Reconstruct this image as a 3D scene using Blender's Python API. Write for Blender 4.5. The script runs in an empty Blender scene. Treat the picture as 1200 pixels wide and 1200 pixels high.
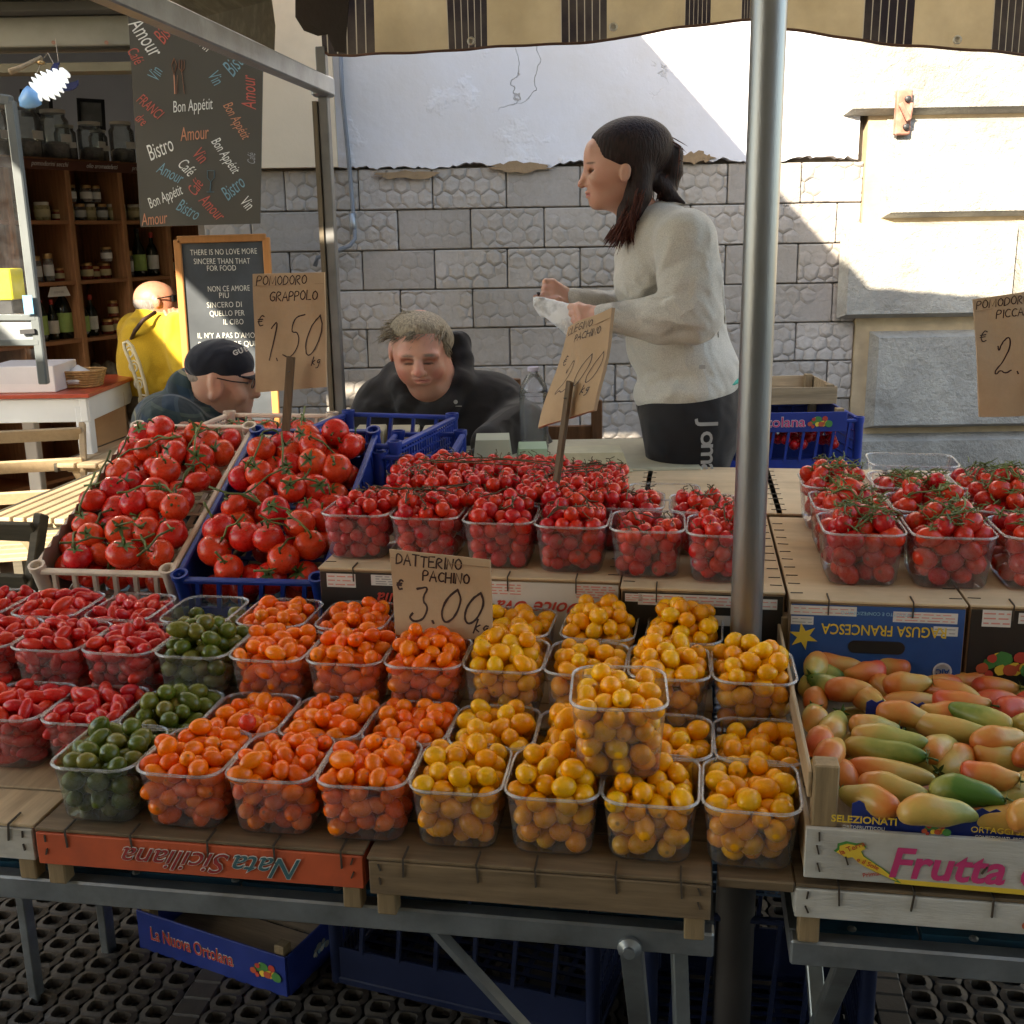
import bpy, bmesh, math, random
import numpy as np
from mathutils import Vector, Matrix, Euler, Quaternion

scene = bpy.context.scene
rnd = random.Random(7)
npr = np.random.default_rng(11)
R_ = math.radians
# ------------------------------------------------------------------ camera
FPX = 1300.0; PITCH = R_(14.2); ROLL = R_(0.95); EYE = 1.55
YAW = R_(9.3)                       # the stall stands slightly askew to the wall
cd = bpy.data.cameras.new('camera'); cam = bpy.data.objects.new('camera', cd)
scene.collection.objects.link(cam); scene.camera = cam
cd.sensor_width = 36; cd.sensor_fit = 'HORIZONTAL'; cd.lens = 36 * FPX / 1200
cd.clip_start = .05; cd.clip_end = 300
fwd = Vector((0, math.cos(PITCH), -math.sin(PITCH))); up0 = Vector((0, math.sin(PITCH), math.cos(PITCH))); rt0 = Vector((1, 0, 0))
cr, sr = math.cos(ROLL), math.sin(ROLL)
rt = rt0 * cr - up0 * sr; up = rt0 * sr + up0 * cr
cam.matrix_world = Matrix(((rt.x, up.x, -fwd.x, 0), (rt.y, up.y, -fwd.y, 0), (rt.z, up.z, -fwd.z, EYE), (0, 0, 0, 1)))
# ------------------------------------------------------------------ sky, sun, exposure
SUND = Vector((.58, 1, -.61)).normalized()          # direction the light travels
w = bpy.data.worlds.new('World'); scene.world = w; w.use_nodes = True
nt = w.node_tree; nt.nodes.clear()
sky = nt.nodes.new('ShaderNodeTexSky'); sky.sky_type = 'NISHITA'; sky.sun_disc = False
sky.sun_elevation = math.asin(-SUND.z); sky.sun_rotation = math.atan2(-SUND.x, -SUND.y)
bg = nt.nodes.new('ShaderNodeBackground'); bg.inputs[1].default_value = .15
wo = nt.nodes.new('ShaderNodeOutputWorld')
nt.links.new(sky.outputs[0], bg.inputs[0]); nt.links.new(bg.outputs[0], wo.inputs[0])
sl = bpy.data.lights.new('sun', 'SUN'); sl.energy = 3.8; sl.angle = R_(.5); sl.color = (1, .96, .90)
sun = bpy.data.objects.new('sun', sl); scene.collection.objects.link(sun)
sun.rotation_euler = (-SUND).to_track_quat('Z', 'Y').to_euler()
scene.render.engine = 'CYCLES'
vs = scene.view_settings
vs.view_transform = 'Standard'; vs.look = 'None'; vs.gamma = 1; vs.use_curve_mapping = False; vs.exposure = 2.35
try:
    vs.use_white_balance = True; vs.white_balance_temperature = 7800; vs.white_balance_tint = 8
except Exception: pass
try:
    scene.cycles.transparent_max_bounces = 24; scene.cycles.max_bounces = 8
except Exception: pass

# ------------------------------------------------------------------ frames of reference
def px_ray(x, y):
    dx, dy = (x - 600) / FPX, -(y - 600) / FPX
    return fwd + rt * dx + up * dy
EYEP = Vector((0, 0, EYE))
def ony(x, y, Y):                   # point of the world at distance Y from the photographer
    r = px_ray(x, y); return EYEP + r * (Y / r.y)
cA, sA = math.cos(YAW), math.sin(YAW)
def W(u, v, z): return Vector((u * cA + v * sA, -u * sA + v * cA, z))
def toS(p): return Vector((p[0] * cA - p[1] * sA, p[0] * sA + p[1] * cA, p[2]))
def onv(x, y, v):
    r = px_ray(x, y); t = v / (r.x * sA + r.y * cA); return toS(EYEP + r * t)
def MS(u, v, z, rz=0, rx=0, ry=0):  # matrix in the stall's frame
    return Matrix.Translation(W(u, v, z)) @ Matrix.Rotation(-YAW + rz, 4, 'Z') @ Matrix.Rotation(rx, 4, 'X') @ Matrix.Rotation(ry, 4, 'Y')
def MW(p, rz=0, rx=0, ry=0):
    return Matrix.Translation(Vector(p)) @ Matrix.Rotation(rz, 4, 'Z') @ Matrix.Rotation(rx, 4, 'X') @ Matrix.Rotation(ry, 4, 'Y')

# ------------------------------------------------------------------ object helpers
COL = scene.collection
def tag(o, label=None, cat=None, group=None, kind=None):
    if label: o['label'] = label
    if cat: o['category'] = cat
    if group: o['group'] = group
    if kind: o['kind'] = kind
    return o
def thing(name, label, cat, M=None, group=None):
    o = bpy.data.objects.new(name, None); COL.objects.link(o)
    o.empty_display_size = .02
    if M is not None: o.matrix_world = M
    return tag(o, label, cat, group)
def link(name, me, parent=None, M=None):
    o = bpy.data.objects.new(name, me); COL.objects.link(o)
    if parent is not None: o.parent = parent
    if M is not None: o.matrix_local = M if parent is not None else M
    if parent is None and M is not None: o.matrix_world = M
    return o
def copy_tree(o, parent=None):
    c = o.copy(); COL.objects.link(c)
    if parent is not None: c.parent = parent
    for ch in list(o.children): copy_tree(ch, c)
    return c
class MB:
    def __init__(s): s.v = []; s.f = []; s.mi = []
    def add(s, vs, fs, mi=0):
        n = len(s.v); s.v += [tuple(p) for p in vs]; s.f += [tuple(i + n for i in f) for f in fs]; s.mi += [mi] * len(fs); return s
    def box(s, c, d, M=None, mi=0, bev=0):
        x, y, z = (k / 2 for k in d)
        if bev > 0:
            b = min(bev, x * .45, y * .45, z * .45); P = []
            for sx in (-1, 1):
                for sy in (-1, 1):
                    for sz in (-1, 1):
                        P += [(sx * x, sy * (y - b), sz * (z - b)), (sx * (x - b), sy * y, sz * (z - b)), (sx * (x - b), sy * (y - b), sz * z)]
            bm = bmesh.new(); vv = [bm.verts.new(p) for p in P]
            r = bmesh.ops.convex_hull(bm, input=vv); bm.verts.index_update()
            bmesh.ops.dissolve_limit(bm, angle_limit=.01, verts=bm.verts, edges=bm.edges); bm.verts.index_update()
            bmesh.ops.recalc_face_normals(bm, faces=bm.faces)
            pts = [v.co.copy() for v in bm.verts]; fs = [tuple(v.index for v in f.verts) for f in bm.faces]; bm.free()
        else:
            pts = [Vector((a * x, b_ * y, c_ * z)) for a in (-1, 1) for b_ in (-1, 1) for c_ in (-1, 1)]
            fs = [(0, 1, 3, 2), (4, 6, 7, 5), (0, 4, 5, 1), (2, 3, 7, 6), (0, 2, 6, 4), (1, 5, 7, 3)]
        pts = [(M @ Vector(p) if M is not None else Vector(p)) + Vector(c) for p in pts]
        return s.add(pts, fs, mi)
    def bar(s, a, b, wx, wz, mi=0, upv=(0, 0, 1), bev=0):      # box beam from a to b
        a, b = Vector(a), Vector(b); d = b - a; L = d.length
        if L < 1e-6: return s
        y = d / L; x = y.cross(Vector(upv))
        if x.length < 1e-4: x = y.cross(Vector((1, 0, 0)))
        x.normalize(); z = x.cross(y)
        M = Matrix((x, y, z)).transposed()
        return s.box((a + b) / 2, (wx, L, wz), M, mi, bev)
    def tube(s, path, r, n=8, mi=0, cap=True, flat=1.0):
        P = [Vector(p) for p in path]; m = len(P)
        rs = r if hasattr(r, '__len__') else [r] * m
        vs = []; fs = []; pn = None
        for i, p in enumerate(P):
            t = (P[min(i + 1, m - 1)] - P[max(i - 1, 0)])
            t = t.normalized() if t.length > 1e-9 else Vector((0, 0, 1))
            if pn is None:
                pn = t.cross(Vector((0, 0, 1)))
                if pn.length < .05: pn = t.cross(Vector((0, 1, 0)))
            pn = (pn - t * pn.dot(t)); pn.normalize(); bn = t.cross(pn)
            for k in range(n):
                a = 2 * math.pi * k / n
                vs.append(p + (pn * math.cos(a) + bn * math.sin(a) * flat) * rs[i])
        for i in range(m - 1):
            for k in range(n):
                k2 = (k + 1) % n
                fs.append((i * n + k, i * n + k2, (i + 1) * n + k2, (i + 1) * n + k))
        if cap: fs.append(tuple(range(n - 1, -1, -1))); fs.append(tuple((m - 1) * n + k for k in range(n)))
        return s.add(vs, fs, mi)
    def lathe(s, prof, n=20, c=(0, 0, 0), mi=0, M=None):
        vs = []; fs = []
        for (r, z) in prof:
            for k in range(n):
                a = 2 * math.pi * k / n; p = Vector((r * math.cos(a), r * math.sin(a), z))
                vs.append((M @ p if M is not None else p) + Vector(c))
        for i in range(len(prof) - 1):
            for k in range(n):
                k2 = (k + 1) % n; fs.append((i * n + k, i * n + k2, (i + 1) * n + k2, (i + 1) * n + k))
        fs.append(tuple(range(n - 1, -1, -1))); fs.append(tuple((len(prof) - 1) * n + k for k in range(n)))
        return s.add(vs, fs, mi)
    def prism(s, poly, t, M=None, mi=0):     # polygon in local XZ, thickness t along Y
        n = len(poly); vs = [Vector((x, -t / 2, z)) for x, z in poly] + [Vector((x, t / 2, z)) for x, z in poly]
        if M is not None: vs = [M @ v for v in vs]
        fs = [tuple(range(n)), tuple(range(2 * n - 1, n - 1, -1))] + [(i, i + n, (i + 1) % n + n, (i + 1) % n) for i in range(n)]
        return s.add(vs, fs, mi)
    def mesh(s, name, mats, smooth=False):
        me = bpy.data.meshes.new(name); me.from_pydata(s.v, [], s.f)
        for m in (mats if isinstance(mats, (list, tuple)) else [mats]): me.materials.append(m)
        me.polygons.foreach_set('material_index', s.mi)
        me.polygons.foreach_set('use_smooth', [bool(smooth)] * len(s.f)); me.update()
        if smooth == 'auto':
            try: me.set_sharp_from_angle(angle=R_(40))
            except Exception: pass
        return me
    def build(s, name, mats, parent=None, M=None, smooth=False):
        return link(name, s.mesh(name, mats, smooth), parent, M)

# ------------------------------------------------------------------ material helpers
def new_mat(name):
    m = bpy.data.materials.new(name); m.use_nodes = True; t = m.node_tree
    return m, t, t.nodes['Principled BSDF'], t.nodes['Material Output']
def N(t, typ, **k):
    n = t.nodes.new(typ)
    for a, b in k.items():
        if a.startswith('i_'): n.inputs[a[2:].replace('_', ' ')].default_value = b
        else: setattr(n, a, b)
    return n
def L(t, a, b): t.links.new(a, b)
def mixc(t, fac, a, b, mode='MIX'):
    n = t.nodes.new('ShaderNodeMix'); n.data_type = 'RGBA'; n.blend_type = mode
    for s_, val in ((n.inputs[0], fac), (n.inputs[6], a), (n.inputs[7], b)):
        if isinstance(val, (int, float)): s_.default_value = val
        elif isinstance(val, (tuple, list)): s_.default_value = (*val[:3], 1)
        else: t.links.new(val, s_)
    return n.outputs[2]
def ramp(t, src, lo, hi, a=0, b=1):
    n = t.nodes.new('ShaderNodeMapRange'); n.inputs[1].default_value = lo; n.inputs[2].default_value = hi
    n.inputs[3].default_value = a; n.inputs[4].default_value = b; t.links.new(src, n.inputs[0]); return n.outputs[0]
def mth(t, op, a, b=None):
    n = t.nodes.new('ShaderNodeMath'); n.operation = op
    for i, val in enumerate((a, b)):
        if val is None: continue
        if isinstance(val, (int, float)): n.inputs[i].default_value = val
        else: t.links.new(val, n.inputs[i])
    return n.outputs[0]
def coords(t, scale=(1, 1, 1), kind='Object'):
    c = t.nodes.new('ShaderNodeTexCoord'); m = t.nodes.new('ShaderNodeMapping'); m.inputs['Scale'].default_value = scale
    t.links.new(c.outputs[kind], m.inputs[0]); return m.outputs[0]
def noise(t, co, sc, det=4, rough=.55):
    n = N(t, 'ShaderNodeTexNoise'); n.inputs['Scale'].default_value = sc; n.inputs['Detail'].default_value = det
    n.inputs['Roughness'].default_value = rough; L(t, co, n.inputs['Vector']); return n.outputs[0]
def bump(t, b, h, dist, strength=1, prev=None):
    n = N(t, 'ShaderNodeBump'); n.inputs['Strength'].default_value = strength; n.inputs['Distance'].default_value = dist
    L(t, h, n.inputs['Height'])
    if prev is not None: L(t, prev, n.inputs['Normal'])
    if b is not None: L(t, n.outputs[0], b.inputs['Normal'])
    return n.outputs[0]
def mat(name, col, rough=.6, var=.15, sc=8, stretch=(1, 1, 1), bmp=.0, bsc=60, metal=0, spec=.5, dirt=None, dirt_sc=3, dirt_amt=.5, objvar=0, sss=0):
    m, t, b, o = new_mat(name)
    co = coords(t, stretch); n1 = noise(t, co, sc)
    a_ = tuple(c * (1 - var) for c in col); b_ = tuple(min(1, c * (1 + var)) for c in col)
    c = mixc(t, ramp(t, n1, .3, .7), a_, b_)
    if dirt:
        n2 = noise(t, coords(t), dirt_sc, 6, .65); c = mixc(t, ramp(t, n2, .48, .72, 0, dirt_amt), c, dirt)
    if objvar:
        oi = N(t, 'ShaderNodeObjectInfo'); hv = N(t, 'ShaderNodeHueSaturation')
        L(t, ramp(t, oi.outputs['Random'], 0, 1, 1 - objvar, 1 + objvar), hv.inputs['Value']); L(t, c, hv.inputs['Color']); c = hv.outputs[0]
    L(t, c, b.inputs['Base Color'])
    b.inputs['Roughness'].default_value = rough; b.inputs['Metallic'].default_value = metal; b.inputs['Specular IOR Level'].default_value = spec
    L(t, ramp(t, n1, .2, .8, max(0, rough - .08), min(1, rough + .08)), b.inputs['Roughness'])
    if bmp: bump(t, b, noise(t, co, bsc, 5, .6), bmp)
    if sss: b.inputs['Subsurface Weight'].default_value = sss; b.inputs['Subsurface Radius'].default_value = (.01, .004, .002)
    return m
def wood(name, col, axis=0, rough=.65, dark=.5, objvar=.15, dirt=None):
    m, t, b, o = new_mat(name)
    st = [14, 14, 14]; st[axis] = 1.2
    co = coords(t, tuple(st)); n1 = noise(t, co, 5, 6, .65); n2 = noise(t, coords(t), 4, 4)
    c = mixc(t, ramp(t, n1, .3, .72), tuple(k * dark for k in col), col)
    c = mixc(t, ramp(t, n2, .45, .8, 0, .5), c, tuple(k * .55 for k in col) if dirt is None else dirt)
    oi = N(t, 'ShaderNodeObjectInfo'); hv = N(t, 'ShaderNodeHueSaturation')
    L(t, ramp(t, oi.outputs['Random'], 0, 1, 1 - objvar, 1 + objvar), hv.inputs['Value']); L(t, c, hv.inputs['Color'])
    L(t, hv.outputs[0], b.inputs['Base Color']); b.inputs['Roughness'].default_value = rough; b.inputs['Specular IOR Level'].default_value = .3
    bump(t, b, n1, .0012, .6); return m

def fruit(name, cols, rough=.25, speck=None, sss=.15, scar=(.12, .07, .02)):
    m, t, b, o = new_mat(name)
    at = N(t, 'ShaderNodeAttribute', attribute_name='rnd'); oi = N(t, 'ShaderNodeObjectInfo')
    r = mth(t, 'FRACT', mth(t, 'ADD', at.outputs['Fac'], oi.outputs['Random']))
    cr_ = t.nodes.new('ShaderNodeValToRGB'); L(t, r, cr_.inputs[0]); e = cr_.color_ramp.elements
    for i, (p, c) in enumerate(cols):
        if i < 2: e[i].position = p; e[i].color = (*c, 1)
        else: x = e.new(p); x.color = (*c, 1)
    c = cr_.outputs[0]
    g = N(t, 'ShaderNodeNewGeometry'); n1 = noise(t, g.outputs['Position'], 45, 3)
    hv = N(t, 'ShaderNodeHueSaturation'); L(t, c, hv.inputs['Color']); L(t, ramp(t, n1, .3, .7, .82, 1.15), hv.inputs['Value'])
    L(t, ramp(t, r, 0, 1, .496, .504), hv.inputs['Hue']); c = hv.outputs[0]
    if speck:
        n2 = noise(t, g.outputs['Position'], 22, 2); c = mixc(t, ramp(t, n2, .5, .75, 0, .7), c, speck)
    pa = N(t, 'ShaderNodeAttribute', attribute_name='pole')
    c = mixc(t, ramp(t, pa.outputs['Fac'], .962, .988, 0, .65), c, scar)
    L(t, c, b.inputs['Base Color']); b.inputs['Specular IOR Level'].default_value = .45
    L(t, ramp(t, noise(t, g.outputs['Position'], 130, 4), .3, .75, rough - .06, rough + .16), b.inputs['Roughness'])
    b.inputs['Subsurface Weight'].default_value = sss; b.inputs['Subsurface Radius'].default_value = (.012, .004, .001); b.inputs['Subsurface Scale'].default_value = 1
    bump(t, b, noise(t, g.outputs['Position'], 160, 2), .0004, .5)
    return m

F_YEL = fruit('yellow_tomato_skin', [(0, (.82, .31, .006)), (1, (.86, .40, .010)), (.45, (.84, .35, .007)), (.85, (.80, .40, .012))], speck=(.80, .29, .006))
F_ORA = fruit('orange_tomato_skin', [(0, (.84, .12, .004)), (1, (.88, .18, .006)), (.5, (.86, .15, .005))])
F_RED = fruit('red_plum_skin', [(0, (.50, .012, .010)), (1, (.64, .024, .016)), (.5, (.56, .016, .013))])
F_GRN = fruit('green_tomato_skin', [(0, (.07, .10, .010)), (1, (.14, .15, .018)), (.5, (.10, .13, .014)), (.85, (.17, .13, .02))], speck=(.05, .07, .008))
F_CHE = fruit('cherry_tomato_skin', [(0, (.50, .009, .008)), (1, (.66, .024, .013)), (.5, (.58, .014, .010))], scar=(.05, .06, .02))
F_PIC = fruit('piccadilly_skin', [(0, (.48, .010, .008)), (1, (.64, .024, .013)), (.7, (.58, .032, .014))])
F_VIN = fruit('vine_tomato_skin', [(0, (.56, .014, .009)), (1, (.70, .05, .015)), (.5, (.62, .026, .011))], speck=(.58, .045, .012))
CALYX = mat('calyx_green', (.055, .10, .018), .6, .35, 60, bmp=.001, bsc=200, objvar=.3)
STEM = mat('stem_green', (.10, .13, .035), .6, .35, 40, objvar=.3)
STEMB = mat('stem_brown', (.075, .055, .022), .7, .35, 60, objvar=.3)

def clear_plastic(name, haze=.07, tint=(.97, .98, 1), gl=.6):
    m, t, b, o = new_mat(name); t.nodes.remove(b)
    tr = N(t, 'ShaderNodeBsdfTransparent'); tr.inputs[0].default_value = (*tint, 1)
    gs = N(t, 'ShaderNodeBsdfGlossy'); gs.inputs['Roughness'].default_value = .12
    df = N(t, 'ShaderNodeBsdfDiffuse'); df.inputs[0].default_value = (.8, .82, .85, 1)
    fr = N(t, 'ShaderNodeFresnel'); fr.inputs[0].default_value = 1.5
    bn = bump(t, None, noise(t, coords(t), 60, 4), .001, .6); L(t, bn, gs.inputs['Normal']); L(t, bn, fr.inputs['Normal'])
    m1 = N(t, 'ShaderNodeMixShader'); m2 = N(t, 'ShaderNodeMixShader')
    L(t, ramp(t, noise(t, coords(t), 25, 4), .35, .7, haze * .5, haze * 1.6), m1.inputs[0]); L(t, tr.outputs[0], m1.inputs[1]); L(t, df.outputs[0], m1.inputs[2])
    L(t, mth(t, 'MULTIPLY', fr.outputs[0], gl), m2.inputs[0]); L(t, m1.outputs[0], m2.inputs[1]); L(t, gs.outputs[0], m2.inputs[2])
    L(t, m2.outputs[0], o.inputs[0]); return m
PLAS = clear_plastic('clear_plastic', .065)
PLASR = clear_plastic('clear_plastic_rim', .26, gl=.7)
PLASM = clear_plastic('milky_plastic', .45)
GLASS = clear_plastic('jar_glass', .14, (.9, .95, .95), 1.0)

W_PALE = wood('pale_poplar_slat', (.46, .33, .20), 0)
W_PALEY = wood('pale_poplar_board', (.52, .38, .24), 1, dark=.58)
W_OLD = wood('weathered_slat', (.22, .15, .09), 0, dark=.45)
W_POST = wood('crate_post', (.36, .25, .14), 2)
W_STICK = wood('dark_stick', (.15, .10, .06), 2)
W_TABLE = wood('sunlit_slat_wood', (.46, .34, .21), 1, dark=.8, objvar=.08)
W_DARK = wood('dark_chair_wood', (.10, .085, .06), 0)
W_SHELF = wood('shelf_wood', (.34, .15, .065), 0, dark=.7, objvar=.1)
GALV = mat('galvanised_steel', (.27, .29, .31), .42, .18, 14, metal=.75, bmp=.0005, bsc=90, dirt=(.13, .12, .11), dirt_sc=9, dirt_amt=.5)
ALU = mat('brushed_aluminium', (.27, .28, .30), .34, .12, 5, (6, 6, .6), metal=.85, bmp=.0003, bsc=120, dirt=(.2, .18, .17), dirt_sc=4, dirt_amt=.35)
BLUEPAINT = mat('blue_painted_sheet', (.012, .07, .12), .45, .3, 6, dirt=(.02, .035, .04), dirt_sc=7, dirt_amt=.7)
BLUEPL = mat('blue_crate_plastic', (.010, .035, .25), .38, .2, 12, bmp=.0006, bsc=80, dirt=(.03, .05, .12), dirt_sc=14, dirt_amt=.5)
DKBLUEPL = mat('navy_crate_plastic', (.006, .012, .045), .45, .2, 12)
CREAMPL = mat('cream_crate_plastic', (.62, .50, .40), .4, .10, 9, bmp=.0005, bsc=70, dirt=(.40, .29, .22), dirt_sc=12, dirt_amt=.4)
CARD = mat('brown_cardboard', (.33, .215, .125), .85, .14, 9, bmp=.0006, bsc=120, dirt=(.22, .14, .08), dirt_sc=10, dirt_amt=.5)
CARDTOP = mat('pale_cardboard_top', (.56, .42, .27), .85, .12, 5, (1, 6, 1), bmp=.0006, bsc=90, dirt=(.30, .2, .12), dirt_sc=6, dirt_amt=.4)
PAPER = mat('kraft_paper', (.42, .285, .175), .8, .12, 7, bmp=.0022, bsc=16, dirt=(.27, .17, .10), dirt_sc=14, dirt_amt=.35)
INK = mat('marker_ink', (.035, .012, .010), .5, .2)
INKB = mat('black_ink', (.012, .012, .013), .55, .2)
def flat(name, c, r=.6, **k): return mat(name, c, r, .12, 20, **k)
P_WHITE = flat('white_print', (.62, .60, .57), dirt=(.4, .36, .3), dirt_sc=20, dirt_amt=.35); P_BLACK = flat('black_card_print', (.018, .016, .014), .5)
P_BLUE = flat('blue_card_print', (.018, .075, .24), .45); P_DBLUE = flat('deep_blue_print', (.012, .03, .20), .45); P_ORANGE = flat('orange_paint', (.50, .085, .03), .6, dirt=(.3, .06, .03), dirt_sc=14, dirt_amt=.5)
P_RED = flat('red_print', (.50, .05, .03)); P_YEL = flat('yellow_print', (.72, .48, .05)); P_MAG = flat('magenta_print', (.55, .04, .16)); P_PINK = flat('pink_print', (.6, .25, .22))
P_GRN = flat('green_print', (.06, .22, .05)); P_DRED = flat('dark_red_print', (.28, .02, .02)); P_LBLUE = flat('light_blue_print', (.25, .45, .6)); P_GREY = flat('grey_print', (.28, .28, .28))
P_TEAL = flat('teal_print', (.03, .10, .12))
IRON = mat('rusty_wire', (.05, .035, .025), .7, .4, 40)
DARKMET = mat('dark_metal', (.03, .03, .032), .5, .3, 20, metal=.4)
# ------------------------------------------------------------------ lettering
_tc = {}
def text_mesh(s, size, m, shear=0, offset=0, ext=.00018, space=1.0, xs=1.0):
    key = (s, size, m.name, shear, offset, ext, space, xs)
    if key in _tc: return _tc[key]
    cu = bpy.data.curves.new('t', 'FONT'); cu.body = s; cu.size = size; cu.shear = shear; cu.offset = offset * size; cu.extrude = ext
    cu.align_x = 'CENTER'; cu.align_y = 'CENTER'; cu.space_character = space; cu.resolution_u = 3
    o = bpy.data.objects.new('t', cu); COL.objects.link(o); bpy.context.view_layer.update()
    me = bpy.data.meshes.new_from_object(o.evaluated_get(bpy.context.evaluated_depsgraph_get()))
    bpy.data.objects.remove(o); bpy.data.curves.remove(cu)
    if xs != 1: me.transform(Matrix.Diagonal((xs, 1, 1, 1)))
    me.materials.clear(); me.materials.append(m); me.name = 'lettering'; _tc[key] = me; return me
FACE = Matrix.Rotation(R_(90), 4, 'X')                      # local XY text -> faces -Y
def lettering(s, size, m, parent, M, rot=0, **k):
    return link('lettering', text_mesh(s, size, m, **k), parent, M @ FACE @ Matrix.Rotation(rot, 4, 'Z'))
G = {
'A': [[(0, 0), (.35, 1), (.7, 0)], [(.12, .38), (.6, .38)]], 'B': [[(0, 0), (0, 1), (.45, .95), (.5, .72), (.1, .54), (.55, .42), (.6, .15), (0, 0)]],
'C': [[(.62, .85), (.35, 1), (.05, .7), (.03, .3), (.3, 0), (.62, .12)]], 'D': [[(0, 0), (.04, 1), (.5, .85), (.68, .5), (.5, .12), (0, 0)]],
'E': [[(.55, 1), (0, .98), (.02, 0), (.58, .02)], [(.02, .52), (.45, .54)]], 'F': [[(.55, 1), (0, .98), (.02, 0)], [(.02, .52), (.42, .54)]],
'G': [[(.62, .86), (.35, 1), (.05, .7), (.05, .25), (.35, 0), (.62, .15), (.62, .45), (.38, .45)]], 'H': [[(0, 0), (0, 1)], [(.6, 0), (.6, 1)], [(0, .5), (.6, .52)]],
'I': [[(.1, 0), (.1, 1)]], 'K': [[(0, 0), (0, 1)], [(.55, 1), (.03, .45), (.6, 0)]], 'L': [[(0, 1), (0, 0), (.5, .02)]],
'M': [[(0, 0), (.06, 1), (.42, .12), (.78, 1), (.86, 0)]], 'N': [[(0, 0), (.05, 1), (.55, 0), (.62, 1)]],
'O': [[(.35, 1), (.06, .8), (.02, .3), (.3, 0), (.62, .2), (.66, .7), (.35, 1)]], 'P': [[(0, 0), (0, 1), (.5, .95), (.58, .68), (.4, .48), (0, .45)]],
'Q': [[(.35, 1), (.06, .8), (.02, .3), (.3, 0), (.62, .2), (.66, .7), (.35, 1)], [(.4, .25), (.7, -.1)]],
'R': [[(0, 0), (0, 1), (.5, .95), (.56, .68), (.05, .48), (.6, 0)]], 'S': [[(.55, .88), (.25, 1), (.03, .75), (.5, .35), (.42, .04), (.02, .08)]],
'T': [[(0, 1), (.65, .98)], [(.33, 1), (.31, 0)]], 'U': [[(0, 1), (.02, .2), (.3, 0), (.58, .2), (.6, 1)]], 'V': [[(0, 1), (.3, 0), (.62, 1)]],
'Y': [[(0, 1), (.3, .5), (.6, 1)], [(.3, .5), (.28, 0)]], 'Z': [[(.02, .96), (.6, 1), (0, 0), (.62, .03)]],
"'": [[(.1, 1.05), (.06, .8)]], '.': [[(.05, .06), (.1, 0)]], ',': [[(.1, .08), (.02, -.14)]],
'1': [[(.05, .78), (.3, 1), (.22, 0)]], '5': [[(.6, 1), (.18, .95), (.12, .6), (.45, .6), (.55, .25), (.3, 0), (0, .1)]],
'0': [[(.42, 1), (.12, .75), (.0, .3), (.2, 0), (.5, .2), (.62, .7), (.42, 1)]],
'2': [[(.05, .75), (.1, .6), (.2, .85), (.45, 1), (.55, .75), (.35, .35), (.02, .1), (.08, -.02), (.25, .12), (.45, .0), (.68, .08)]],
'3': [[(.1, .9), (.5, 1), (.3, .62), (.58, .4), (.45, .05), (.15, 0), (0, .12), (.08, .22)]],
'€': [[(.6, .85), (.35, 1), (.1, .6), (.1, .3), (.3, 0), (.6, .1)], [(0, .6), (.5, .62)], [(0, .42), (.45, .44)]],
'k': [[(.1, 0), (.16, 1)], [(.45, .6), (.1, .35), (.5, .1)]], 'g': [[(.45, .55), (.2, .6), (.1, .3), (.35, .2), (.45, .55), (.42, -.3), (.15, -.3)]],
}
def smooth_poly(p, it=2):
    for _ in range(it):
        if len(p) < 3: return p
        closed = p[0] == p[-1]; q = [p[0]]
        for a, b in zip(p[:-1], p[1:]):
            q.append((a[0] * .75 + b[0] * .25, a[1] * .75 + b[1] * .25)); q.append((a[0] * .25 + b[0] * .75, a[1] * .25 + b[1] * .75))
        q.append(p[-1]); p = q
    return p
def hand(mb, s, x, z, h, wd, slant=.08, jit=.05, y=0, mi=0, adv=.2, it=1, hv=.0, xs=1.0):
    """hand lettering as flat ribbons in local XZ at depth y"""
    k = 0
    for ch in s:
        if ch == ' ': x += h * .55 * xs; continue
        hh = h * (1 + rnd.uniform(-hv, hv)); zz = z + rnd.uniform(-jit, jit) * h * .5; mxw = 0
        for st in G[ch]:
            st = smooth_poly(st, it if ch not in 'AEFHIKLMNTVYZ' else 0)
            pts = [Vector((x + (a * xs + slant * b) * hh + rnd.uniform(-jit, jit) * hh * .12, 0, zz + b * hh + rnd.uniform(-jit, jit) * hh * .1)) for a, b in st]
            mxw = max(mxw, max(a for a, b in st)); m = len(pts); vs = []
            for i, p in enumerate(pts):
                t = pts[min(i + 1, m - 1)] - pts[max(i - 1, 0)]; t.normalize() if t.length > 1e-9 else None
                n_ = Vector((-t.z, 0, t.x)) * wd * .5 * rnd.uniform(.8, 1.15)
                e = t * wd * .4 * ((i == m - 1) - (i == 0))
                yy = y - .00008 * (k % 5); vs += [p + n_ + e + Vector((0, yy, 0)), p - n_ + e + Vector((0, yy, 0))]
            mb.add(vs, [(2 * i, 2 * i + 1, 2 * i + 3, 2 * i + 2) for i in range(m - 1)], mi); k += 1
        x += (mxw + adv) * hh * xs
    return x

# ------------------------------------------------------------------ the setting: ground
GROUNDM, t, b, o = new_mat('dark_paving')
co = coords(t); n1 = noise(t, co, 3, 6); n2 = noise(t, co, 40, 4)
c = mixc(t, n1, (.035, .033, .03), (.085, .08, .073)); c = mixc(t, ramp(t, n2, .4, .7), c, (.05, .047, .043), 'MIX'); L(t, c, b.inputs['Base Color'])
b.inputs['Roughness'].default_value = .75; bump(t, b, n2, .003)
LIGHTPAVE = mat('pale_paving', (.30, .28, .25), .8, .2, 5, bmp=.002, bsc=60, dirt=(.18, .16, .14), dirt_sc=3)
g = MB(); g.add([(-60, -60, 0), (60, -60, 0), (60, 60, 0), (-60, 60, 0)], [(0, 1, 2, 3)])
gr = g.build('ground', GROUNDM); tag(gr, kind='structure')
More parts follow.
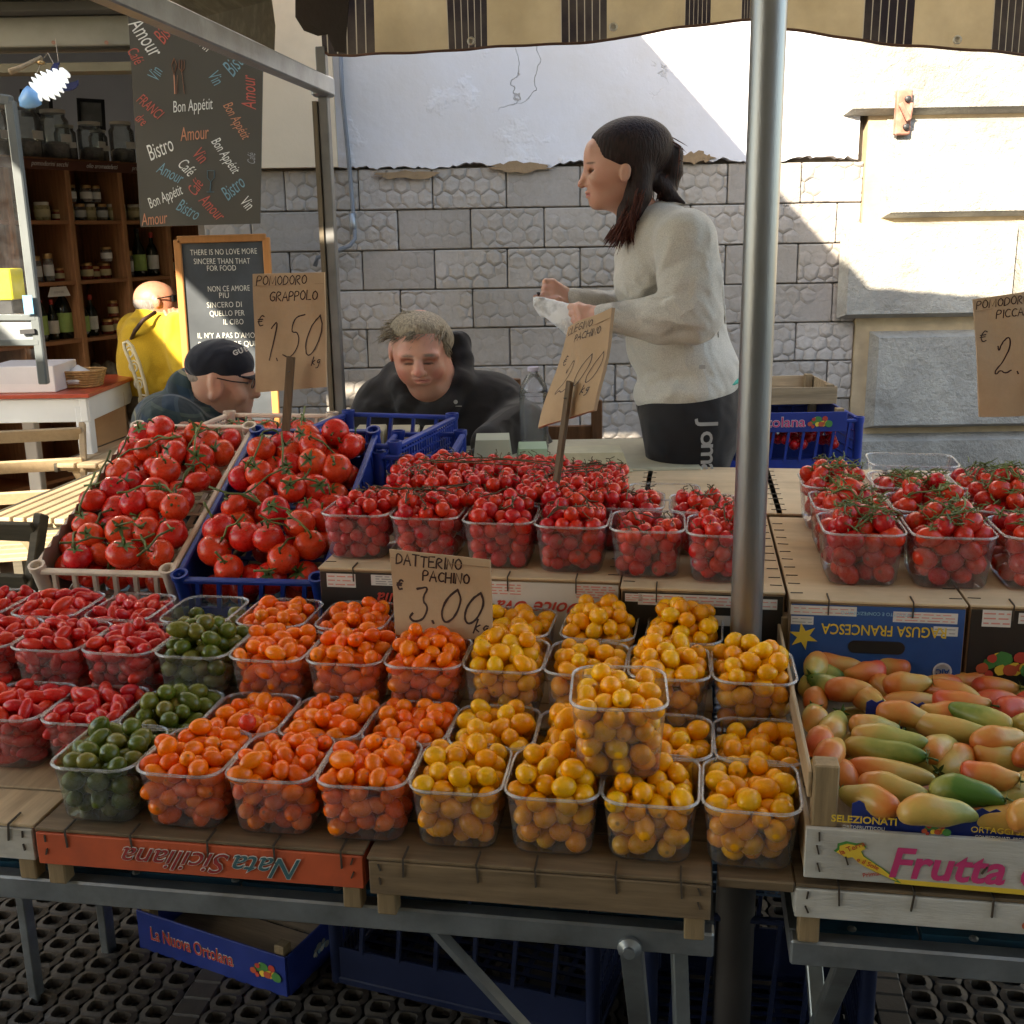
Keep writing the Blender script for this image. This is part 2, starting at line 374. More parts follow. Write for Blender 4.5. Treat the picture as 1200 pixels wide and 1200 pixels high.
# pavement slabs along the house wall, each slab its own piece
slabme = MB().box((0, 0, 0), (.592, .392, .03), bev=.006).mesh('paving_stone', LIGHTPAVE)
pav = thing('pavement', None, None, Matrix.Translation((0, 0, 0))); tag(pav, kind='structure')
for i in range(-5, 5):
    for j in range(8):
        if i * .6 + .3 > 1.6 and j > 3: continue
        link('paving_stone', slabme, pav, Matrix.Translation((i * .6 + .3 + (j % 2) * .3 - .15, 2.75 + j * .4 - .0, .017 + rnd.uniform(-.002, .002))))
# perforated rubber mat laid on the ground under the tables
RUB = mat('worn_brown_rubber', (.070, .055, .042), .6, .3, 8, bmp=.001, bsc=60, dirt=(.10, .085, .065), dirt_sc=6)
mb = MB(); cw, chh, th = .064, .052, .020
def cell(mb, cx, cy):
    ax, ay = cw * .31, chh * .34; n = 10; inner = []; outer = []
    for k in range(n):
        a = 2 * math.pi * (k + .5) / n; ca, sa_ = math.cos(a), math.sin(a)
        inner.append((cx + math.copysign(abs(ca) ** .6, ca) * ax, cy + math.copysign(abs(sa_) ** .6, sa_) * ay))
        q = max(abs(ca), abs(sa_)); outer.append((cx + ca / q * cw / 2, cy + sa_ / q * chh / 2))
    z1, z0 = th, .003
    vs = [(x, y, z1) for x, y in outer] + [(x, y, z1 + .003) for x, y in inner] + [(x, y, z0) for x, y in inner]
    fs = [(k, (k + 1) % n, n + (k + 1) % n, n + k) for k in range(n)] + [(n + k, n + (k + 1) % n, 2 * n + (k + 1) % n, 2 * n + k) for k in range(n)]
    mb.add(vs, fs)
for i in range(44):
    for j in range(32):
        if i % 11 == 10: mb.box((i * cw, j * chh, th / 2 + .002), (cw, chh, th), bev=.004)
        else: cell(mb, i * cw + (0), j * chh + (i % 2) * chh * .5)
matob = mb.build('floor_grate', RUB, None, MS(-1.62, 1.30, .001)); tag(matob, kind='structure')

# ------------------------------------------------------------------ house wall behind the stall
YW_ = 4.30
def stone_mat(name, c1, c2, hexb, tint_sc=2.2):
    m, t, b, o = new_mat(name)
    g_ = N(t, 'ShaderNodeNewGeometry'); P_ = g_.outputs['Position']; oi = N(t, 'ShaderNodeObjectInfo')
    wob = N(t, 'ShaderNodeVectorMath', operation='ADD'); ns = N(t, 'ShaderNodeTexNoise'); ns.inputs['Scale'].default_value = 14; L(t, P_, ns.inputs['Vector'])
    sc = N(t, 'ShaderNodeVectorMath', operation='SCALE'); L(t, ns.outputs[1], sc.inputs[0]); sc.inputs[3].default_value = .030
    rv = N(t, 'ShaderNodeVectorMath', operation='ADD'); cmb = N(t, 'ShaderNodeCombineXYZ'); L(t, mth(t, 'MULTIPLY', oi.outputs['Random'], 9.7), cmb.inputs[0]); L(t, mth(t, 'MULTIPLY', oi.outputs['Random'], 23.1), cmb.inputs[2]); L(t, P_, rv.inputs[0]); L(t, cmb.outputs[0], rv.inputs[1]); L(t, rv.outputs[0], wob.inputs[0]); L(t, sc.outputs[0], wob.inputs[1])
    sx = N(t, 'ShaderNodeSeparateXYZ'); L(t, wob.outputs[0], sx.inputs[0]); X_ = mth(t, 'MULTIPLY', sx.outputs[0], 17.5); Z_ = mth(t, 'MULTIPLY', sx.outputs[2], 17.5 / 1.732)
    def cellc(o_):
        a_ = mth(t, 'SUBTRACT', mth(t, 'FRACT', mth(t, 'ADD', X_, o_)), .5); b_ = mth(t, 'MULTIPLY', mth(t, 'SUBTRACT', mth(t, 'FRACT', mth(t, 'ADD', Z_, o_)), .5), 1.732)
        return mth(t, 'ABSOLUTE', a_), mth(t, 'ABSOLUTE', b_)
    def hexd(a_, b_): return mth(t, 'MAXIMUM', mth(t, 'ADD', mth(t, 'MULTIPLY', a_, .5), mth(t, 'MULTIPLY', b_, .866)), a_)
    d_ = mth(t, 'MINIMUM', hexd(*cellc(100.0)), hexd(*cellc(100.5))); he = mth(t, 'SUBTRACT', .5, d_)
    edge = mth(t, 'POWER', ramp(t, he, .0, .20, 0, 1), .6)
    amt = ramp(t, oi.outputs['Random'], .05, .5, .3, 1); wear = ramp(t, noise(t, P_, 7, 3), .38, .6, 0.1, 1)
    h = mth(t, 'MULTIPLY', mth(t, 'MULTIPLY', edge, amt), wear)
    n1 = noise(t, P_, tint_sc, 4); n2 = noise(t, P_, 60, 6, .7)
    c = mixc(t, ramp(t, n1, .35, .65), c1, c2); c = mixc(t, ramp(t, n2, .35, .75, 0, .35), c, tuple(k * .6 for k in c1))
    inv = mth(t, 'MULTIPLY', mth(t, 'SUBTRACT', 1, edge), mth(t, 'MULTIPLY', amt, wear))
    c = mixc(t, mth(t, 'MULTIPLY', inv, .30 if hexb else 0), c, tuple(k * .45 for k in c1))
    hv = N(t, 'ShaderNodeHueSaturation'); L(t, ramp(t, oi.outputs['Random'], 0, 1, .86, 1.14), hv.inputs['Value']); L(t, c, hv.inputs['Color'])
    L(t, hv.outputs[0], b.inputs['Base Color']); b.inputs['Roughness'].default_value = .85
    pr = bump(t, None, n2, .003 if hexb else .006, .8)
    if not hexb: pr = bump(t, None, noise(t, P_, 9, 6, .7), .03, .9, pr)
    bump(t, b, h, .008 if hexb else .0, 1.0, pr) if hexb else L(t, pr, b.inputs['Normal'])
    return m
BLOCKM = stone_mat('hex_patterned_block', (.31, .275, .24), (.36, .325, .30), True)
STONEM = stone_mat('grey_stone', (.26, .245, .22), (.40, .38, .335), False, 5)
MORTAR = mat('dark_mortar', (.20, .17, .14), .9, .3, 12, bmp=.003, bsc=40)
LEDGE = mat('tan_groove_plaster', (.42, .32, .20), .85, .2, 10, bmp=.002, bsc=60)
PLASTER, t, b, o = new_mat('old_white_plaster')
g_ = N(t, 'ShaderNodeNewGeometry'); P_ = g_.outputs['Position']; n1 = noise(t, P_, 1.6, 5, .6); n2 = noise(t, P_, 5, 5, .6)
c = mixc(t, ramp(t, n1, .35, .65), (.56, .53, .52), (.60, .60, .65)); patch = ramp(t, n2, .56, .66, 0, 1); c = mixc(t, mth(t, 'MULTIPLY', patch, .25), c, (.74, .75, .80))
mv = N(t, 'ShaderNodeTexVoronoi', feature='DISTANCE_TO_EDGE'); mv.inputs['Scale'].default_value = 1.7
wv = N(t, 'ShaderNodeVectorMath', operation='ADD'); nn = N(t, 'ShaderNodeTexNoise'); nn.inputs['Scale'].default_value = 3; nn.inputs['Detail'].default_value = 6; L(t, P_, nn.inputs['Vector'])
sc_ = N(t, 'ShaderNodeVectorMath', operation='SCALE'); sc_.inputs[3].default_value = .5; L(t, nn.outputs[1], sc_.inputs[0]); L(t, P_, wv.inputs[0]); L(t, sc_.outputs[0], wv.inputs[1]); L(t, wv.outputs[0], mv.inputs['Vector'])
crack = ramp(t, mv.outputs[0], 0, .004, 1, 0); crk = mth(t, 'MULTIPLY', crack, ramp(t, noise(t, P_, 2.1, 2), .55, .6))
c = mixc(t, mth(t, 'MULTIPLY', crk, .7), c, (.28, .25, .22)); c = mixc(t, ramp(t, noise(t, P_, 11, 6, .7), .6, .8, 0, .35), c, (.50, .44, .38))
L(t, c, b.inputs['Base Color']); b.inputs['Roughness'].default_value = .85
p1 = bump(t, None, patch, .003, 1); p2 = bump(t, None, noise(t, P_, 30, 5), .003, .7, p1); bump(t, b, crk, -.004, 1, p2)
CREAMPLAST = mat('cream_plaster', (.62, .50, .36), .85, .1, 2, bmp=.003, bsc=12, dirt=(.45, .36, .27), dirt_sc=3)

wall = thing('block_wall', 'grey block wall with honeycomb relief under flaking white plaster, behind the stall', 'wall', Matrix.Translation((0, YW_, 0)))
def wp(x, y, Y=YW_): p = ony(x, y, Y); return p.x, p.z
ztop = 1.782; ch_ = .1475; bl = .275; X0 = wp(420, 220)[0]
mb = MB(); mb.box((.27, .115, .9), (2.88, .15, 1.8)); mb.box((0.73, .115, 2.6), (3.8, .15, 1.6)); mb.build('mortar_bed', MORTAR, wall)
blocks = [MB().box((0, 0, 0), (bl - .004, .05, ch_ - .004), bev=.004).mesh('block', BLOCKM)]
def cutblock(wd):
    return MB().box((0, 0, 0), (wd - .004, .05, ch_ - .004), bev=.004).mesh('block', BLOCKM)
XL, XR = -1.14, 1.33
for r in range(12):
    zc = ztop - ch_ * (r + .5); off = (0, .14, -.0, .14, .005, .135, .0, .14, .01, .14, 0, .14)[r] + X0
    k0 = math.floor((XL - off) / bl)
    for k in range(k0, 16):
        a = off + k * bl; e = a + bl; a2, e2 = max(a, XL), min(e, XR)
        if e2 - a2 < .035: continue
        me = blocks[0] if e2 - a2 > bl - .001 else cutblock(e2 - a2)
        ob = link('block', me, wall, Matrix.Translation(((a2 + e2) / 2, .028 + rnd.uniform(-.004, .004) - .0, zc)) @ Euler((0, rnd.uniform(-.006, .006), 0)).to_matrix().to_4x4())
# the plaster sheet, its foot broken off unevenly
def ragged(x0, x1, zb, zt, n, amp, th, name, m, y):
    bot = []; z = 0
    for i in range(n + 1):
        z = z * .8 + rnd.uniform(-1, 1) * amp * .6; bot.append((x0 + (x1 - x0) * i / n, zb + z + (rnd.uniform(-.4, .4) * amp)))
    vs = []; fs = []
    for i, (x, zz) in enumerate(bot): vs += [(x, y, zz), (x, y, zt), (x, y + th, zz - .003)]
    for i in range(n): a = i * 3; fs += [(a, a + 3, a + 4, a + 1), (a + 2, a + 5, a + 3, a)]
    o = MB().add(vs, fs).build(name, m, wall); return o
o_ = ragged(-.62, 1.30, ztop + .012, 3.4, 150, .010, .04, 'plaster', PLASTER, -.010)
for x_, y_, wd_, hh_ in [(480, 205, 60, 9), (610, 196, 60, 10), (815, 185, 34, 11), (700, 192, 20, 5)]:
    xx, zz = wp(x_, y_); k = MB(); poly = []
    for i in range(26):
        a = 2 * math.pi * i / 26; poly.append((math.cos(a) * wd_ * .62 / 1300 * 4.3 * rnd.uniform(.7, 1.15), math.sin(a) * hh_ * .55 / 1300 * 4.3 * rnd.uniform(.5, 1.3)))
    k.prism(poly, .006); k.build('bare_patch', flat('bare_tan_render', (.24, .16, .09), .9, bmp=.004, bsc=60), wall, Matrix.Translation((xx, -.0155 + .002 * rnd.random(), zz)))
MB().box((-.88, .0, 2.6), (.52, .07, 1.62)).build('cream_plaster', CREAMPLAST, wall)

rw = thing('rusticated_wall', 'big pale rusticated stone blocks at the right, upper ones in glaring sun', 'wall', Matrix.Translation((0, YW_, 0)))
MB().box((3.33, .07, 1.7), (4.0, .16, 3.4)).build('groove_bed', LEDGE, rw)
def rust(x0, y0, x1, y1, dep=.07):
    ax, az = wp(x0, y0); bx, bz = wp(x1, y1); az, bz = max(az, bz), min(az, bz)
    m = MB(); cx, cz, wx, wz = (ax + bx) / 2, (az + bz) / 2, bx - ax, az - bz; bv = .02
    m.add([(ax, -.01, bz), (bx, -.01, bz), (bx, -.01, az), (ax, -.01, az), (ax + bv, -dep, bz + bv), (bx - bv, -dep, bz + bv), (bx - bv, -dep, az - bv), (ax + bv, -dep, az - bv)],
          [(4, 5, 6, 7), (0, 1, 5, 4), (1, 2, 6, 5), (2, 3, 7, 6), (3, 0, 4, 7)])
    return m.build('stone', STONEM, rw)
for a in [(1000, -120, 1500, 128), (1038, 140, 1500, 248), (985, 262, 1180, 370), (1186, 262, 1500, 368), (1018, 388, 1330, 496), (1338, 388, 1560, 496), (998, 508, 1290, 640), (1298, 508, 1560, 640), (1010, 650, 1500, 800)]: rust(*a)
for (x, y, z_) in [(1.62, 0, 0), (2.6, 0, 0)]: pass
# rusty bolted bracket on the sunlit stones
p = ony(1058, 132, YW_ - .085); br = thing('wall_bracket', 'small rusty bolted plate on the sunlit stone wall', 'bracket', Matrix.Translation(p))
RUST = mat('rusty_pink_iron', (.30, .13, .09), .8, .3, 30, bmp=.002, bsc=70, dirt=(.45, .33, .28), dirt_sc=25)
MB().box((0, 0, 0), (.055, .03, .155), bev=.005).build('plate', RUST, br)
MB().bar((-.02, -.03, .03), (.012, -.035, -.03), .016, .018, bev=.003).bar((.012, -.035, -.03), (.02, -.03, .03), .012, .012, bev=.003).build('hook', RUST, br)
for zz in (.045, -.05): MB().lathe([(.011, 0), (.011, .012), (.004, .016)], 8, M=Matrix.Rotation(R_(90), 3, 'X')).build('bolt', DARKMET, br, Matrix.Translation((.008, -.014, zz)))
# pipes beside the post
pip = thing('wall_pipe', 'thin grey conduit running down the wall beside the tent post', 'pipe', Matrix.Translation((0, 0, 0)))
PIPE = mat('grey_conduit', (.13, .14, .16), .5, .2, 10)
MB().tube([ony(399, 60, 4.27), ony(401, 110, 4.27), ony(408, 180, 4.27), ony(415, 262, 4.27), ony(416, 280, 4.24), ony(410, 288, 4.22), ony(390, 296, 4.22), ony(372, 302, 4.22), ony(369, 312, 4.22)], .008, 8).build('pipe_run', PIPE, pip, smooth=True)
MB().tube([ony(412.5, 250, 4.262), ony(414.5, 275, 4.262)], .0125, 10).build('sleeve', GALV, pip, smooth=True)

# ------------------------------------------------------------------ canopy of the stall
CLOTHV = 2.9
CLOTH, t, b, o = new_mat('striped_awning_canvas')
co = coords(t); n1 = noise(t, co, 6, 5); uvn = N(t, 'ShaderNodeAttribute', attribute_name='stripe')
c = mixc(t, ramp(t, n1, .3, .7), (.42, .34, .20), (.50, .41, .26))
sp = N(t, 'ShaderNodeSeparateXYZ'); L(t, uvn.outputs['Vector'], sp.inputs[0])    # x: 0 cream, 1 dark band; y: position across the band
inb = mth(t, 'GREATER_THAN', sp.outputs[0], .5); fr_ = mth(t, 'FRACT', mth(t, 'MULTIPLY', sp.outputs[1], 6.0)); ln = mth(t, 'LESS_THAN', fr_, .12)
dk = mixc(t, ln, (.022, .018, .022), (.40, .36, .28)); c2 = mixc(t, inb, c, dk)
c2 = mixc(t, ramp(t, noise(t, co, 3.1, 6, .65), .42, .75, 0, .55), c2, (.17, .14, .10))
L(t, c2, b.inputs['Base Color']); b.inputs['Roughness'].default_value = .85
tl = N(t, 'ShaderNodeBsdfTranslucent'); L(t, c2, tl.inputs[0]); mx = N(t, 'ShaderNodeMixShader'); mx.inputs[0].default_value = .5
L(t, b.outputs[0], mx.inputs[1]); L(t, tl.outputs[0], mx.inputs[2]); L(t, mx.outputs[0], o.inputs[0]); bump(t, b, noise(t, co, 25, 4), .003)
can = thing('market_canopy', 'striped cream and dark canvas canopy with scalloped edge over the stall', 'canopy', MS(0, 0, 0))
# edge polyline of the valance foot (photo columns) and the stripe limits
low = [(378, 58), (385, 65), (415, 66), (445, 64), (500, 60), (540, 58), (600, 55), (660, 51), (720, 46), (780, 36), (830, 28), (870, 23), (884, 22), (905, 33), (928, 36), (980, 44), (1030, 50), (1080, 54), (1140, 60), (1200, 64), (1300, 62), (1400, 40)]
dark = [(372, 441), (524, 572), (657, 711), (802, 832), (868, 888), (1010, 1070), (1160, 1212), (1300, 1352)]
lx = [onv(x, y, CLOTHV) for x, y in low]; lu = [p.x for p in lx]; lz = [p.z for p in lx]
du = [(onv(a, 45, CLOTHV).x, onv(b_, 45, CLOTHV).x) for a, b_ in dark]
def canvas(name, us, rows, posf, parent):
    vs = []; at = []
    for j in range(rows + 1):
        for u_ in us: vs.append(posf(u_, j / rows))
    n = len(us); fs = [(j * n + i, j * n + i + 1, (j + 1) * n + i + 1, (j + 1) * n + i) for j in range(rows) for i in range(n - 1)]
    me = MB().add(vs, fs).mesh(name, CLOTH, True); a = me.attributes.new('stripe', 'FLOAT_VECTOR', 'CORNER'); buf = []
    for f in me.polygons:
        m_ = sum(us[me.loops[li].vertex_index % n] for li in f.loop_indices) / 4; band = next(((p, q) for p, q in du if p - 1e-6 <= m_ <= q + 1e-6), None)
        for li in f.loop_indices:
            uu = us[me.loops[li].vertex_index % n]; buf += [1.0 if band else 0.0, (uu - band[0]) / (band[1] - band[0]) if band else 0, 0]
    a.data.foreach_set('vector', buf); return link(name, me, parent)
us = sorted(set([round(x, 4) for x in np.linspace(lu[0], lu[-1], 120)] + [round(k, 4) for d_ in du for k in d_ if lu[0] < k < lu[-1]]))
def val_pos(u_, f):
    zl = float(np.interp(u_, lu, lz)); zt = 2.165
    return (u_, CLOTHV + .014 * math.sin(u_ * 17) * (1 - f) + .006 * math.sin(u_ * 43 + 1), zl + (zt - zl) * f)
canvas('valance', us, 8, val_pos, can)
canvas('roof_cloth', us, 10, lambda u_, f: (u_, CLOTHV - f * 3.7, 2.165 + .35 * math.sin(min(1, f * 1.0) * math.pi) ** 1 - .0), can)
hem = MB(); hem.tube([(u_, CLOTHV + .014 * math.sin(u_ * 17) + .006 * math.sin(u_ * 43 + 1) - .002, float(np.interp(u_, lu, lz))) for u_ in us], .0035, 6); hem.build('hem', flat('brown_hem', (.12, .06, .04)), can)
for gx, gy in [(552, 48), (719, 32), (1121, 47)]:
    q = onv(gx, gy, CLOTHV); M_ = Matrix.Translation((q.x, CLOTHV + .014 * math.sin(q.x * 17) + .006 * math.sin(q.x * 43 + 1) - .004, q.z))
    MB().lathe([(.0085, -.002), (.0105, 0), (.0085, .002), (.006, .002), (.006, -.002)], 14, M=Matrix.Rotation(R_(90), 3, 'X')).build('grommet', mat('pale_eyelet', (.75, .72, .65), .35, .05, 5, metal=.3), can, M_, smooth=True)
# loose side flaps
FLAP = mat('dirty_canvas', (.115, .095, .065), .9, .25, 7, bmp=.004, bsc=18, dirt=(.25, .22, .17), dirt_sc=22, dirt_amt=.5)
def flapmesh(pts, name, m, th=.004, parent=can):
    top = [onv(*p) for p in pts]; mb = MB(); n = len(top)
    vs = [Vector(p) for p in top] + [Vector(p) + Vector((0, th, 0)) for p in top]
    mb.add(vs, [tuple(range(n)), tuple(range(2 * n - 1, n - 1, -1))] + [(i, i + n, (i + 1) % n + n, (i + 1) % n) for i in range(n)]); return mb.build(name, m, parent)
flapmesh([(120, -10, 2.0), (225, 22, 2.2), (250, 40, 2.3), (300, 62, 2.55), (316, 70, 2.62), (321, 60, 2.64), (322, 30, 2.64), (318, 0, 2.62), (318, -60, 2.62), (120, -60, 2.0)], 'side_flap', FLAP)
flapmesh([(346, -20, 2.86), (346, 20, 2.86), (356, 36, 2.86), (372, 42, 2.87), (384, 40, 2.88), (392, 60, 2.885), (404, 62, 2.89), (410, -20, 2.89)], 'corner_flap', flat('dark_canvas', (.045, .035, .03), .9, bmp=.004, bsc=30))
# frame rail, posts
A0, A1 = onv(100, -24, 1.62), onv(384, 102, 2.88)
rail = MB().bar(A0, A1, .032, .042, bev=.003); rail.build('side_rail', GALV, can)
bp = thing('tent_post', 'square galvanised tent post with weathered face, left of the grey-haired man', 'post', MS(-.945, 2.9, 0))
MB().box((0, 0, 1.0), (.025, .025, 2.02), bev=.002).build('post_tube', mat('weathered_steel', (.17, .17, .17), .55, .3, 12, metal=.5, dirt=(.1, .08, .06)), bp)
MB().box((-.021, -.004, .95), (.012, .026, 1.86)).build('wood_strip', wood('grey_wood_strip', (.20, .16, .11), 2), bp)
MB().box((0, -.004, 1.915), (.05, .05, .05), bev=.006).build('clamp', GALV, bp)
MB().lathe([(.012, 0), (.012, .02), (.005, .026)], 8, M=Matrix.Rotation(R_(90), 3, 'X')).build('bolt', DARKMET, bp, Matrix.Translation((-.002, -.03, 1.92)))
fp = thing('round_tent_pole', 'thick round metal canopy pole rising between the two tables', 'pole', MS(.098, 1.752, 0))
MB().lathe([(.0255, 0), (.0255, 2.55)], 32).build('pole_tube', ALU, fp, smooth='auto')
MB().lathe([(.034, 0), (.034, .46), (.028, .462)], 28).build('lower_sleeve', mat('dark_painted_pole', (.035, .03, .03), .45, .25, 9), fp, smooth='auto')
MB().lathe([(.10, 0), (.10, .01), (.04, .012)], 24).build('foot_plate', DARKMET, fp, smooth='auto')
# unseen canvas roofs added to block the sun and shape the shade
ROOFC, t, b, o = new_mat('cream_roof_canvas')
c = mixc(t, noise(t, coords(t), 4, 3), (.56, .49, .38), (.66, .58, .46)); L(t, c, b.inputs['Base Color']); b.inputs['Roughness'].default_value = .9
tl = N(t, 'ShaderNodeBsdfTranslucent'); L(t, c, tl.inputs[0]); mx = N(t, 'ShaderNodeMixShader'); mx.inputs[0].default_value = .5
L(t, b.outputs[0], mx.inputs[1]); L(t, tl.outputs[0], mx.inputs[2]); L(t, mx.outputs[0], o.inputs[0])
def roof(x0, x1, y0, y1, z, label):
    o = thing('shade_roof', label, 'awning', Matrix.Translation(((x0 + x1) / 2, (y0 + y1) / 2, z)))
    m = MB(); m.box((0, 0, 0), (x1 - x0, y1 - y0, .02)); m.build('roof_panel', ROOFC, o)
    m = MB()
    for sx in (-1, 1): m.bar((sx * (x1 - x0) / 2, -(y1 - y0) / 2, -.03), (sx * (x1 - x0) / 2, (y1 - y0) / 2, -.03), .04, .04)
    for sy in (-1, 1): m.bar((-(x1 - x0) / 2, sy * (y1 - y0) / 2, -.075), ((x1 - x0) / 2, sy * (y1 - y0) / 2, -.075), .04, .04)
    m.build('roof_frame', GALV, o)
roof(-2.62, -.25, 1.0, 3.4, 3.0, 'high unseen cream canvas panel added to shade the gap between stall and house wall')
roof(-3.2, -.55, -2.5, .95, 2.78, 'unseen cream canvas panel added on the left to block the sun')
roof(-3.1, 4.2, -4.2, -.6, 2.98, 'unseen cream canvas panel added behind the camera to block the sun')
roof(-2.2, -.5, .98, 1.75, 2.80, 'narrow unseen cream canvas strip added over the left crates to block the sun')
roof(-5.2, -3.27, .45, 2.6, 3.0, 'unseen cream canvas panel added to shade the shop front')
roof(-7.5, -3.25, -5.5, -1.0, 2.7, 'unseen cream canvas panel added at the far left to block the sun')
# ------------------------------------------------------------------ the two trestle tables
def table(name, label, u0, u1, v0, v1, z, legs):
    t_ = thing(name, label, 'table', MS((u0 + u1) / 2, v0, z)); hw = (u1 - u0) / 2; dp = v1 - v0
    m = MB(); n = int((u1 - u0) / .16)
    for i in range(n): m.box((-hw + (i + .5) * (2 * hw / n), dp / 2 + .02, -.012 + .004 * (i % 2)), (2 * hw / n - .004, dp - .04, .012))
    m.build('sheet_top', BLUEPAINT, t_)
    for k, (a, b_) in enumerate([((-hw, .014, -.019), (hw, .014, -.019)), ((-hw, dp, -.019), (hw, dp, -.019))]):
        MB().bar(a, b_, .026, .036, bev=.003).build('rail', GALV, t_)
    for s in (-1, 1): MB().bar((s * (hw - .013), .028, -.018), (s * (hw - .013), dp - .02, -.018), .026, .034).build('rail', GALV, t_)
    riv = MB().lathe([(.006, 0), (.006, .002), (.003, .004)], 8).mesh('rivet', GALV)
    for i in range(int(2 * hw / .15)): link('rivet', riv, t_, Matrix.Translation((-hw + .08 + i * .15, .04, -.004)))
    for (a, b_, w_) in legs:
        MB().bar(a, b_, w_, .018, bev=.002).build('leg', GALV, t_)
    return t_, hw
def gnd(x, y, z=0): r = px_ray(x, y); return EYEP + r * ((z - EYE) / r.z)
LGa, LGb = toS(gnd(45, 1176)), toS(gnd(129, 1122))
T1, hw1 = table('trestle_table', 'long trestle table with blue sheet top and galvanised front rail, bearing the punnets', -1.60, .046, 1.272, 2.9, .67,
    [((.715, .02, -.03), (.742, .34, -.66), .030), ((.765, .40, -.03), (.80, .30, -.66), .026),
     ((LGa.x + .777, LGa.y - 1.272, -.03), (LGa.x + .777, LGa.y - 1.272, -.66), .030), ((LGb.x + .777, LGb.y - 1.272, -.03), (LGb.x + .777, LGb.y - 1.272, -.66), .036)])
B_ = MB().lathe([(.016, 0), (.016, .006), (.008, .012), (.008, .016)], 12, M=Matrix.Rotation(R_(90), 3, 'X'))
B_.build('bolt', GALV, T1, Matrix.Translation((.715, -.001, -.028)), smooth='auto')
# diagonal brace and far-left brace
MB().bar((.440, .02, -.03), (.585, .02, -.20), .022, .008).build('brace', GALV, T1); MB().bar((.585, .02, -.20), (.70, .12, -.42), .022, .008).build('brace', GALV, T1)
MB().bar((LGa.x + .77, LGa.y - 1.28, -.12), (LGa.x + .35, LGa.y - 1.5, -.35), .028, .01).build('brace', GALV, T1)
T2, _ = table('trestle_table', 'right-hand trestle table with galvanised rail under the crate of long tomatoes', .142, 1.30, 1.272, 2.9, .67,
    [((-.50, .03, -.03), (-.49, .55, -.66), .028), ((-.52, .58, -.03), (-.47, .10, -.66), .026), ((.5, .1, -.03), (.5, .1, -.66), .03)])

# ------------------------------------------------------------------ upturned slat crates
STAPLE = MB().bar((0, 0, 0), (0, 0, -.026), .0022, .0022).bar((0, 0, 0), (0, .03, .001), .0022, .0022).mesh('staple', IRON)
def slat_crate(label, u0, u1, v0, v1, zt, front, hslat=.048, zb=.67, post=True, text=None, cat='crate', group=None, slatm=None, boards=W_PALEY, nst=5):
    wd, dp = u1 - u0, v1 - v0; t_ = thing('slat_crate', label, cat, MS((u0 + u1) / 2, v0, zb), group); h = zt - zb; hw = wd / 2
    nb = max(3, int(dp / .10)); bw = dp / nb
    for i in range(nb):
        MB().box((0, 0, 0), (wd, bw - .006, .005), bev=.001).build('board', boards, t_, Matrix.Translation((rnd.uniform(-.002, .002), (i + .5) * bw, h - .003)) @ Matrix.Rotation(rnd.uniform(-.006, .006), 4, 'Z'))
    MB().box((0, 0, 0), (wd - .003, .006, hslat), bev=.0012).build('slat', front, t_, Matrix.Translation((0, .004, h - .0065 - hslat / 2)))
    MB().box((0, 0, 0), (wd - .003, .006, hslat), bev=.0012).build('slat', front, t_, Matrix.Translation((0, dp - .004, h - .0065 - hslat / 2)))
    for s in (-1, 1):
        MB().box((0, 0, 0), (.006, dp - .02, hslat), bev=.001).build('slat', slatm or front, t_, Matrix.Translation((s * (hw - .004), dp / 2, h - .0065 - hslat / 2)))
        for vv in (.020, dp - .020):
            MB().box((0, 0, 0), (.026, .024, h - .008), bev=.002).build('corner_post', W_POST, t_, Matrix.Translation((s * (hw - .021), vv, (h - .008) / 2)))
        for zz in (.014, .034):
            M_ = Matrix.Translation((s * (hw - .016), .0, h - zz)) @ Matrix.Rotation(rnd.uniform(-.5, .5), 4, 'Y')
            MB().bar((0, 0, .005), (0, 0, -.005), .002, .002).build('nail', IRON, t_, M_)
    for i in range(nst):
        x = -hw + wd * (i + .6) / nst + rnd.uniform(-.01, .01)
        link('staple', STAPLE, t_, Matrix.Translation((x, -.0006, h + .001)) @ Matrix.Rotation(rnd.uniform(-.12, .12), 4, 'Y'))
    if text: text(t_, wd, h)
    return t_
def orange_text(t_, wd, h):
    a = text_mesh  # two words, outlined, upside-down
    lettering('Siciliana', .043, P_WHITE, t_, Matrix.Translation((-.025, -.0012, h - .030)), math.pi, shear=.5, offset=.022, xs=1.15)
    lettering('Siciliana', .043, P_DRED, t_, Matrix.Translation((-.025, -.0020, h - .030)), math.pi, shear=.5, xs=1.15)
    lettering('Nata', .044, P_WHITE, t_, Matrix.Translation((.105, -.0012, h - .030)), math.pi, shear=.5, offset=.022, xs=1.1)
    lettering('Nata', .044, P_TEAL, t_, Matrix.Translation((.105, -.0020, h - .030)), math.pi, shear=.5, xs=1.1)
WSLAT = mat('whitewashed_slat', (.48, .46, .43), .75, .15, 6, (1, 6, 6), bmp=.001, bsc=50, dirt=(.25, .2, .15), dirt_sc=9)
slat_crate('upturned crate with whitewashed slat at the left end of the front row', -1.30, -.890, 1.262, 1.56, .76, WSLAT)
slat_crate('upturned crate with orange slat lettered upside-down, under green and orange punnets', -.884, -.412, 1.256, 1.545, .76, P_ORANGE, text=orange_text, boards=W_OLD)
slat_crate('upturned crate of bare weathered slats, under the yellow punnets', -.404, .041, 1.247, 1.545, .76, W_OLD, boards=W_OLD)
def frz(t_, wd, h):
    fruitprint(t_, Matrix.Translation((.065, -.001, h - .027)), .05)
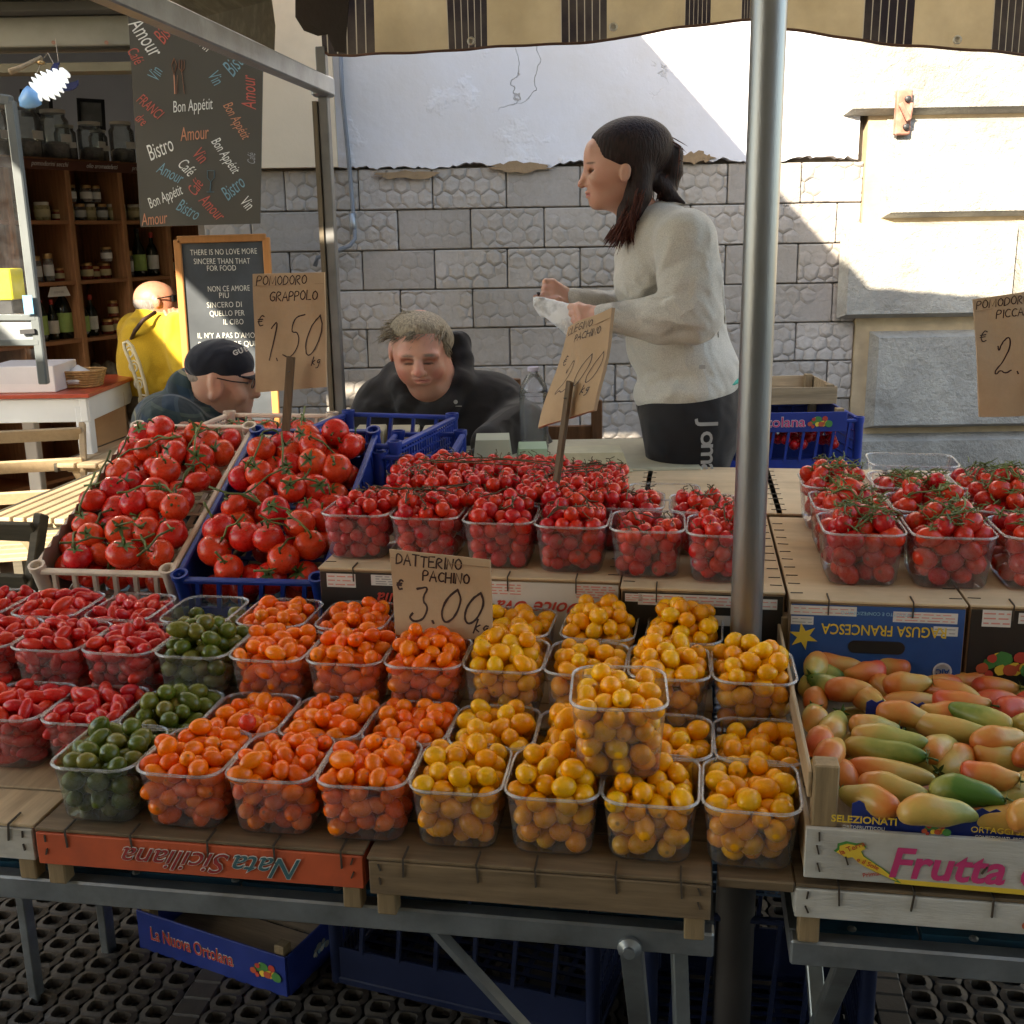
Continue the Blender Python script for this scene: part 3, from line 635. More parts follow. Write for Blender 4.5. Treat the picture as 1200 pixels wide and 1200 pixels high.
def fruitprint(par, M_, s, cols=(P_RED, P_YEL, P_GRN, P_ORANGE)):
    """small flat printed bunch of fruit"""
    mb = MB(); k = 0; rr = random.Random(3)
    for i in range(13):
        x, z, r = rr.uniform(-.5, .5) * s, rr.uniform(-.22, .22) * s, rr.uniform(.08, .19) * s; n = 10
        poly = [(x + math.cos(6.283 * j / n) * r, z + math.sin(6.283 * j / n) * r * rr.uniform(.8, 1.1)) for j in range(n)]
        mb.add([(a, -.0002 * k - .0002, b_) for a, b_ in poly], [tuple(range(n))], rr.choice((0, 0, 1, 2, 3))); k += 1
    return mb.build('fruit_print', list(cols), par, M_)
slat_crate('upturned crate with plain white slat at the foot of the long-tomato crate', .142, .60, 1.262, 1.66, .757, WSLAT, hslat=.040, text=frz, boards=W_OLD)
pk = thing('loose_plank', 'bare plank bridging the gap between tables under rightmost yellow punnets', 'plank', MS(.095, 1.262, .7505))
for i in range(3): MB().box((0, 0, 0), (.094 + .0, .09, .014), bev=.002).build('board', W_OLD, pk, Matrix.Translation((0, .046 + i * .094, 0)))
# the second step under the rear punnets
slat_crate('upturned crate forming the step under the rear red punnets', -1.30, -.90, 1.552, 1.835, .812, W_OLD, nst=0)
slat_crate('upturned crate forming the step under the rear orange punnets', -.894, -.412, 1.552, 1.835, .812, W_OLD, nst=0)
slat_crate('upturned crate forming the step under the rear yellow punnets', -.404, .046, 1.552, 1.83, .812, W_OLD, nst=0)

# ------------------------------------------------------------------ upturned cardboard boxes
def label_rows(t_, x0, z0, w_, h_, n=3, red=True):
    MB().box((x0, -.0012, z0), (w_, .0012, h_)).build('printed_label', P_WHITE, t_)
    mb = MB(); pl_ = t_.children[-1]
    for i in range(n):
        zz = z0 + h_ * (.5 - (i + .7) / (n + .4)); x = x0 - w_ * .45
        while x < x0 + w_ * .42:
            l = rnd.uniform(.006, .022); l = min(l, x0 + w_ * .46 - x)
            mb.box((x + l / 2, -.0021, zz), (l, .0004, h_ * .09)); x += l + .004
    mb.build('small_print', P_PINK if red else P_GREY, pl_ if pl_.name.startswith('printed_label') else t_)
def card_box(label, u0, u1, v0, v1, zb, zt, front, deco=None, group=None):
    wd, dp, h = u1 - u0, v1 - v0, zt - zb; t_ = thing('cardboard_box', label, 'box', MS((u0 + u1) / 2, v0, zb), group)
    MB().box((0, dp / 2 + .0015, h / 2 - .002), (wd, dp - .003, h - .004)).build('body', CARD, t_)
    MB().box((0, 0, (h - .006) / 2), (wd - .004, .003, h - .007)).build('front_panel', front, t_)
    m = MB(); m.box((0, dp / 2, h - .0), (wd + .002, dp + .004, .005), bev=.0015); m.build('top_sheet', CARDTOP, t_)
    for s in (-1, 1):
        for k in range(int(dp / .05)):
            MB().box((s * (wd / 2 - .012), .03 + k * .05, h + .003), (.018, .0016, .0012)).build('staple', IRON, t_, None) if False else link('staple', STAPLET, t_, Matrix.Translation((s * (wd / 2 - .012), .03 + k * .05 + rnd.uniform(-.004, .004), h + .0032)) @ Matrix.Rotation(rnd.uniform(-.1, .1), 4, 'Z'))
    for x in (-wd * .28, wd * .2): link('staple', STAPLE, t_, Matrix.Translation((x, -.0022, h + .003)))
    if deco: deco(t_, wd, h)
    return t_
STAPLET = MB().box((0, 0, 0), (.02, .0018, .0012)).mesh('staple', IRON)
def d_black1(t_, wd, h):
    label_rows(t_, -wd * .36, h - .022, .055, .026); label_rows(t_, wd * .12, h - .019, .17, .020, 4, False)
    lettering('di Sicilia', .036, P_RED, t_, Matrix.Translation((.02, -.0022, h - .054)), math.pi, shear=.35, offset=.012)
    fruitprint(t_, Matrix.Translation((-.09, -.0022, .03)), .05)
def d_white(t_, wd, h):
    label_rows(t_, -.075, h - .020, .060, .024, 4); label_rows(t_, .085, h - .020, .075, .026, 5)
    lettering('La Dolce Uva', .036, P_RED, t_, Matrix.Translation((.01, -.0022, h - .052)), math.pi, shear=.4, offset=.015)
    fruitprint(t_, Matrix.Translation((-.115, -.0022, h - .05)), .04)
def d_black2(t_, wd, h):
    label_rows(t_, -wd * .42, h - .016, .030, .014); label_rows(t_, -.02, h - .018, .175, .020, 3); label_rows(t_, .11, h - .02, .03, .018, 2)
    label_rows(t_, .0, h - .052, .12, .018, 0)
    MB().lathe([(.014, 0), (.014, .0006), (.011, .0006)], 20, M=Matrix.Rotation(R_(90), 3, 'X')).build('round_mark', P_GREY, t_, Matrix.Translation((.118, -.002, .045)))
def d_blue(t_, wd, h):
    label_rows(t_, -.085, h - .016, .105, .016, 2); label_rows(t_, .075, h - .022, .10, .018, 3); label_rows(t_, -.118, h - .034, .036, .014, 2, False); label_rows(t_, .108, h - .044, .038, .016, 2, False)
    lettering('RAGUSA FRANCESCA', .0255, P_YEL, t_, Matrix.Translation((.012, -.0022, h - .046)), math.pi, offset=.010, xs=.80)
    lettering('PRODOTTO E CONFEZIONATO', .008, P_LBLUE, t_, Matrix.Translation((.0, -.0022, h - .018)), math.pi)
    lettering('ORTOFRUTTA DI QUALITA', .007, P_WHITE, t_, Matrix.Translation((-.01, -.0022, .012)), math.pi)
    k = MB(); pts = [(-.045 + .012 * math.cos(a) if 0 else 0, 0) for a in ()]
    poly = [(math.cos(a) * .011 + (.034 if math.cos(a) > 0 else -.034), math.sin(a) * .011) for a in np.linspace(-math.pi / 2, 1.5 * math.pi, 22, endpoint=False)]
    k.prism(poly, .001); k.build('hand_hole', P_BLACK, t_, Matrix.Translation((.002, -.0022, h - .076)))
    k = MB(); poly = [((.024 if i % 2 else .010) * math.cos(math.pi * i / 6 + .2), (.024 if i % 2 else .010) * math.sin(math.pi * i / 6 + .2)) for i in range(12)]
    k.prism(poly, .0006); k.build('star_print', P_YEL, t_, Matrix.Translation((-.115, -.0022, h - .062)))
    MB().lathe([(.015, 0), (.015, .0006), (.012, .0006), (.012, 0)], 20, M=Matrix.Rotation(R_(90), 3, 'X')).build('round_mark', P_WHITE, t_, Matrix.Translation((.108, -.002, .03)))
    lettering('AIC', .013, P_BLUE, t_, Matrix.Translation((.108, -.0032, .03)), math.pi, offset=.03)
def d_black3(t_, wd, h):
    label_rows(t_, -.108, h - .020, .044, .028, 3); label_rows(t_, -.045, h - .018, .06, .018, 2)
    lettering('Sicilia', .05, P_RED, t_, Matrix.Translation((.01, -.0022, h - .045)), math.pi, shear=.4, offset=.015)
    fruitprint(t_, Matrix.Translation((-.09, -.0022, .045)), .085)
card_box('upturned black printed box with red script, leftmost under the cherry tomatoes', -.668, -.372, 1.872, 2.37, .812, .955, P_BLACK, d_black1)
card_box('upturned white printed box behind the three-euro price sign', -.368, -.115, 1.848, 2.36, .812, .955, P_WHITE, d_white)
card_box('upturned black box with white labels beside the round pole', -.110, .163, 1.815, 2.35, .812, .955, P_BLACK, d_black2)
card_box('upturned blue box with yellow name and hand hole, above the long tomatoes', .170, .446, 1.782, 2.32, .812, .955, P_BLUE, d_blue)
card_box('upturned black box with fruit print at the right edge', .452, .75, 1.785, 2.32, .812, .955, P_BLACK, d_black3)
for i, (a, b_, lb) in enumerate([(-.64, -.36, 'upturned brown box at the back left of the cherry display'), (-.35, -.12, 'upturned brown box behind the white printed one'), (-.112, .17, 'upturned brown box at the back, in front of the standing woman'),
        (.178, .46, 'upturned brown box at the back right of the round pole'), (.466, .76, 'upturned brown box at the back right corner')]):
    card_box(lb, a + .01, b_ + .03, 2.362, 2.83, .83, .953, CARD)
for i, (a, b_, c_, d_, lb) in enumerate([(-.66, -.40, 1.9, 2.8, 'lower support crate hidden under the left boxes'), (-.36, .14, 1.9, 2.8, 'lower support crate hidden under the middle boxes'), (.20, .74, 1.86, 2.8, 'lower support crate hidden under the right boxes')]):
    slat_crate(lb, a, b_, c_, d_, .810, W_OLD, nst=0)

# ------------------------------------------------------------------ punnets
def punnet_meshes(w_, d_, h_, n=6):
    def ring(hw, hd, r, z, out=0):
        pts = []
        for cx, cy, a0 in ((1, 1, 0), (-1, 1, 90), (-1, -1, 180), (1, -1, 270)):
            for k in range(n + 1):
                a = R_(a0 + 90 * k / n); pts.append((cx * (hw - r) + math.cos(a) * r, cy * (hd - r) + math.sin(a) * r, z))
        return pts
    tp = .86; hw, hd = w_ / 2 - .003, d_ / 2 - .003
    rings = [ring(hw * tp - .012, hd * tp - .012, .012, .0015), ring(hw * tp - .003, hd * tp - .003, .02, .003), ring(hw * tp + .001, hd * tp + .001, .022, .010),
             ring(hw * .93, hd * .93, .025, h_ * .5), ring(hw, hd, .028, h_ - .006), ring(hw, hd, .028, h_ - .001)]
    m = len(rings[0]); vs = [p for r in rings for p in r]; fs = [tuple(range(m))[::-1]]
    for i in range(len(rings) - 1): fs += [(i * m + k, i * m + (k + 1) % m, (i + 1) * m + (k + 1) % m, (i + 1) * m + k) for k in range(m)]
    body = MB().add(vs, fs).mesh('tray', PLAS, True)
    rr = [ring(hw, hd, .028, h_ - .0035), ring(hw + .003, hd + .003, .030, h_ - .0035), ring(hw + .0036, hd + .0036, .030, h_ - .001), ring(hw + .002, hd + .002, .030, h_ + .0004), ring(hw, hd, .028, h_)]
    vs = [p for r in rr for p in r]; fs = []
    for i in range(5): j = (i + 1) % 5; fs += [(i * m + k, i * m + (k + 1) % m, j * m + (k + 1) % m, j * m + k) for k in range(m)]
    rim = MB().add(vs, fs).mesh('rim', PLASR, True)
    return body, rim
PM = {}
def punnet(label, M_, w_=.126, d_=.148, h_=.09, group=None):
    k = (w_, d_, h_)
    if k not in PM: PM[k] = punnet_meshes(*k)
    o = thing('plastic_punnet', label, 'punnet', M_, group); link('tray', PM[k][0], o); link('rim', PM[k][1], o); return o

def pack(w_, d_, h_, r, fill, dome, seed, K=26, nmax=170, ov=.84):
    """drop spheres one by one into the tray and keep the lowest resting place; heaps up to a dome"""
    g_ = np.random.default_rng(seed); P = np.zeros((0, 3)); out = []
    hw, hd = w_ / 2 - .005, d_ / 2 - .005
    for it in range(nmax):
        s = g_.uniform(-1, 1, (K, 2)); z = np.full(K, r + .002)
        for _ in range(2):
            f = .87 + .13 * np.clip(z / h_, 0, 1); x = s[:, 0] * (hw * f - r * .92); y = s[:, 1] * (hd * f - r * .92)
            z = np.full(K, r + .002)
            if len(P):
                d2 = (x[:, None] - P[None, :, 0]) ** 2 + (y[:, None] - P[None, :, 1]) ** 2; q = (2 * r * ov) ** 2 - d2
                z = np.maximum(z, np.where(q > 0, P[None, :, 2] + np.sqrt(np.maximum(q, 0)), 0).max(1))
        lim = h_ * fill + .006 + dome * (1 - s[:, 0] ** 4 * .85) * (1 - s[:, 1] ** 4 * .85)
        ex = z - lim; k = int(np.argmin(z + np.where(ex > 0, ex * 3, 0)))
        if ex[k] > 0: break
        P = np.vstack([P, [x[k], y[k], z[k]]])
    return P
def egg(a, bb, n=18, m=11, waist=0, blunt=1, name='tomato', m_=None, lobes=0, dimple=0):
    vs = []; fs = []; pole = []
    for i in range(m + 1):
        th_ = math.pi * i / m; zz = -math.cos(th_); rr = max(0, math.sin(th_)) ** blunt
        for k in range(n):
            ph = 2 * math.pi * k / n; f = 1 + waist * zz + lobes * math.cos(5 * ph) * rr * max(0, zz + .2)
            z = a * zz - dimple * math.exp(-(rr / .35) ** 2) * (zz > 0)
            vs.append((bb * rr * f * math.cos(ph), bb * rr * f * math.sin(ph), z)); pole.append(max(0, zz))
    for i in range(m):
        for k in range(n): fs.append((i * n + k, i * n + (k + 1) % n, (i + 1) * n + (k + 1) % n, (i + 1) * n + k))
    me = MB().add(vs, fs).mesh(name, m_, True); bm = bmesh.new(); bm.from_mesh(me); bmesh.ops.remove_doubles(bm, verts=bm.verts, dist=1e-6); bm.to_mesh(me); bm.free()
    me.polygons.foreach_set('use_smooth', [True] * len(me.polygons))
    at = me.attributes.new('pole', 'FLOAT', 'POINT'); zs = np.array([v.co.z for v in me.vertices]); at.data.foreach_set('value', np.clip(zs / max(zs.max(), 1e-6), 0, 1).astype(np.float32) ** (1 if a >= bb else .5)); return me
KINDS = {  # name, label noun, material, half length, half width, packing radius
 'yellow': ('yellow_plum_tomato', 'yellow plum tomato', F_YEL, .0168, .0142, .0143),
 'orange': ('orange_plum_tomato', 'orange plum tomato', F_ORA, .0166, .0124, .0128),
 'red': ('red_plum_tomato', 'red plum tomato', F_RED, .0190, .0108, .0122),
 'green': ('green_plum_tomato', 'dark green plum tomato', F_GRN, .0174, .0140, .0145),
 'cherry': ('cherry_tomato', 'round red cherry tomato', F_CHE, .0144, .0148, .0144),
 'picca': ('piccadilly_tomato', 'oval deep red tomato on green vine', F_PIC, .0212, .0176, .0178)}
HI = {k: [egg(v[3] * s1, v[4] * s2, waist=wq, m_=v[2], name=v[0]) for s1, s2, wq in ((1, 1, .06), (1.12, .95, -.05), (.88, .93, .04))] for k, v in KINDS.items()}
LO = {k: egg(v[3], v[4], 10, 7, m_=v[2]) for k, v in KINDS.items()}
CAL = []
def calyx_mesh(r, n, seed, stalk=.012, m=CALYX):
    g_ = random.Random(seed); mb = MB()
    for k in range(n):
        a = 6.283 * k / n + g_.uniform(-.25, .25); l = r * g_.uniform(.75, 1.2); wd = r * .17; ca, sa_ = math.cos(a), math.sin(a); cu = g_.uniform(-.1, .6)
        P = []
        for t_, w1, z in ((.05, .8, .0), (.35, 1, .04 * 1), (.7, .65, .02 + cu * .15), (1, .05, -.05 + cu * .5)):
            c0 = Vector((ca * l * t_, sa_ * l * t_, z * r)); sd = Vector((-sa_, ca, 0)) * wd * w1; P += [c0 + sd, c0 - sd]
        mb.add(P, [(2 * i, 2 * i + 1, 2 * i + 3, 2 * i + 2) for i in range(3)])
    mb.tube([(0, 0, -.001), (g_.uniform(-.002, .002), 0, stalk * .5), (g_.uniform(-.006, .006), g_.uniform(-.006, .006), stalk)], [r * .11, r * .09, r * .13], 5)
    return mb.mesh('calyx', m, True)
instances = []     # (kind, world matrix, score, punnet label, seed)
pcount = 0
def rand_rot(rr, flat_=True):
    q = Euler((R_(90) + rr.gauss(0, .45) if flat_ else rr.uniform(0, 6.28), rr.gauss(0, .4), rr.uniform(0, 6.283))).to_matrix()
    return (Matrix.Rotation(rr.uniform(0, 6.283), 3, 'Z') @ q).to_4x4()
stemthings = []
def filled(kind, label, flabel, u, v, zb, w_=.126, d_=.148, h_=.09, fill=.86, dome=.02, rz=0, rx=0, stems=None):
    global pcount
    pcount += 1; rr = random.Random(100 + pcount); M_ = MS(u, v + d_ / 2, zb, rz + rr.uniform(-.03, .03), rx)
    punnet(label, M_, w_, d_, h_)
    K_ = KINDS[kind]; P = pack(w_, d_, h_, K_[5], fill, dome, 500 + pcount)
    for p in P:
        up_ = not np.any((np.hypot(P[:, 0] - p[0], P[:, 1] - p[1]) < K_[5] * 1.1) & (P[:, 2] > p[2] + K_[5] * .7))
        fr_ = p[1] < -d_ / 2 * .9 + K_[5] * 1.7
        M2 = M_ @ Matrix.Translation(p) @ rand_rot(rr, kind not in ('cherry',)) @ Matrix.Diagonal((*[rr.uniform(.9, 1.08)] * 3, 1))
        instances.append((kind, M2, (2 if up_ else 0) + (1 if fr_ else 0), flabel, v, up_))
    if stems: stems(M_, P, K_[5], rr, label)
    return M_
def top_pts(P, r): return [p for p in P if not np.any((np.hypot(P[:, 0] - p[0], P[:, 1] - p[1]) < r * 1.2) & (P[:, 2] > p[2] + r * .6))]
def brown_stems(M_, P, r, rr, label, m=STEMB, dens=.7, cr_=.008, green=False):
    mb = MB(); T = top_pts(P, r); T = [Vector(p) for p in T]; rr.shuffle(T)
    for p in T[:int(len(T) * dens)]:
        q = p + Vector((rr.uniform(-.6, .6), rr.uniform(-.6, .6), .85)).normalized() * r * .98; nrm = (q - p).normalized()
        rot = nrm.to_track_quat('Z', 'Y').to_matrix()
        for k in range(5):
            a = 6.283 * k / 5 + rr.uniform(-.3, .3); l = cr_ * rr.uniform(.7, 1.2); d1 = Vector((math.cos(a), math.sin(a), .12)); sd = Vector((-math.sin(a), math.cos(a), 0)) * l * .13
            vs = [rot @ (d1 * l * .1 + sd) + q, rot @ (d1 * l * .1 - sd) + q, rot @ (d1 * l * .6 - sd) + q, rot @ (d1 * l + Vector((0, 0, rr.uniform(-.001, .003)))) + q, rot @ (d1 * l * .6 + sd) + q]
            mb.add(vs, [(0, 1, 2, 3, 4)])
        e = q + nrm * .008 + Vector((rr.uniform(-.012, .012), rr.uniform(-.012, .012), rr.uniform(-.002, .006)))
        mb.tube([q, q + nrm * .006, e], [.0011, .0009, .0012], 4)
    for k in range(2 + int(dens * 2)):
        if len(T) < 4: break
        a, b_, c_ = rr.sample(T, 3); pts = sorted([a, b_, c_], key=lambda p: p.x + p.y * .3); up_ = Vector((0, 0, r * 1.25)); z0_ = max(p.z for p in pts) * .4
        P4 = []
        for i in range(9):
            t_ = i / 8; p = pts[0] * (1 - t_) ** 2 + pts[1] * 2 * t_ * (1 - t_) + pts[2] * t_ * t_
            near = min(T, key=lambda q: (q.xy - p.xy).length); P4.append(Vector((p.x, p.y, max(near.z * .7 + p.z * .3, p.z) + r * 1.02 + rr.uniform(0, .004))))
        mb.tube(P4, .0014 if not green else .0017, 5)
    return mb, label
def cherry_stems(M_, P, r, rr, label):
    mb, _ = brown_stems(M_, P, r, rr, label, dens=.75)
    o = mb.build('vine_stem', STEMB, None, M_, smooth=False); tag(o, 'thin brown vine stems tangled over the ' + label.replace('clear punnet of ', '').replace('round red ', ''), 'vine stems')
    o['kind'] = 'stuff'
def green_stems(M_, P, r, rr, label):
    mb, _ = brown_stems(M_, P, r, rr, label, dens=1.0, cr_=.016, green=True)
    T = [Vector(p) for p in top_pts(P, r)]
    right = [p for p in T if p.x > -.035] or T
    for _k in range(95):                                   # dense curled sepals where the trusses meet
        p = rr.choice(right) + Vector((rr.uniform(-.014, .014), rr.uniform(-.014, .014), r * rr.uniform(.75, 1.35))); a = rr.uniform(0, 6.28); l = rr.uniform(.009, .022)
        d1 = Vector((math.cos(a), math.sin(a), rr.uniform(-.3, .7))) * l; bend = Vector((rr.uniform(-.4, .4), rr.uniform(-.4, .4), rr.uniform(-.2, .6))) * l * .5
        mb.tube([p, p + d1 * .5 + bend * .5, p + d1 + bend * -.2], [.0013, .0012, .0004], 4)
    o = mb.build('vine_stem', STEM, None, M_); tag(o, 'curly green vine stems on the ' + label.replace('clear punnet of ', ''), 'vine stems'); o['kind'] = 'stuff'

PW, PD = .1255, .146
ordn = ['leftmost', 'second from left', 'third from left', 'fourth from left', 'fifth from left', 'sixth from left', 'seventh from left', 'eighth from left', 'ninth from left', 'tenth from left', 'eleventh from left']
noun = {'yellow': 'yellow plum tomatoes', 'orange': 'orange plum tomatoes', 'red': 'red plum tomatoes', 'green': 'dark green plum tomatoes', 'cherry': 'round red cherry tomatoes', 'picca': 'oval vine tomatoes'}
def row(kinds, u0, v0, zb, rowname, fills=None, domes=None, pitch=.127, dv=None, counts=None):
    n = {}; tot = {}
    for k in kinds: tot[k] = tot.get(k, 0) + 1
    for i, k in enumerate(kinds):
        j = n.get(k, 0); n[k] = j + 1; pos = 'only one' if tot[k] == 1 else ('rightmost' if j == tot[k] - 1 else ordn[j])
        where = ('in the ' + rowname) if tot[k] == 1 else (pos + ' in the ' + rowname)
        lab = 'clear punnet of %s, %s' % (noun[k], where)
        fl = '%s in the punnet %s' % (KINDS[k][1], ('of its colour ' + where))
        filled(k, lab, fl, u0 + (i + .5) * pitch, v0 + (dv[i] if dv else 0), zb, PW, PD, .09, min(1.0, (fills or {}).get(i, .84) + .06), (domes or {}).get(i, .022) + (.006 if (domes or {}).get(i, 1) > .001 else 0))
row(['green'] + ['orange'] * 3 + ['yellow'] * 4, -.864, 1.262, .762, 'front row', domes={0: .022, 4: .022, 5: .04, 3: .02, 6: .016, 7: .018}, fills={0: .88, 1: .86, 6: .80})
row(['red', 'red', 'green'] + ['orange'] * 3 + ['yellow'] * 4, -1.085, 1.395, .762, 'second row', domes={0: .03, 8: .010, 9: .012, 1: .012, 4: .028, 6: .022, 7: .035}, fills={2: .80, 3: .82, 5: .82, 9: .76, 8: .76, 1: .82}, pitch=.1253)
row(['red', 'red', 'red', 'green'] + ['orange'] * 3 + ['yellow'] * 4, -1.225, 1.545, .814, 'third row', domes={i: .032 for i in range(11)}, fills={10: .86, 9: .9}, pitch=.1265)
row(['red', 'red', 'red', 'green'] + ['orange'] * 3 + ['yellow'] * 3, -1.345, 1.698, .814, 'fourth row', domes={0: .006, 1: .02, 2: .008, 3: .0, 4: .02, 5: .02, 6: .02, 7: .03, 8: .04, 9: .042}, fills={3: .62, 4: .82, 5: .82}, pitch=.1415)
# punnet set on top of the others
filled('yellow', 'clear punnet of yellow plum tomatoes stacked on top of the front rows', 'yellow plum tomato in the punnet standing on top of others', -.085, 1.300, .858, .128, .146, .105, .84, .026, rz=.05)
# cherry tomatoes on the boxes
row(['cherry'] * 6, -.678, 1.875, .958, 'front row on the boxes', domes={i: .034 for i in range(6)}, pitch=.1315, dv=[.035, .03, .0, -.0, -.015, -.03]) if False else None
def cher(lst, names):
    for (u, v, d, f), nm in zip(lst, names):
        filled('cherry', 'clear punnet of round red cherry tomatoes, ' + nm, 'round red cherry tomato in the punnet ' + nm, u, v, .958, .132, .15, .09, f, d, stems=cherry_stems)
cher([(-.612, 1.905, .032, .9), (-.478, 1.895, .036, .9), (-.338, 1.875, .030, .9), (-.204, 1.860, .040, .9), (-.070, 1.845, .012, .84), (.064, 1.830, .026, .86),
      (-.54, 2.06, .03, .95), (-.40, 2.045, .03, .95), (-.255, 2.03, .03, .95), (-.11, 2.005, .02, .82), (.03, 1.99, .028, .84),
      (-.50, 2.215, .035, .95), (-.355, 2.20, .035, .95), (-.205, 2.185, .035, .95)],
     ['front left corner above black box', 'front row, second from left above boxes', 'front row above the white box, left one', 'front row above the white box, right one', 'front row, left of the pole with flat top', 'front row, partly behind the round pole',
      'second row, leftmost, heaped high', 'second row, second heap from left', 'second row, by the price stick', 'second row, in front of the empty punnet', 'second row, partly behind the round pole',
      'back row by the blue crate', 'back row, middle heap', 'back row, right of the price stick'])
def blanket(u, v, z, w_, d_, dome, label, seed):
    rr = random.Random(seed); P = pack(w_, d_, .02, KINDS['cherry'][5], 0, dome, seed, K=40, nmax=400); M_ = MS(u, v, z, .03)
    for p in P:
        up_ = not np.any((np.hypot(P[:, 0] - p[0], P[:, 1] - p[1]) < .0158) & (P[:, 2] > p[2] + .01))
        instances.append(('cherry', M_ @ Matrix.Translation(p) @ rand_rot(rr, False) @ Matrix.Diagonal((*[rr.uniform(.9, 1.08)] * 3, 1)), 2 if up_ else 0, label, v, up_))
    cherry_stems(M_, P, KINDS['cherry'][5], rr, label)
blanket(-.425, 2.19, 1.058, .40, .30, .062, 'round red cherry tomato in the broad heap spilling over the back punnets', 901)
blanket(-.225, 2.14, 1.050, .24, .34, .058, 'round red cherry tomato heaped around the foot of the leaning price sign', 902)
blanket(-.50, 2.02, 1.044, .26, .16, .040, 'round red cherry tomato heaped above the left rear punnets', 903)
punnet('empty clear punnet behind the cherry tomatoes, left of the round pole', MS(-.05, 2.24, .958, .03), .15, .15, .07)
def pic(lst, names):
    for (u, v, d, f), nm in zip(lst, names):
        filled('picca', 'clear punnet of oval vine tomatoes, ' + nm, 'oval deep red vine tomato in the punnet ' + nm, u, v, .958, .138, .155, .095, f, d, stems=green_stems)
pic([(.294, 1.842, .030, .86), (.437, 1.838, .034, .88), (.582, 1.845, .034, .88), (.296, 2.01, .034, .9), (.436, 2.01, .04, .88), (.578, 2.02, .05, .9), (.292, 2.19, .03, .9), (.431, 2.20, .03, .85), (.590, 2.20, .05, .9)],
    ['front left above the blue box', 'front middle above the blue box', 'front right at the picture edge', 'middle row, left one', 'middle row, centre one', 'middle row, right edge heap', 'back row, left one', 'back row, centre one', 'back row, right edge heap'])
punnet('empty tall clear punnet at the back right', MS(.475, 2.46, .958, -.05), .185, .14, .10)
punnet('nearly empty clear punnet in front of the tall empty one', MS(.50, 2.36, .958, .06) , .16, .11, .075) if False else filled('picca', 'nearly empty clear punnet with few tomatoes, right of the empty one', 'oval tomato lying low in the nearly empty punnet', .515, 2.345, .958, .165, .10, .075, .5, .0)

def emit_instances():
    stuff = {k: [] for k in KINDS}
    for kind in KINDS:
        L_ = [i for i in instances if i[0] == kind]; L_.sort(key=lambda i: (0 if i[2] > 0 else 1, i[4] - (.12 if i[2] >= 2 else 0)))
        vis = [i for i in L_ if i[2] > 0]; pick = vis[:300]; ids = set(id(i) for i in pick); rest = [i for i in L_ if id(i) not in ids]
        for i in pick:
            o = link(KINDS[kind][0], rnd.choice(HI[kind]), None, i[1])
            tag(o, i[3], 'tomato', 'tomatoes: ' + i[3])
        if rest:
            base = LO[kind]; V = np.array([v.co[:] for v in base.vertices]); F = [tuple(p.vertices) for p in base.polygons]; nv = len(V)
            vs = np.concatenate([V @ np.array(i[1].to_3x3()).T + np.array(i[1].translation) for i in rest]); fs = [tuple(a + k * nv for a in f) for k in range(len(rest)) for f in F]
            me = bpy.data.meshes.new(KINDS[kind][0] + '_heap'); me.from_pydata(vs.tolist(), [], fs); me.materials.append(KINDS[kind][2]); me.polygons.foreach_set('use_smooth', [True] * len(fs))
            a = me.attributes.new('rnd', 'FLOAT', 'POINT'); a.data.foreach_set('value', np.repeat(npr.uniform(0, 1, len(rest)), nv).astype(np.float32))
            pl = np.array([d.value for d in base.attributes['pole'].data]); a = me.attributes.new('pole', 'FLOAT', 'POINT'); a.data.foreach_set('value', np.tile(pl, len(rest)).astype(np.float32))
            o = link(KINDS[kind][0] + '_heap', me); tag(o, 'remaining %ss lying deeper in their punnets' % KINDS[kind][1], 'tomatoes', kind='stuff')
emit_instances()
o = link('red_plum_tomato', egg(.0128, .0128, m_=F_RED), None, MS(-.622, 1.40, .868)); tag(o, 'single round red tomato strayed among the orange punnets', 'tomato')
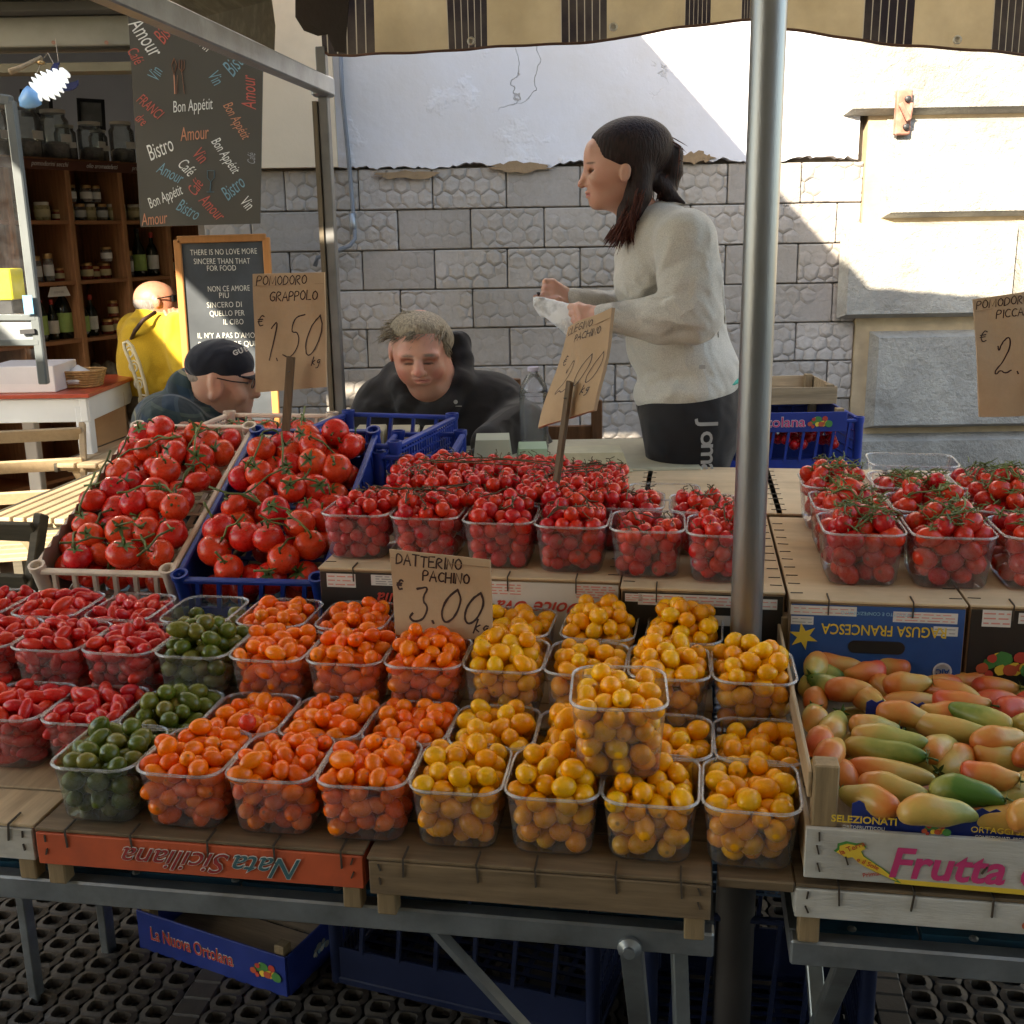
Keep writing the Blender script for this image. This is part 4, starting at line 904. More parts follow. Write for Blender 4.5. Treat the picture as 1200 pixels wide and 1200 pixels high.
# ------------------------------------------------------------------ plastic crates and big tomatoes
def plastic_crate(label, w_, d_, h_, m, M_, nf=6, solid_side=True, cat='crate', grid=False, group=None):
    t_ = thing('plastic_crate', label, cat, M_, group); hw, hd = w_ / 2, d_ / 2
    k = MB()
    for s in (-1, 1):
        k.box((0, s * (hd - .006), h_ - .006), (w_ - .03, .013, .011), bev=.003); k.box((s * (hw - .006), 0, h_ - .006), (.013, d_ - .03, .011), bev=.003)
    k.build('top_rim', m, t_)
    k = MB()
    for s in (-1, 1):
        k.box((0, s * (hd - .005), .008), (w_ - .02, .009, .016), bev=.002); k.box((s * (hw - .005), 0, .008), (.009, d_ - .02, .016), bev=.002)
    n = 7
    for i in range(n): k.box((-hw + .02 + (w_ - .04) * i / (n - 1), 0, .003), (.012, d_ - .02, .004))
    for i in range(12): k.box((0, -hd + .02 + (d_ - .04) * i / 11, .0065), (w_ - .02, .010, .003))
    k.build('floor', m, t_)
    cm = MB()
    cm.lathe([(.014, 0), (.0145, h_ * .9), (.017, h_ * .95), (.017, h_ + .004), (.012, h_ + .004), (.011, h_ - .02)], 14); cme = cm.mesh('corner', m, 'auto')
    for sx in (-1, 1):
        for sy in (-1, 1): link('corner', cme, t_, Matrix.Translation((sx * (hw - .012), sy * (hd - .012), .002)))
    zb_, zt_ = .016, h_ - .011
    lo = zb_ + (zt_ - zb_) * .30
    sm = MB().bar((-.008, 0, lo - .004), (.006, 0, zt_ + .001), .008, .010, upv=(0, 1, 0)).mesh('slat', m)
    for s in (-1, 1):
        k = MB(); k.box((0, s * (hd - .006), (zb_ + lo) / 2), (w_ - .03, .005, lo - zb_ + .002)); k.build('lower_wall', m, t_)
        for i in range(nf):
            link('slat', sm, t_, Matrix.Translation((-hw + w_ * (i + 1) / (nf + 1), s * (hd - .0055), 0)))
    for s in (-1, 1):
        k = MB()
        if grid:
            ny = int(d_ / .018)
            for i in range(ny): k.box((s * (hw - .006), -hd + .03 + (d_ - .06) * i / (ny - 1), h_ / 2), (.004, .004, h_ - .028))
            for i in range(6): k.box((s * (hw - .006), 0, .02 + (h_ - .04) * i / 5), (.0045, d_ - .05, .004))
        else:
            k.box((s * (hw - .006), 0, h_ / 2), (.004, d_ - .04, h_ - .026))
            for i in range(5): k.box((s * (hw - .004), -hd + d_ * (i + 1) / 6, h_ / 2), (.006, .008, h_ - .026))
        k.build('side_wall', m, t_)
    return t_
def big_mesh(seed):
    g_ = random.Random(seed); me = egg(.0255 * g_.uniform(.92, 1.08), .0308, 22, 14, m_=F_VIN, name='vine_tomato', lobes=g_.uniform(.0, .035), dimple=.0045)
    a = me.attributes['pole'].data
    for i in range(len(a)): a[i].value = 0
    return me
BIG = [big_mesh(i) for i in range(6)]; BCAL = [calyx_mesh(.021, 5 + i % 2, 40 + i, .016) for i in range(5)]
zx = ['left', 'middle', 'right']; zy = ['front', 'centre', 'back']
def big_tomatoes(M_, w_, d_, h_, fill, dome, seed, where, nmax=180, r=.0285, zones=True):
    P = pack(w_, d_, h_, r, fill, dome, seed, K=60, nmax=nmax, ov=.84); rr = random.Random(seed); tops = []; col = {}
    for p in P:
        up_ = not np.any((np.hypot(P[:, 0] - p[0], P[:, 1] - p[1]) < r) & (P[:, 2] > p[2] + r * .8))
        near = p[1] < -d_ / 2 + 2 * r
        if not (up_ or near): continue
        tilt = Vector((rr.gauss(0, .45), rr.gauss(-.35, .5), 1)).normalized(); M2 = M_ @ Matrix.Translation(p) @ tilt.to_track_quat('Z', 'Y').to_matrix().to_4x4() @ Matrix.Rotation(rr.uniform(0, 6.28), 4, 'Z') @ Matrix.Diagonal((*[rr.uniform(.92, 1.12)] * 3, 1))
        o = link('vine_tomato', rr.choice(BIG), None, M2)
        ix = min(2, int((p[0] / w_ + .5) * 3)); iy = min(2, int((p[1] / d_ + .5) * 3))
        lab = ('large red vine tomato at the %s %s of the %s' % (zy[iy], zx[ix], where)) if zones else 'large red vine tomato in the ' + where
        tag(o, lab, 'tomato', 'tomatoes: ' + lab)
        if up_:
            link('calyx', rr.choice(BCAL), o, Matrix.Translation((0, 0, .0205))); tops.append((M2, p))
    # stalks joining neighbours
    used = 0
    for i, (A_, p) in enumerate(tops):
        q = [(B2, s) for B2, s in tops if .03 < (Vector(p) - Vector(s)).length < .075 and s is not p]
        if not q or rr.random() < .45: continue
        B2, s = rr.choice(q); a = A_ @ Vector((0, 0, .036)); b_ = B2 @ Vector((0, 0, .036)); mid = (a + b_) / 2 + Vector((rr.uniform(-.006, .006), rr.uniform(-.006, .006), .008))
        a0 = A_ @ Vector((0, 0, .025)); b0 = B2 @ Vector((0, 0, .025)); e = b_ + (b_ - a).normalized() * rr.uniform(.01, .03) + Vector((0, 0, .004))
        k = MB(); k.tube([a0, a * .6 + a0 * .4, a * .8 + mid * .2, mid, b_ * .8 + mid * .2, e], [.0016, .0018, .0022, .0022, .0021, .0026], 6); k.tube([b0, b_ * .9 + mid * .1], .0017, 5)
        o = k.build('vine_stalk', STEM, None, None, smooth=True); tag(o, 'green vine stalk bridging tomatoes in the ' + where, 'vine stalk', 'vine stalks: ' + where)
TI = R_(22.8)
def at_front(u, v, z, rx, rz=0, d_=.54): return MS(u, v, z, rz, rx) @ Matrix.Translation((0, d_ / 2, 0))
hC = .118
# rim front z minus crate height measured along the tilted normal
MWc = at_front(-1.135, 1.92 + hC * math.sin(TI), .916 - hC * math.cos(TI), TI, .02); plastic_crate('cream plastic crate full of vine tomatoes, tilted toward the front', .298, .54, hC, CREAMPL, MWc)
MBc = at_front(-.832, 1.915 + hC * math.sin(TI), .910 - hC * math.cos(TI), TI, .035); plastic_crate('blue plastic crate full of vine tomatoes, beside the cream crate', .298, .54, hC, BLUEPL, MBc)
big_tomatoes(MWc @ Matrix.Translation((0, 0, .008)), .276, .515, .10, 1.12, .045, 31, 'cream crate')
big_tomatoes(MBc @ Matrix.Translation((0, 0, .008)), .276, .515, .10, 1.15, .055, 32, 'blue crate')
LINER = mat('grey_brown_liner', (.20, .14, .11), .9, .15, 10)
def liner(par_M, w_, d_, h_, label):
    poly = [(-d_ / 2, 0), (d_ / 2, 0)]; n = 26
    for i in range(n + 1): poly.append((d_ / 2 - d_ * i / n, h_ + (.006 if i % 2 else -.004)))
    k = MB(); k.prism(poly, .0015); o = k.build('liner_sheet', LINER, None, par_M @ Matrix.Rotation(R_(90), 4, 'Z')); tag(o, label, 'liner')
liner(MWc @ Matrix.Translation((-.132, 0, .012)), .27, .48, .118, 'grey cardboard liner with zigzag edge inside the cream crate')
slat_crate('support crate propping up the tilted cream crate', -1.34, -1.0, 2.20, 2.50, .86, W_OLD, nst=0)
slat_crate('support crate propping up the tilted blue crate', -.98, -.68, 2.20, 2.50, .86, W_OLD, nst=0)
# crates behind
def back_crate(x0, x1, ytop, v, m, label, h_=.12, d_=.34, rz=0, grid=True, dv=0):
    a, b_ = onv(x0, ytop, v), onv(x1, ytop, v); w_ = b_.x - a.x
    M_ = MS((a.x + b_.x) / 2, v - d_ / 2 + dv, (a.z + b_.z) / 2 - h_, rz); plastic_crate(label, w_, d_, h_, m, M_, nf=4, grid=grid); return M_, w_
M3, w3 = back_crate(266, 396, 484, 2.84, CREAMPL, 'cream plastic crate behind the blue crate, back left')
big_tomatoes(M3 @ Matrix.Translation((0, 0, .008)), w3 - .03, .30, .10, .95, .03, 41, 'cream crate at the back', 40, zones=False)
M4, w4 = back_crate(392, 528, 484, 2.80, BLUEPL, 'blue plastic crate in front of the man in the black hoodie', h_=.15, d_=.42, rz=-.12)
big_tomatoes(M4 @ Matrix.Translation((-.05, -.1, .008)), w4 * .6, .20, .06, .95, .03, 42, 'blue crate before the seated man', 10, zones=False)
M5, w5 = back_crate(470, 552, 506, 2.66, BLUEPL, 'small blue plastic crate half hidden behind the cherry tomatoes', h_=.12, d_=.3, rz=.1)
slat_crate('support crate under the back cream crate', -1.36, -.9, 2.52, 2.86, .93, W_OLD, nst=0); slat_crate('support crate under the back blue crates', -.88, -.42, 2.38, 2.84, .90, W_OLD, nst=0)

# ------------------------------------------------------------------ the crate of long tomatoes
LONG, t, b, o = new_mat('long_tomato_skin')
oc = N(t, 'ShaderNodeTexCoord'); sp = N(t, 'ShaderNodeSeparateXYZ'); L(t, oc.outputs['Object'], sp.inputs[0]); oi = N(t, 'ShaderNodeObjectInfo')
oc_ = N(t, 'ShaderNodeSeparateColor'); L(t, oi.outputs['Color'], oc_.inputs[0])
f = mth(t, 'ADD', mth(t, 'ADD', oc_.outputs[0], mth(t, 'MULTIPLY', sp.outputs[2], -4.0)), ramp(t, noise(t, coords(t), 28, 3), .2, .8, -.16, .16))
cr_ = t.nodes.new('ShaderNodeValToRGB'); L(t, f, cr_.inputs[0]); e = cr_.color_ramp.elements
e[0].position = .05; e[0].color = (.05, .14, .015, 1); e[1].position = 1; e[1].color = (.54, .06, .02, 1)
for p, c in ((.3, (.33, .31, .07)), (.5, (.52, .32, .08)), (.72, (.58, .18, .035))): x = e.new(p); x.color = (*c, 1)
L(t, cr_.outputs[0], b.inputs['Base Color']); b.inputs['Roughness'].default_value = .38; b.inputs['Subsurface Weight'].default_value = .05; b.inputs['Subsurface Radius'].default_value = (.01, .004, .002); b.inputs['Subsurface Scale'].default_value = 1
bump(t, b, noise(t, coords(t), 60, 3), .0008)
def long_mesh(seed):
    g_ = random.Random(seed); me = egg(.047, .0172, 18, 16, blunt=.84, waist=g_.uniform(-.32, -.14), m_=LONG, name='long_tomato', lobes=.03); bd = g_.uniform(-2.6, 2.6)
    for v in me.vertices: v.co.x += bd * v.co.z ** 2 + .0012 * math.sin(v.co.z * 130 + seed); v.co.y += bd * .3 * v.co.z ** 2
    return me
LM = [long_mesh(i) for i in range(6)]; LCAL = [calyx_mesh(.013, 5, 80 + i, .012) for i in range(3)]
CR0, CR1, CV0, CV1 = .152, .78, 1.262, 1.84
fc = thing('fruit_crate', 'white printed wooden crate of long green and orange tomatoes on the right', 'crate', MS((CR0 + CR1) / 2, CV0, .766)); cwid = CR1 - CR0; chd = cwid / 2
MB().box((0, 0, 0), (cwid, .007, .068), bev=.001).build('slat', WSLAT, fc, Matrix.Translation((0, .003, .036)))
MB().box((0, 0, 0), (cwid, .007, .068), bev=.001).build('slat', WSLAT, fc, Matrix.Translation((0, CV1 - CV0, .036)))
for s in (-1, 1):
    MB().box((0, 0, 0), (.007, CV1 - CV0 - .01, .06), bev=.001).build('slat', W_PALEY, fc, Matrix.Translation((s * (chd - .004), (CV1 - CV0) / 2, .036)))
    MB().box((0, 0, 0), (.005, CV1 - CV0 - .04, .035), bev=.001).build('slat', W_PALEY, fc, Matrix.Translation((s * (chd - .004), (CV1 - CV0) / 2, .118)))
    for vv in (.022, CV1 - CV0 - .02):
        MB().box((0, 0, 0), (.030, .028, .148), bev=.002).build('corner_post', W_POST, fc, Matrix.Translation((s * (chd - .022), vv, .076)))
for i in range(5): MB().box((0, 0, 0), (cwid - .01, .10, .005)).build('board', W_PALEY, fc, Matrix.Translation((0, .06 + i * .114, .004)))
for i, (x, z) in enumerate([(.016, .060), (.015, .042), (.017, .018), (.21, .03), (.05, .03)]):
    MB().bar((0, -.0012, .006), (0, -.0012, -.006), .0028, .002).build('nail', IRON, fc, Matrix.Translation((-chd + x, 0, z)) @ Matrix.Rotation(rnd.uniform(-.5, .5), 4, 'Y'))
lettering('Frutta d', .056, P_MAG, fc, Matrix.Translation((-chd + .187, -.0022, .030)), 0, shear=.2, offset=.022, xs=.98)
mp_ = [(0, .036), (.010, .040), (.022, .038), (.030, .040), (.034, .034), (.028, .030), (.032, .022), (.044, .014), (.056, .006), (.066, -.002), (.078, -.012), (.070, -.010), (.056, -.003), (.046, .001), (.036, .006), (.026, .012), (.018, .020), (.010, .018), (.004, .022), (-.004, .026), (0, .030)]
MB().prism(mp_, .0006).build('map_print', P_GRN, fc, Matrix.Translation((-chd + .038, -.0012, .016)))
mi_ = [(x * .90 + .0025, z * .88 + .0018) for x, z in mp_]
MB().prism(mi_, .0006).build('map_print', P_YEL, fc, Matrix.Translation((-chd + .038, -.0018, .016)))
MB().prism([(.07, .003), (.42, -.004), (.42, .004), (.07, .009)], .0004).build('yellow_band', P_YEL, fc, Matrix.Translation((-chd + .038, -.0008, .0)))
lettering('la Terra', .010, P_RED, fc, Matrix.Translation((-chd + .055, -.0026, .048)), .5); lettering('e il Sole', .009, P_RED, fc, Matrix.Translation((-chd + .075, -.0026, .028)), -.4); lettering('Primizia', .008, P_RED, fc, Matrix.Translation((-chd + .082, -.0016, .014)), .25)
# zigzag liner with print inside the crate
def zig(w_, h_, n, base=0):
    poly = [(-w_ / 2, base), (w_ / 2, base)]
    for i in range(n + 1): poly.append((w_ / 2 - w_ * i / n, h_ + (.0022 if i % 2 else -.0022)))
    return poly
MB().prism(zig(cwid - .07, .100, 70), .0012).build('printed_liner', P_DBLUE, fc, Matrix.Translation((.02, .010, 0)) @ Matrix.Rotation(R_(-4), 4, 'X'))
lettering('SELEZIONATI', .013, P_YEL, fc, Matrix.Translation((-chd + .068, .0035, .083)), 0, offset=.02); lettering('ORTOFRUTTICOLI', .006, P_WHITE, fc, Matrix.Translation((-chd + .068, .0035, .073)), 0)
lettering('ORTAGGI SELEZIONATI', .011, P_YEL, fc, Matrix.Translation((-chd + .25, .0035, .080)), 0, offset=.0); lettering('CONFEZIONATI  PRODOTTI  SELEZIONATI', .0055, P_WHITE, fc, Matrix.Translation((-chd + .25, .0035, .071)), 0)
fruitprint(fc, Matrix.Translation((-chd + .150, .0030, .078)), .03)
MB().prism(zig(.085, .112, 12, .06), .0012).build('printed_liner', P_DBLUE, fc, Matrix.Translation((-.16, .30, 0))); MB().prism(zig(.19, .100, 24, .06), .0012).build('printed_liner', P_DBLUE, fc, Matrix.Translation((.02, .27, 0)))
MB().prism(zig(cwid - .05, .128, 70), .0012).build('grey_liner', mat('grey_card', (.20, .19, .18), .9), fc, Matrix.Translation((0, CV1 - CV0 - .012, 0)))
LT = [(355, 590, 215, -25, .52), (600, 630, 270, 6, .40), (850, 660, 250, 2, .60), (440, 555, 230, -15, .50), (700, 562, 240, -15, .03), (430, 500, 300, -8, .56), (410, 425, 290, -18, .26), (430, 380, 250, -10, .36),
      (655, 452, 200, 38, .58), (600, 408, 180, 38, .44), (780, 515, 175, -15, .72), (865, 572, 170, 20, .44), (232, 335, 230, 55, .36), (222, 425, 170, 50, .62), (232, 485, 130, -30, .66), (655, 348, 275, -12, .46), (820, 378, 200, 15, .58), (830, 448, 200, 0, .44),
      (370, 340, 150, 5, .44), (745, 305, 200, -20, .24), (250, 122, 180, -5, .66), (345, 148, 150, 20, .86), (490, 185, 155, 0, .60), (220, 162, 110, -30, .2), (355, 240, 160, -50, .64), (285, 205, 120, -5, .7), (500, 252, 200, 5, .6), (650, 215, 190, -20, .68),
      (680, 255, 180, -10, .78), (795, 245, 100, 10, .9), (865, 270, 150, 20, .92), (480, 292, 180, -10, .62), (410, 200, 100, -50, .66), (205, 192, 90, -40, .2), (165, 130, 120, 60, .5), (170, 235, 130, 60, .62), (165, 300, 140, 70, .4), (185, 380, 120, 60, .7), (170, 180, 110, 40, .3), (625, 292, 130, 5, .72), (940, 640, 200, 10, .5), (960, 540, 180, -20, .6), (960, 430, 200, 10, .7), (955, 330, 200, -10, .5), (960, 240, 160, 15, .85),
      (290, 400, 150, 10, .5), (560, 470, 160, -30, .4), (740, 420, 160, 10, .6), (540, 330, 130, 30, .55), (860, 320, 140, 30, .7), (330, 300, 160, 0, .5), (600, 190, 140, 10, .7), (420, 130, 120, -20, .6), (700, 180, 130, 10, .7), (800, 200, 120, -5, .75)]
desc = lambda c: 'green' if c < .15 else 'olive green' if c < .33 else 'yellowish green' if c < .45 else 'pale orange' if c < .6 else 'orange' if c < .75 else 'orange red'
for i, (x, y, l, ang, c) in enumerate(LT):
    fxp, fyp = 900 + x / 3, 740 + y / 3; lay = i >= 45
    zc = .862 + .012 * math.sin(i * 2.1) - (.028 if lay else 0); p = toS(EYEP + px_ray(fxp, fyp) * ((zc - EYE) / px_ray(fxp, fyp).z))
    a = R_(ang) * 1.25; d_ = Vector((math.cos(a), math.sin(a) * 1.1, rnd.uniform(-.12, .12))).normalized()
    s_ = max(.8, min(1.25, (l / 3) * (p.y / FPX) * 1.12 / .09)) * (.95)
    wdir = W(d_.x, d_.y, d_.z) - W(0, 0, 0); flipv = -1 if rnd.random() < .3 else 1
    M_ = Matrix.Translation(W(p.x, p.y, p.z)) @ (wdir * flipv).to_track_quat('Z', 'Y').to_matrix().to_4x4() @ Matrix.Rotation(rnd.uniform(0, 6.28), 4, 'Z') @ Matrix.Diagonal((1.08, 1.08, s_, 1))
    o = link('long_tomato', rnd.choice(LM), None, M_); o.color = (c + .08 * flipv * 0, 0, 0, 1)
    part_ = ('front' if fyp > 900 else 'middle' if fyp > 850 else 'back'); side_ = ('left' if fxp < 1010 else 'centre' if fxp < 1110 else 'right')
    tag(o, '%s long tomato lying in the %s %s of the white printed crate' % (desc(c), part_, side_), 'tomato', 'long tomatoes: %s %s %s' % (desc(c), part_, side_))
    if i % 2 == 0: link('calyx', rnd.choice(LCAL), o, Matrix.Translation((0, 0, .0465)))
# layer underneath
rr = random.Random(5)
for i in range(34):
    u, v = rr.uniform(CR0 + .06, CR1 - .06), rr.uniform(CV0 + .06, CV1 - .06); c = rr.uniform(.3, .8); a = rr.uniform(0, 6.28)
    M_ = MS(u, v, .815, a) @ Matrix.Rotation(R_(90), 4, 'X'); o = link('long_tomato', rr.choice(LM), None, M_); o.color = (c, 0, 0, 1)
    tag(o, '%s long tomato in the lower layer of the white printed crate' % desc(c), 'tomato', 'long tomatoes beneath: ' + desc(c))

for i in range(30):
    u, v = .575 + (i % 3) * .075 + rr.uniform(-.02, .02), CV0 + .05 + (i // 3) * .053 + rr.uniform(-.01, .01)
    if v > CV1 - .04: continue
    c = rr.uniform(.35, .8); M_ = MS(u, v, .852 + rr.uniform(0, .012), R_(90) + rr.gauss(0, .35)) @ Matrix.Rotation(R_(90), 4, 'X'); o = link('long_tomato', rr.choice(LM), None, M_); o.color = (c, 0, 0, 1)
    tag(o, '%s long tomato at the far right end of the white printed crate' % desc(c), 'tomato', 'long tomatoes far right: ' + desc(c))

# ------------------------------------------------------------------ price signs
def sheet_sign(label, corners, v, txt, stick=None, vs=None, m=PAPER, ink=INK, th=.007, xs_=.62, xt=.9):
    """corners TL,TR,BR,BL in photo columns; txt: list of (string, x, y, height, stroke, slant) in 0..1 across, metres high"""
    vs = vs or [v] * 4; C_ = [onv(x, y, vv) for (x, y), vv in zip(corners, vs)]; C_ = [W(*p) for p in C_]
    base = sum(C_, Vector()) / 4; t_ = thing('price_sign', label, 'sign', Matrix.Translation(base)); TL, TR, BR, BL = [p - base for p in C_]
    wd = (TR - TL).length * .5 + (BR - BL).length * .5; ht = (TL - BL).length * .5 + (TR - BR).length * .5
    nrm = (TR - TL).cross(TL - BL).normalized(); nrm = nrm if nrm.y < 0 else -nrm; seed = rnd.uniform(0, 50)
    def bil(a, b_): return BL * (1 - a) * (1 - b_) + BR * a * (1 - b_) + TL * (1 - a) * b_ + TR * a * b_
    def warp(a, b_): return .0028 * math.sin(a * 4 + seed) + .0022 * math.sin(b_ * 7 + seed * 2) + .002 * math.sin(a * 9 + b_ * 5 + seed)
    def mp(a, b_, off=0): return bil(a, b_) + nrm * (warp(a, b_) + th / 2 + off)
    n1, n2 = 16, 22; V = []; F = []
    for side in (1, -1):
        for j in range(n2 + 1):
            for i in range(n1 + 1):
                a, b_ = i / n1, j / n2; p = bil(a, b_) + nrm * (warp(a, b_) + side * th / 2 * (1 - .0 * 1)); V.append(p)
    m1 = n1 + 1; tot = m1 * (n2 + 1)
    for j in range(n2):
        for i in range(n1): q = (j * m1 + i, j * m1 + i + 1, (j + 1) * m1 + i + 1, (j + 1) * m1 + i); F.append(q); F.append(tuple(k + tot for k in q[::-1]))
    ring = [i for i in range(m1)] + [j * m1 + n1 for j in range(1, n2 + 1)] + [n2 * m1 + i for i in range(n1 - 1, -1, -1)] + [j * m1 for j in range(n2 - 1, 0, -1)]
    for a, b_ in zip(ring, ring[1:] + ring[:1]): F.append((a, a + tot, b_ + tot, b_))
    MB().add(V, F).build('paper', m, t_, smooth='auto')
    MB().bar(mp(.01, .90, .0003), mp(.99, .905, .0003), .0012, .0008).build('paper_fold', flat('fold_shade', (.27, .17, .10)), t_)
    for (s, x, y, h, wd_, sl_, jt) in txt:
        k = MB(); hand(k, s, 0, 0, h, wd_, sl_, jt, hv=.06, it=2, xs=xs_ if '0' in s else xt)
        V2 = [mp(x + p[0] / wd, y + p[2] / ht, .0006 + abs(p[1])) for p in k.v]; MB().add(V2, k.f).build('lettering', ink, t_)
    if stick:
        (x0, y0), (x1, y1), w_, vv = stick; a, b_ = W(*onv(x0, y0, vv)) - base, W(*onv(x1, y1, vv + .01)) - base
        MB().bar(a, b_, w_, .008, upv=nrm, bev=.001).build('stick', W_STICK, t_)
        MB().lathe([(.003, 0), (.003, .0015)], 8).build('nail_head', DARKMET, t_, Matrix.Translation(a * .85 + b_ * .15 + nrm * .006))
    return t_
sheet_sign('kraft paper price sign POMODORO GRAPPOLO 1.50 on a stick among the vine tomatoes', [(297, 321), (381, 319), (384, 453), (300, 460)], 2.42,
    [('POMODORO', .05, .905, .020, .0022, .12, .06), ('GRAPPOLO', .22, .77, .020, .0024, .12, .06), ('€', .04, .565, .026, .0022, .2, .05), ('1.50', .13, .27, .092, .0030, .22, .04), ('kg', .78, .20, .020, .0024, .3, .05)], ((341, 418), (333, 532), .019, 2.385))
sheet_sign('leaning kraft paper price sign CILIEGINO PACHINO on a stick among the cherry tomatoes', [(668, 384), (720, 361), (697, 481), (633, 502)], 2.1,
    [('CILIEGINO', .06, .90, .0135, .0018, .15, .04), ('PACHINO', .30, .80, .013, .0018, .15, .04), ('€', .10, .60, .018, .0018, .2, .05), ('2.00', .16, .30, .060, .0020, .3, .04), ('kg', .70, .21, .016, .0022, .3, .05)], ((668, 447), (650, 580), .0165, 2.045), vs=[2.12, 2.02, 2.02, 2.12], xs_=.70, xt=1.12)
sheet_sign('large kraft paper price sign DATTERINO PACHINO 3.00 standing among the orange punnets', [(457, 643), (575, 656), (577, 750), (465, 743)], 1.80,
    [('DATTERINO', .06, .835, .0175, .0026, .12, .05), ('PACHINO', .32, .67, .0165, .0026, .12, .05), ('€', .04, .53, .016, .0030, .2, .05), ('3.00', .15, .17, .056, .0036, .22, .03), ('kg', .80, .08, .022, .0026, .3, .05)], vs=[1.70, 1.70, 1.672, 1.672], xs_=.86)
sheet_sign('kraft paper price sign POMODORO PICCADILLY at the right picture edge', [(1141, 351), (1234, 337), (1240, 486), (1148, 489)], 2.30,
    [('POMODORO', .03, .915, .0155, .0018, .12, .05), ('PICCADILLY', .27, .82, .0155, .0018, .12, .05), ('€', .04, .64, .022, .0022, .2, .05), ('2.00', .20, .36, .072, .0026, .15, .04)], ((1212, 440), (1206, 600), .018, 2.27))

# ------------------------------------------------------------------ crates standing on the ground
def slat_tray(label, M_, w_, d_, h_, side_m, text=None, inside=None, post=True, cat='crate'):
    t_ = thing('fruit_tray', label, cat, M_); hw, hd = w_ / 2, d_ / 2
    for s in (-1, 1):
        MB().box((0, s * hd, h_ / 2), (w_, .005, h_), bev=.001).build('side_panel', side_m, t_); MB().box((s * hw, 0, h_ / 2), (.005, d_ - .006, h_), bev=.001).build('end_panel', side_m, t_)
    for i in range(4): MB().box((0, -hd + d_ * (i + .5) / 4, .004), (w_ - .008, d_ / 4 - .008, .004)).build('board', W_PALE, t_)
    for sx in (-1, 1):
        for sy in (-1, 1): MB().box((sx * (hw - .02), sy * (hd - .018), h_ * .62), (.026, .026, h_ * 1.24 - .012), bev=.002).build('corner_post', W_POST, t_)
    if text: text(t_, hw, hd, h_)
    return t_
def nuova(t_, hw, hd, h_):
    lettering('La Nuova Ortolana', .045, P_WHITE, t_, Matrix.Translation((-.05, -hd - .0032, h_ * .5)), 0, offset=.03, xs=hw * 2 / .62); lettering('La Nuova Ortolana', .045, P_RED, t_, Matrix.Translation((-.05, -hd - .0042, h_ * .5)), 0, offset=.004, xs=hw * 2 / .62)
    fruitprint(t_, Matrix.Translation((hw - .055, -hd - .0032, h_ * .52)), .070)
    Mx = Matrix.Translation((hw + .0032, 0, h_ * .5)) @ Matrix.Rotation(R_(90), 4, 'Z'); lettering('Nuova', .04, P_MAG, t_, Mx @ Matrix.Translation((.03, 0, .0)), 0); fruitprint(t_, Mx @ Matrix.Translation((-.08, -.0002, 0)), .05, (P_GREY, P_LBLUE, P_GREY, P_WHITE))
    fruitprint(t_, Matrix.Translation((.06, hd - .006, h_ * .6)), .09)
def gnd(x, y, z=0): r = px_ray(x, y); return EYEP + r * ((z - EYE) / r.z)
fl, fr2 = gnd(165, 1110, .02), gnd(338, 1169, .02); ang = math.atan2(fr2.y - fl.y, fr2.x - fl.x); dv_ = (fr2 - fl); ln_ = dv_.length; hd_ = .19
Mn = Matrix.Translation((fl + fr2) / 2) @ Matrix.Rotation(ang, 4, 'Z') @ Matrix.Translation((0, hd_, .0)); slat_tray('blue printed fruit tray with red lettering on the ground under the table', Mn, ln_, .38, .095, P_DBLUE, nuova)
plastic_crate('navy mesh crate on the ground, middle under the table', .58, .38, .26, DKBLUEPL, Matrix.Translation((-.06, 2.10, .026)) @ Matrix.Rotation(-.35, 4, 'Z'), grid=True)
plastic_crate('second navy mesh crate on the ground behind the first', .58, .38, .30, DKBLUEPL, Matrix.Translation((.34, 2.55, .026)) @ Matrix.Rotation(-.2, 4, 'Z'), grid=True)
def mesh_crate(label, M_, w_, d_, h_, m):
    t_ = thing('mesh_crate', label, 'crate', M_); k = MB(); nx, nz, nd = int(w_ / .018), int(h_ / .018), int(d_ / .018)
    for s in (-1, 1):
        for i in range(nx + 1): k.box((-w_ / 2 + w_ * i / nx, s * d_ / 2, h_ / 2), (.004, .004, h_))
        for i in range(nz + 1): k.box((0, s * d_ / 2, h_ * i / nz), (w_, .0045, .004))
        for i in range(nd + 1): k.box((s * w_ / 2, -d_ / 2 + d_ * i / nd, h_ / 2), (.004, .004, h_))
        for i in range(nz + 1): k.box((s * w_ / 2, 0, h_ * i / nz), (.0045, d_, .004))
    k.build('grid_wall', m, t_)
    k = MB()
    for sx in (-1, 1):
        for sy in (-1, 1): k.box((sx * w_ / 2, sy * d_ / 2, h_ / 2), (.014, .014, h_ + .004), bev=.002)
    for s in (-1, 1): k.box((0, s * d_ / 2, h_), (w_, .012, .012)); k.box((s * w_ / 2, 0, h_), (.012, d_, .012))
    k.build('frame', m, t_); MB().box((0, 0, .004), (w_ - .01, d_ - .01, .005)).build('floor', m, t_); return t_
mesh_crate('pale blue mesh crate behind the pole, between the two tables', MS(.13, 1.86, .42), .30, .20, .32, mat('worn_blue_plastic', (.07, .12, .22), .5))
plastic_crate('navy crate carrying the mesh crate between the tables', .40, .34, .36, DKBLUEPL, MS(.14, 1.90, .03), grid=True)
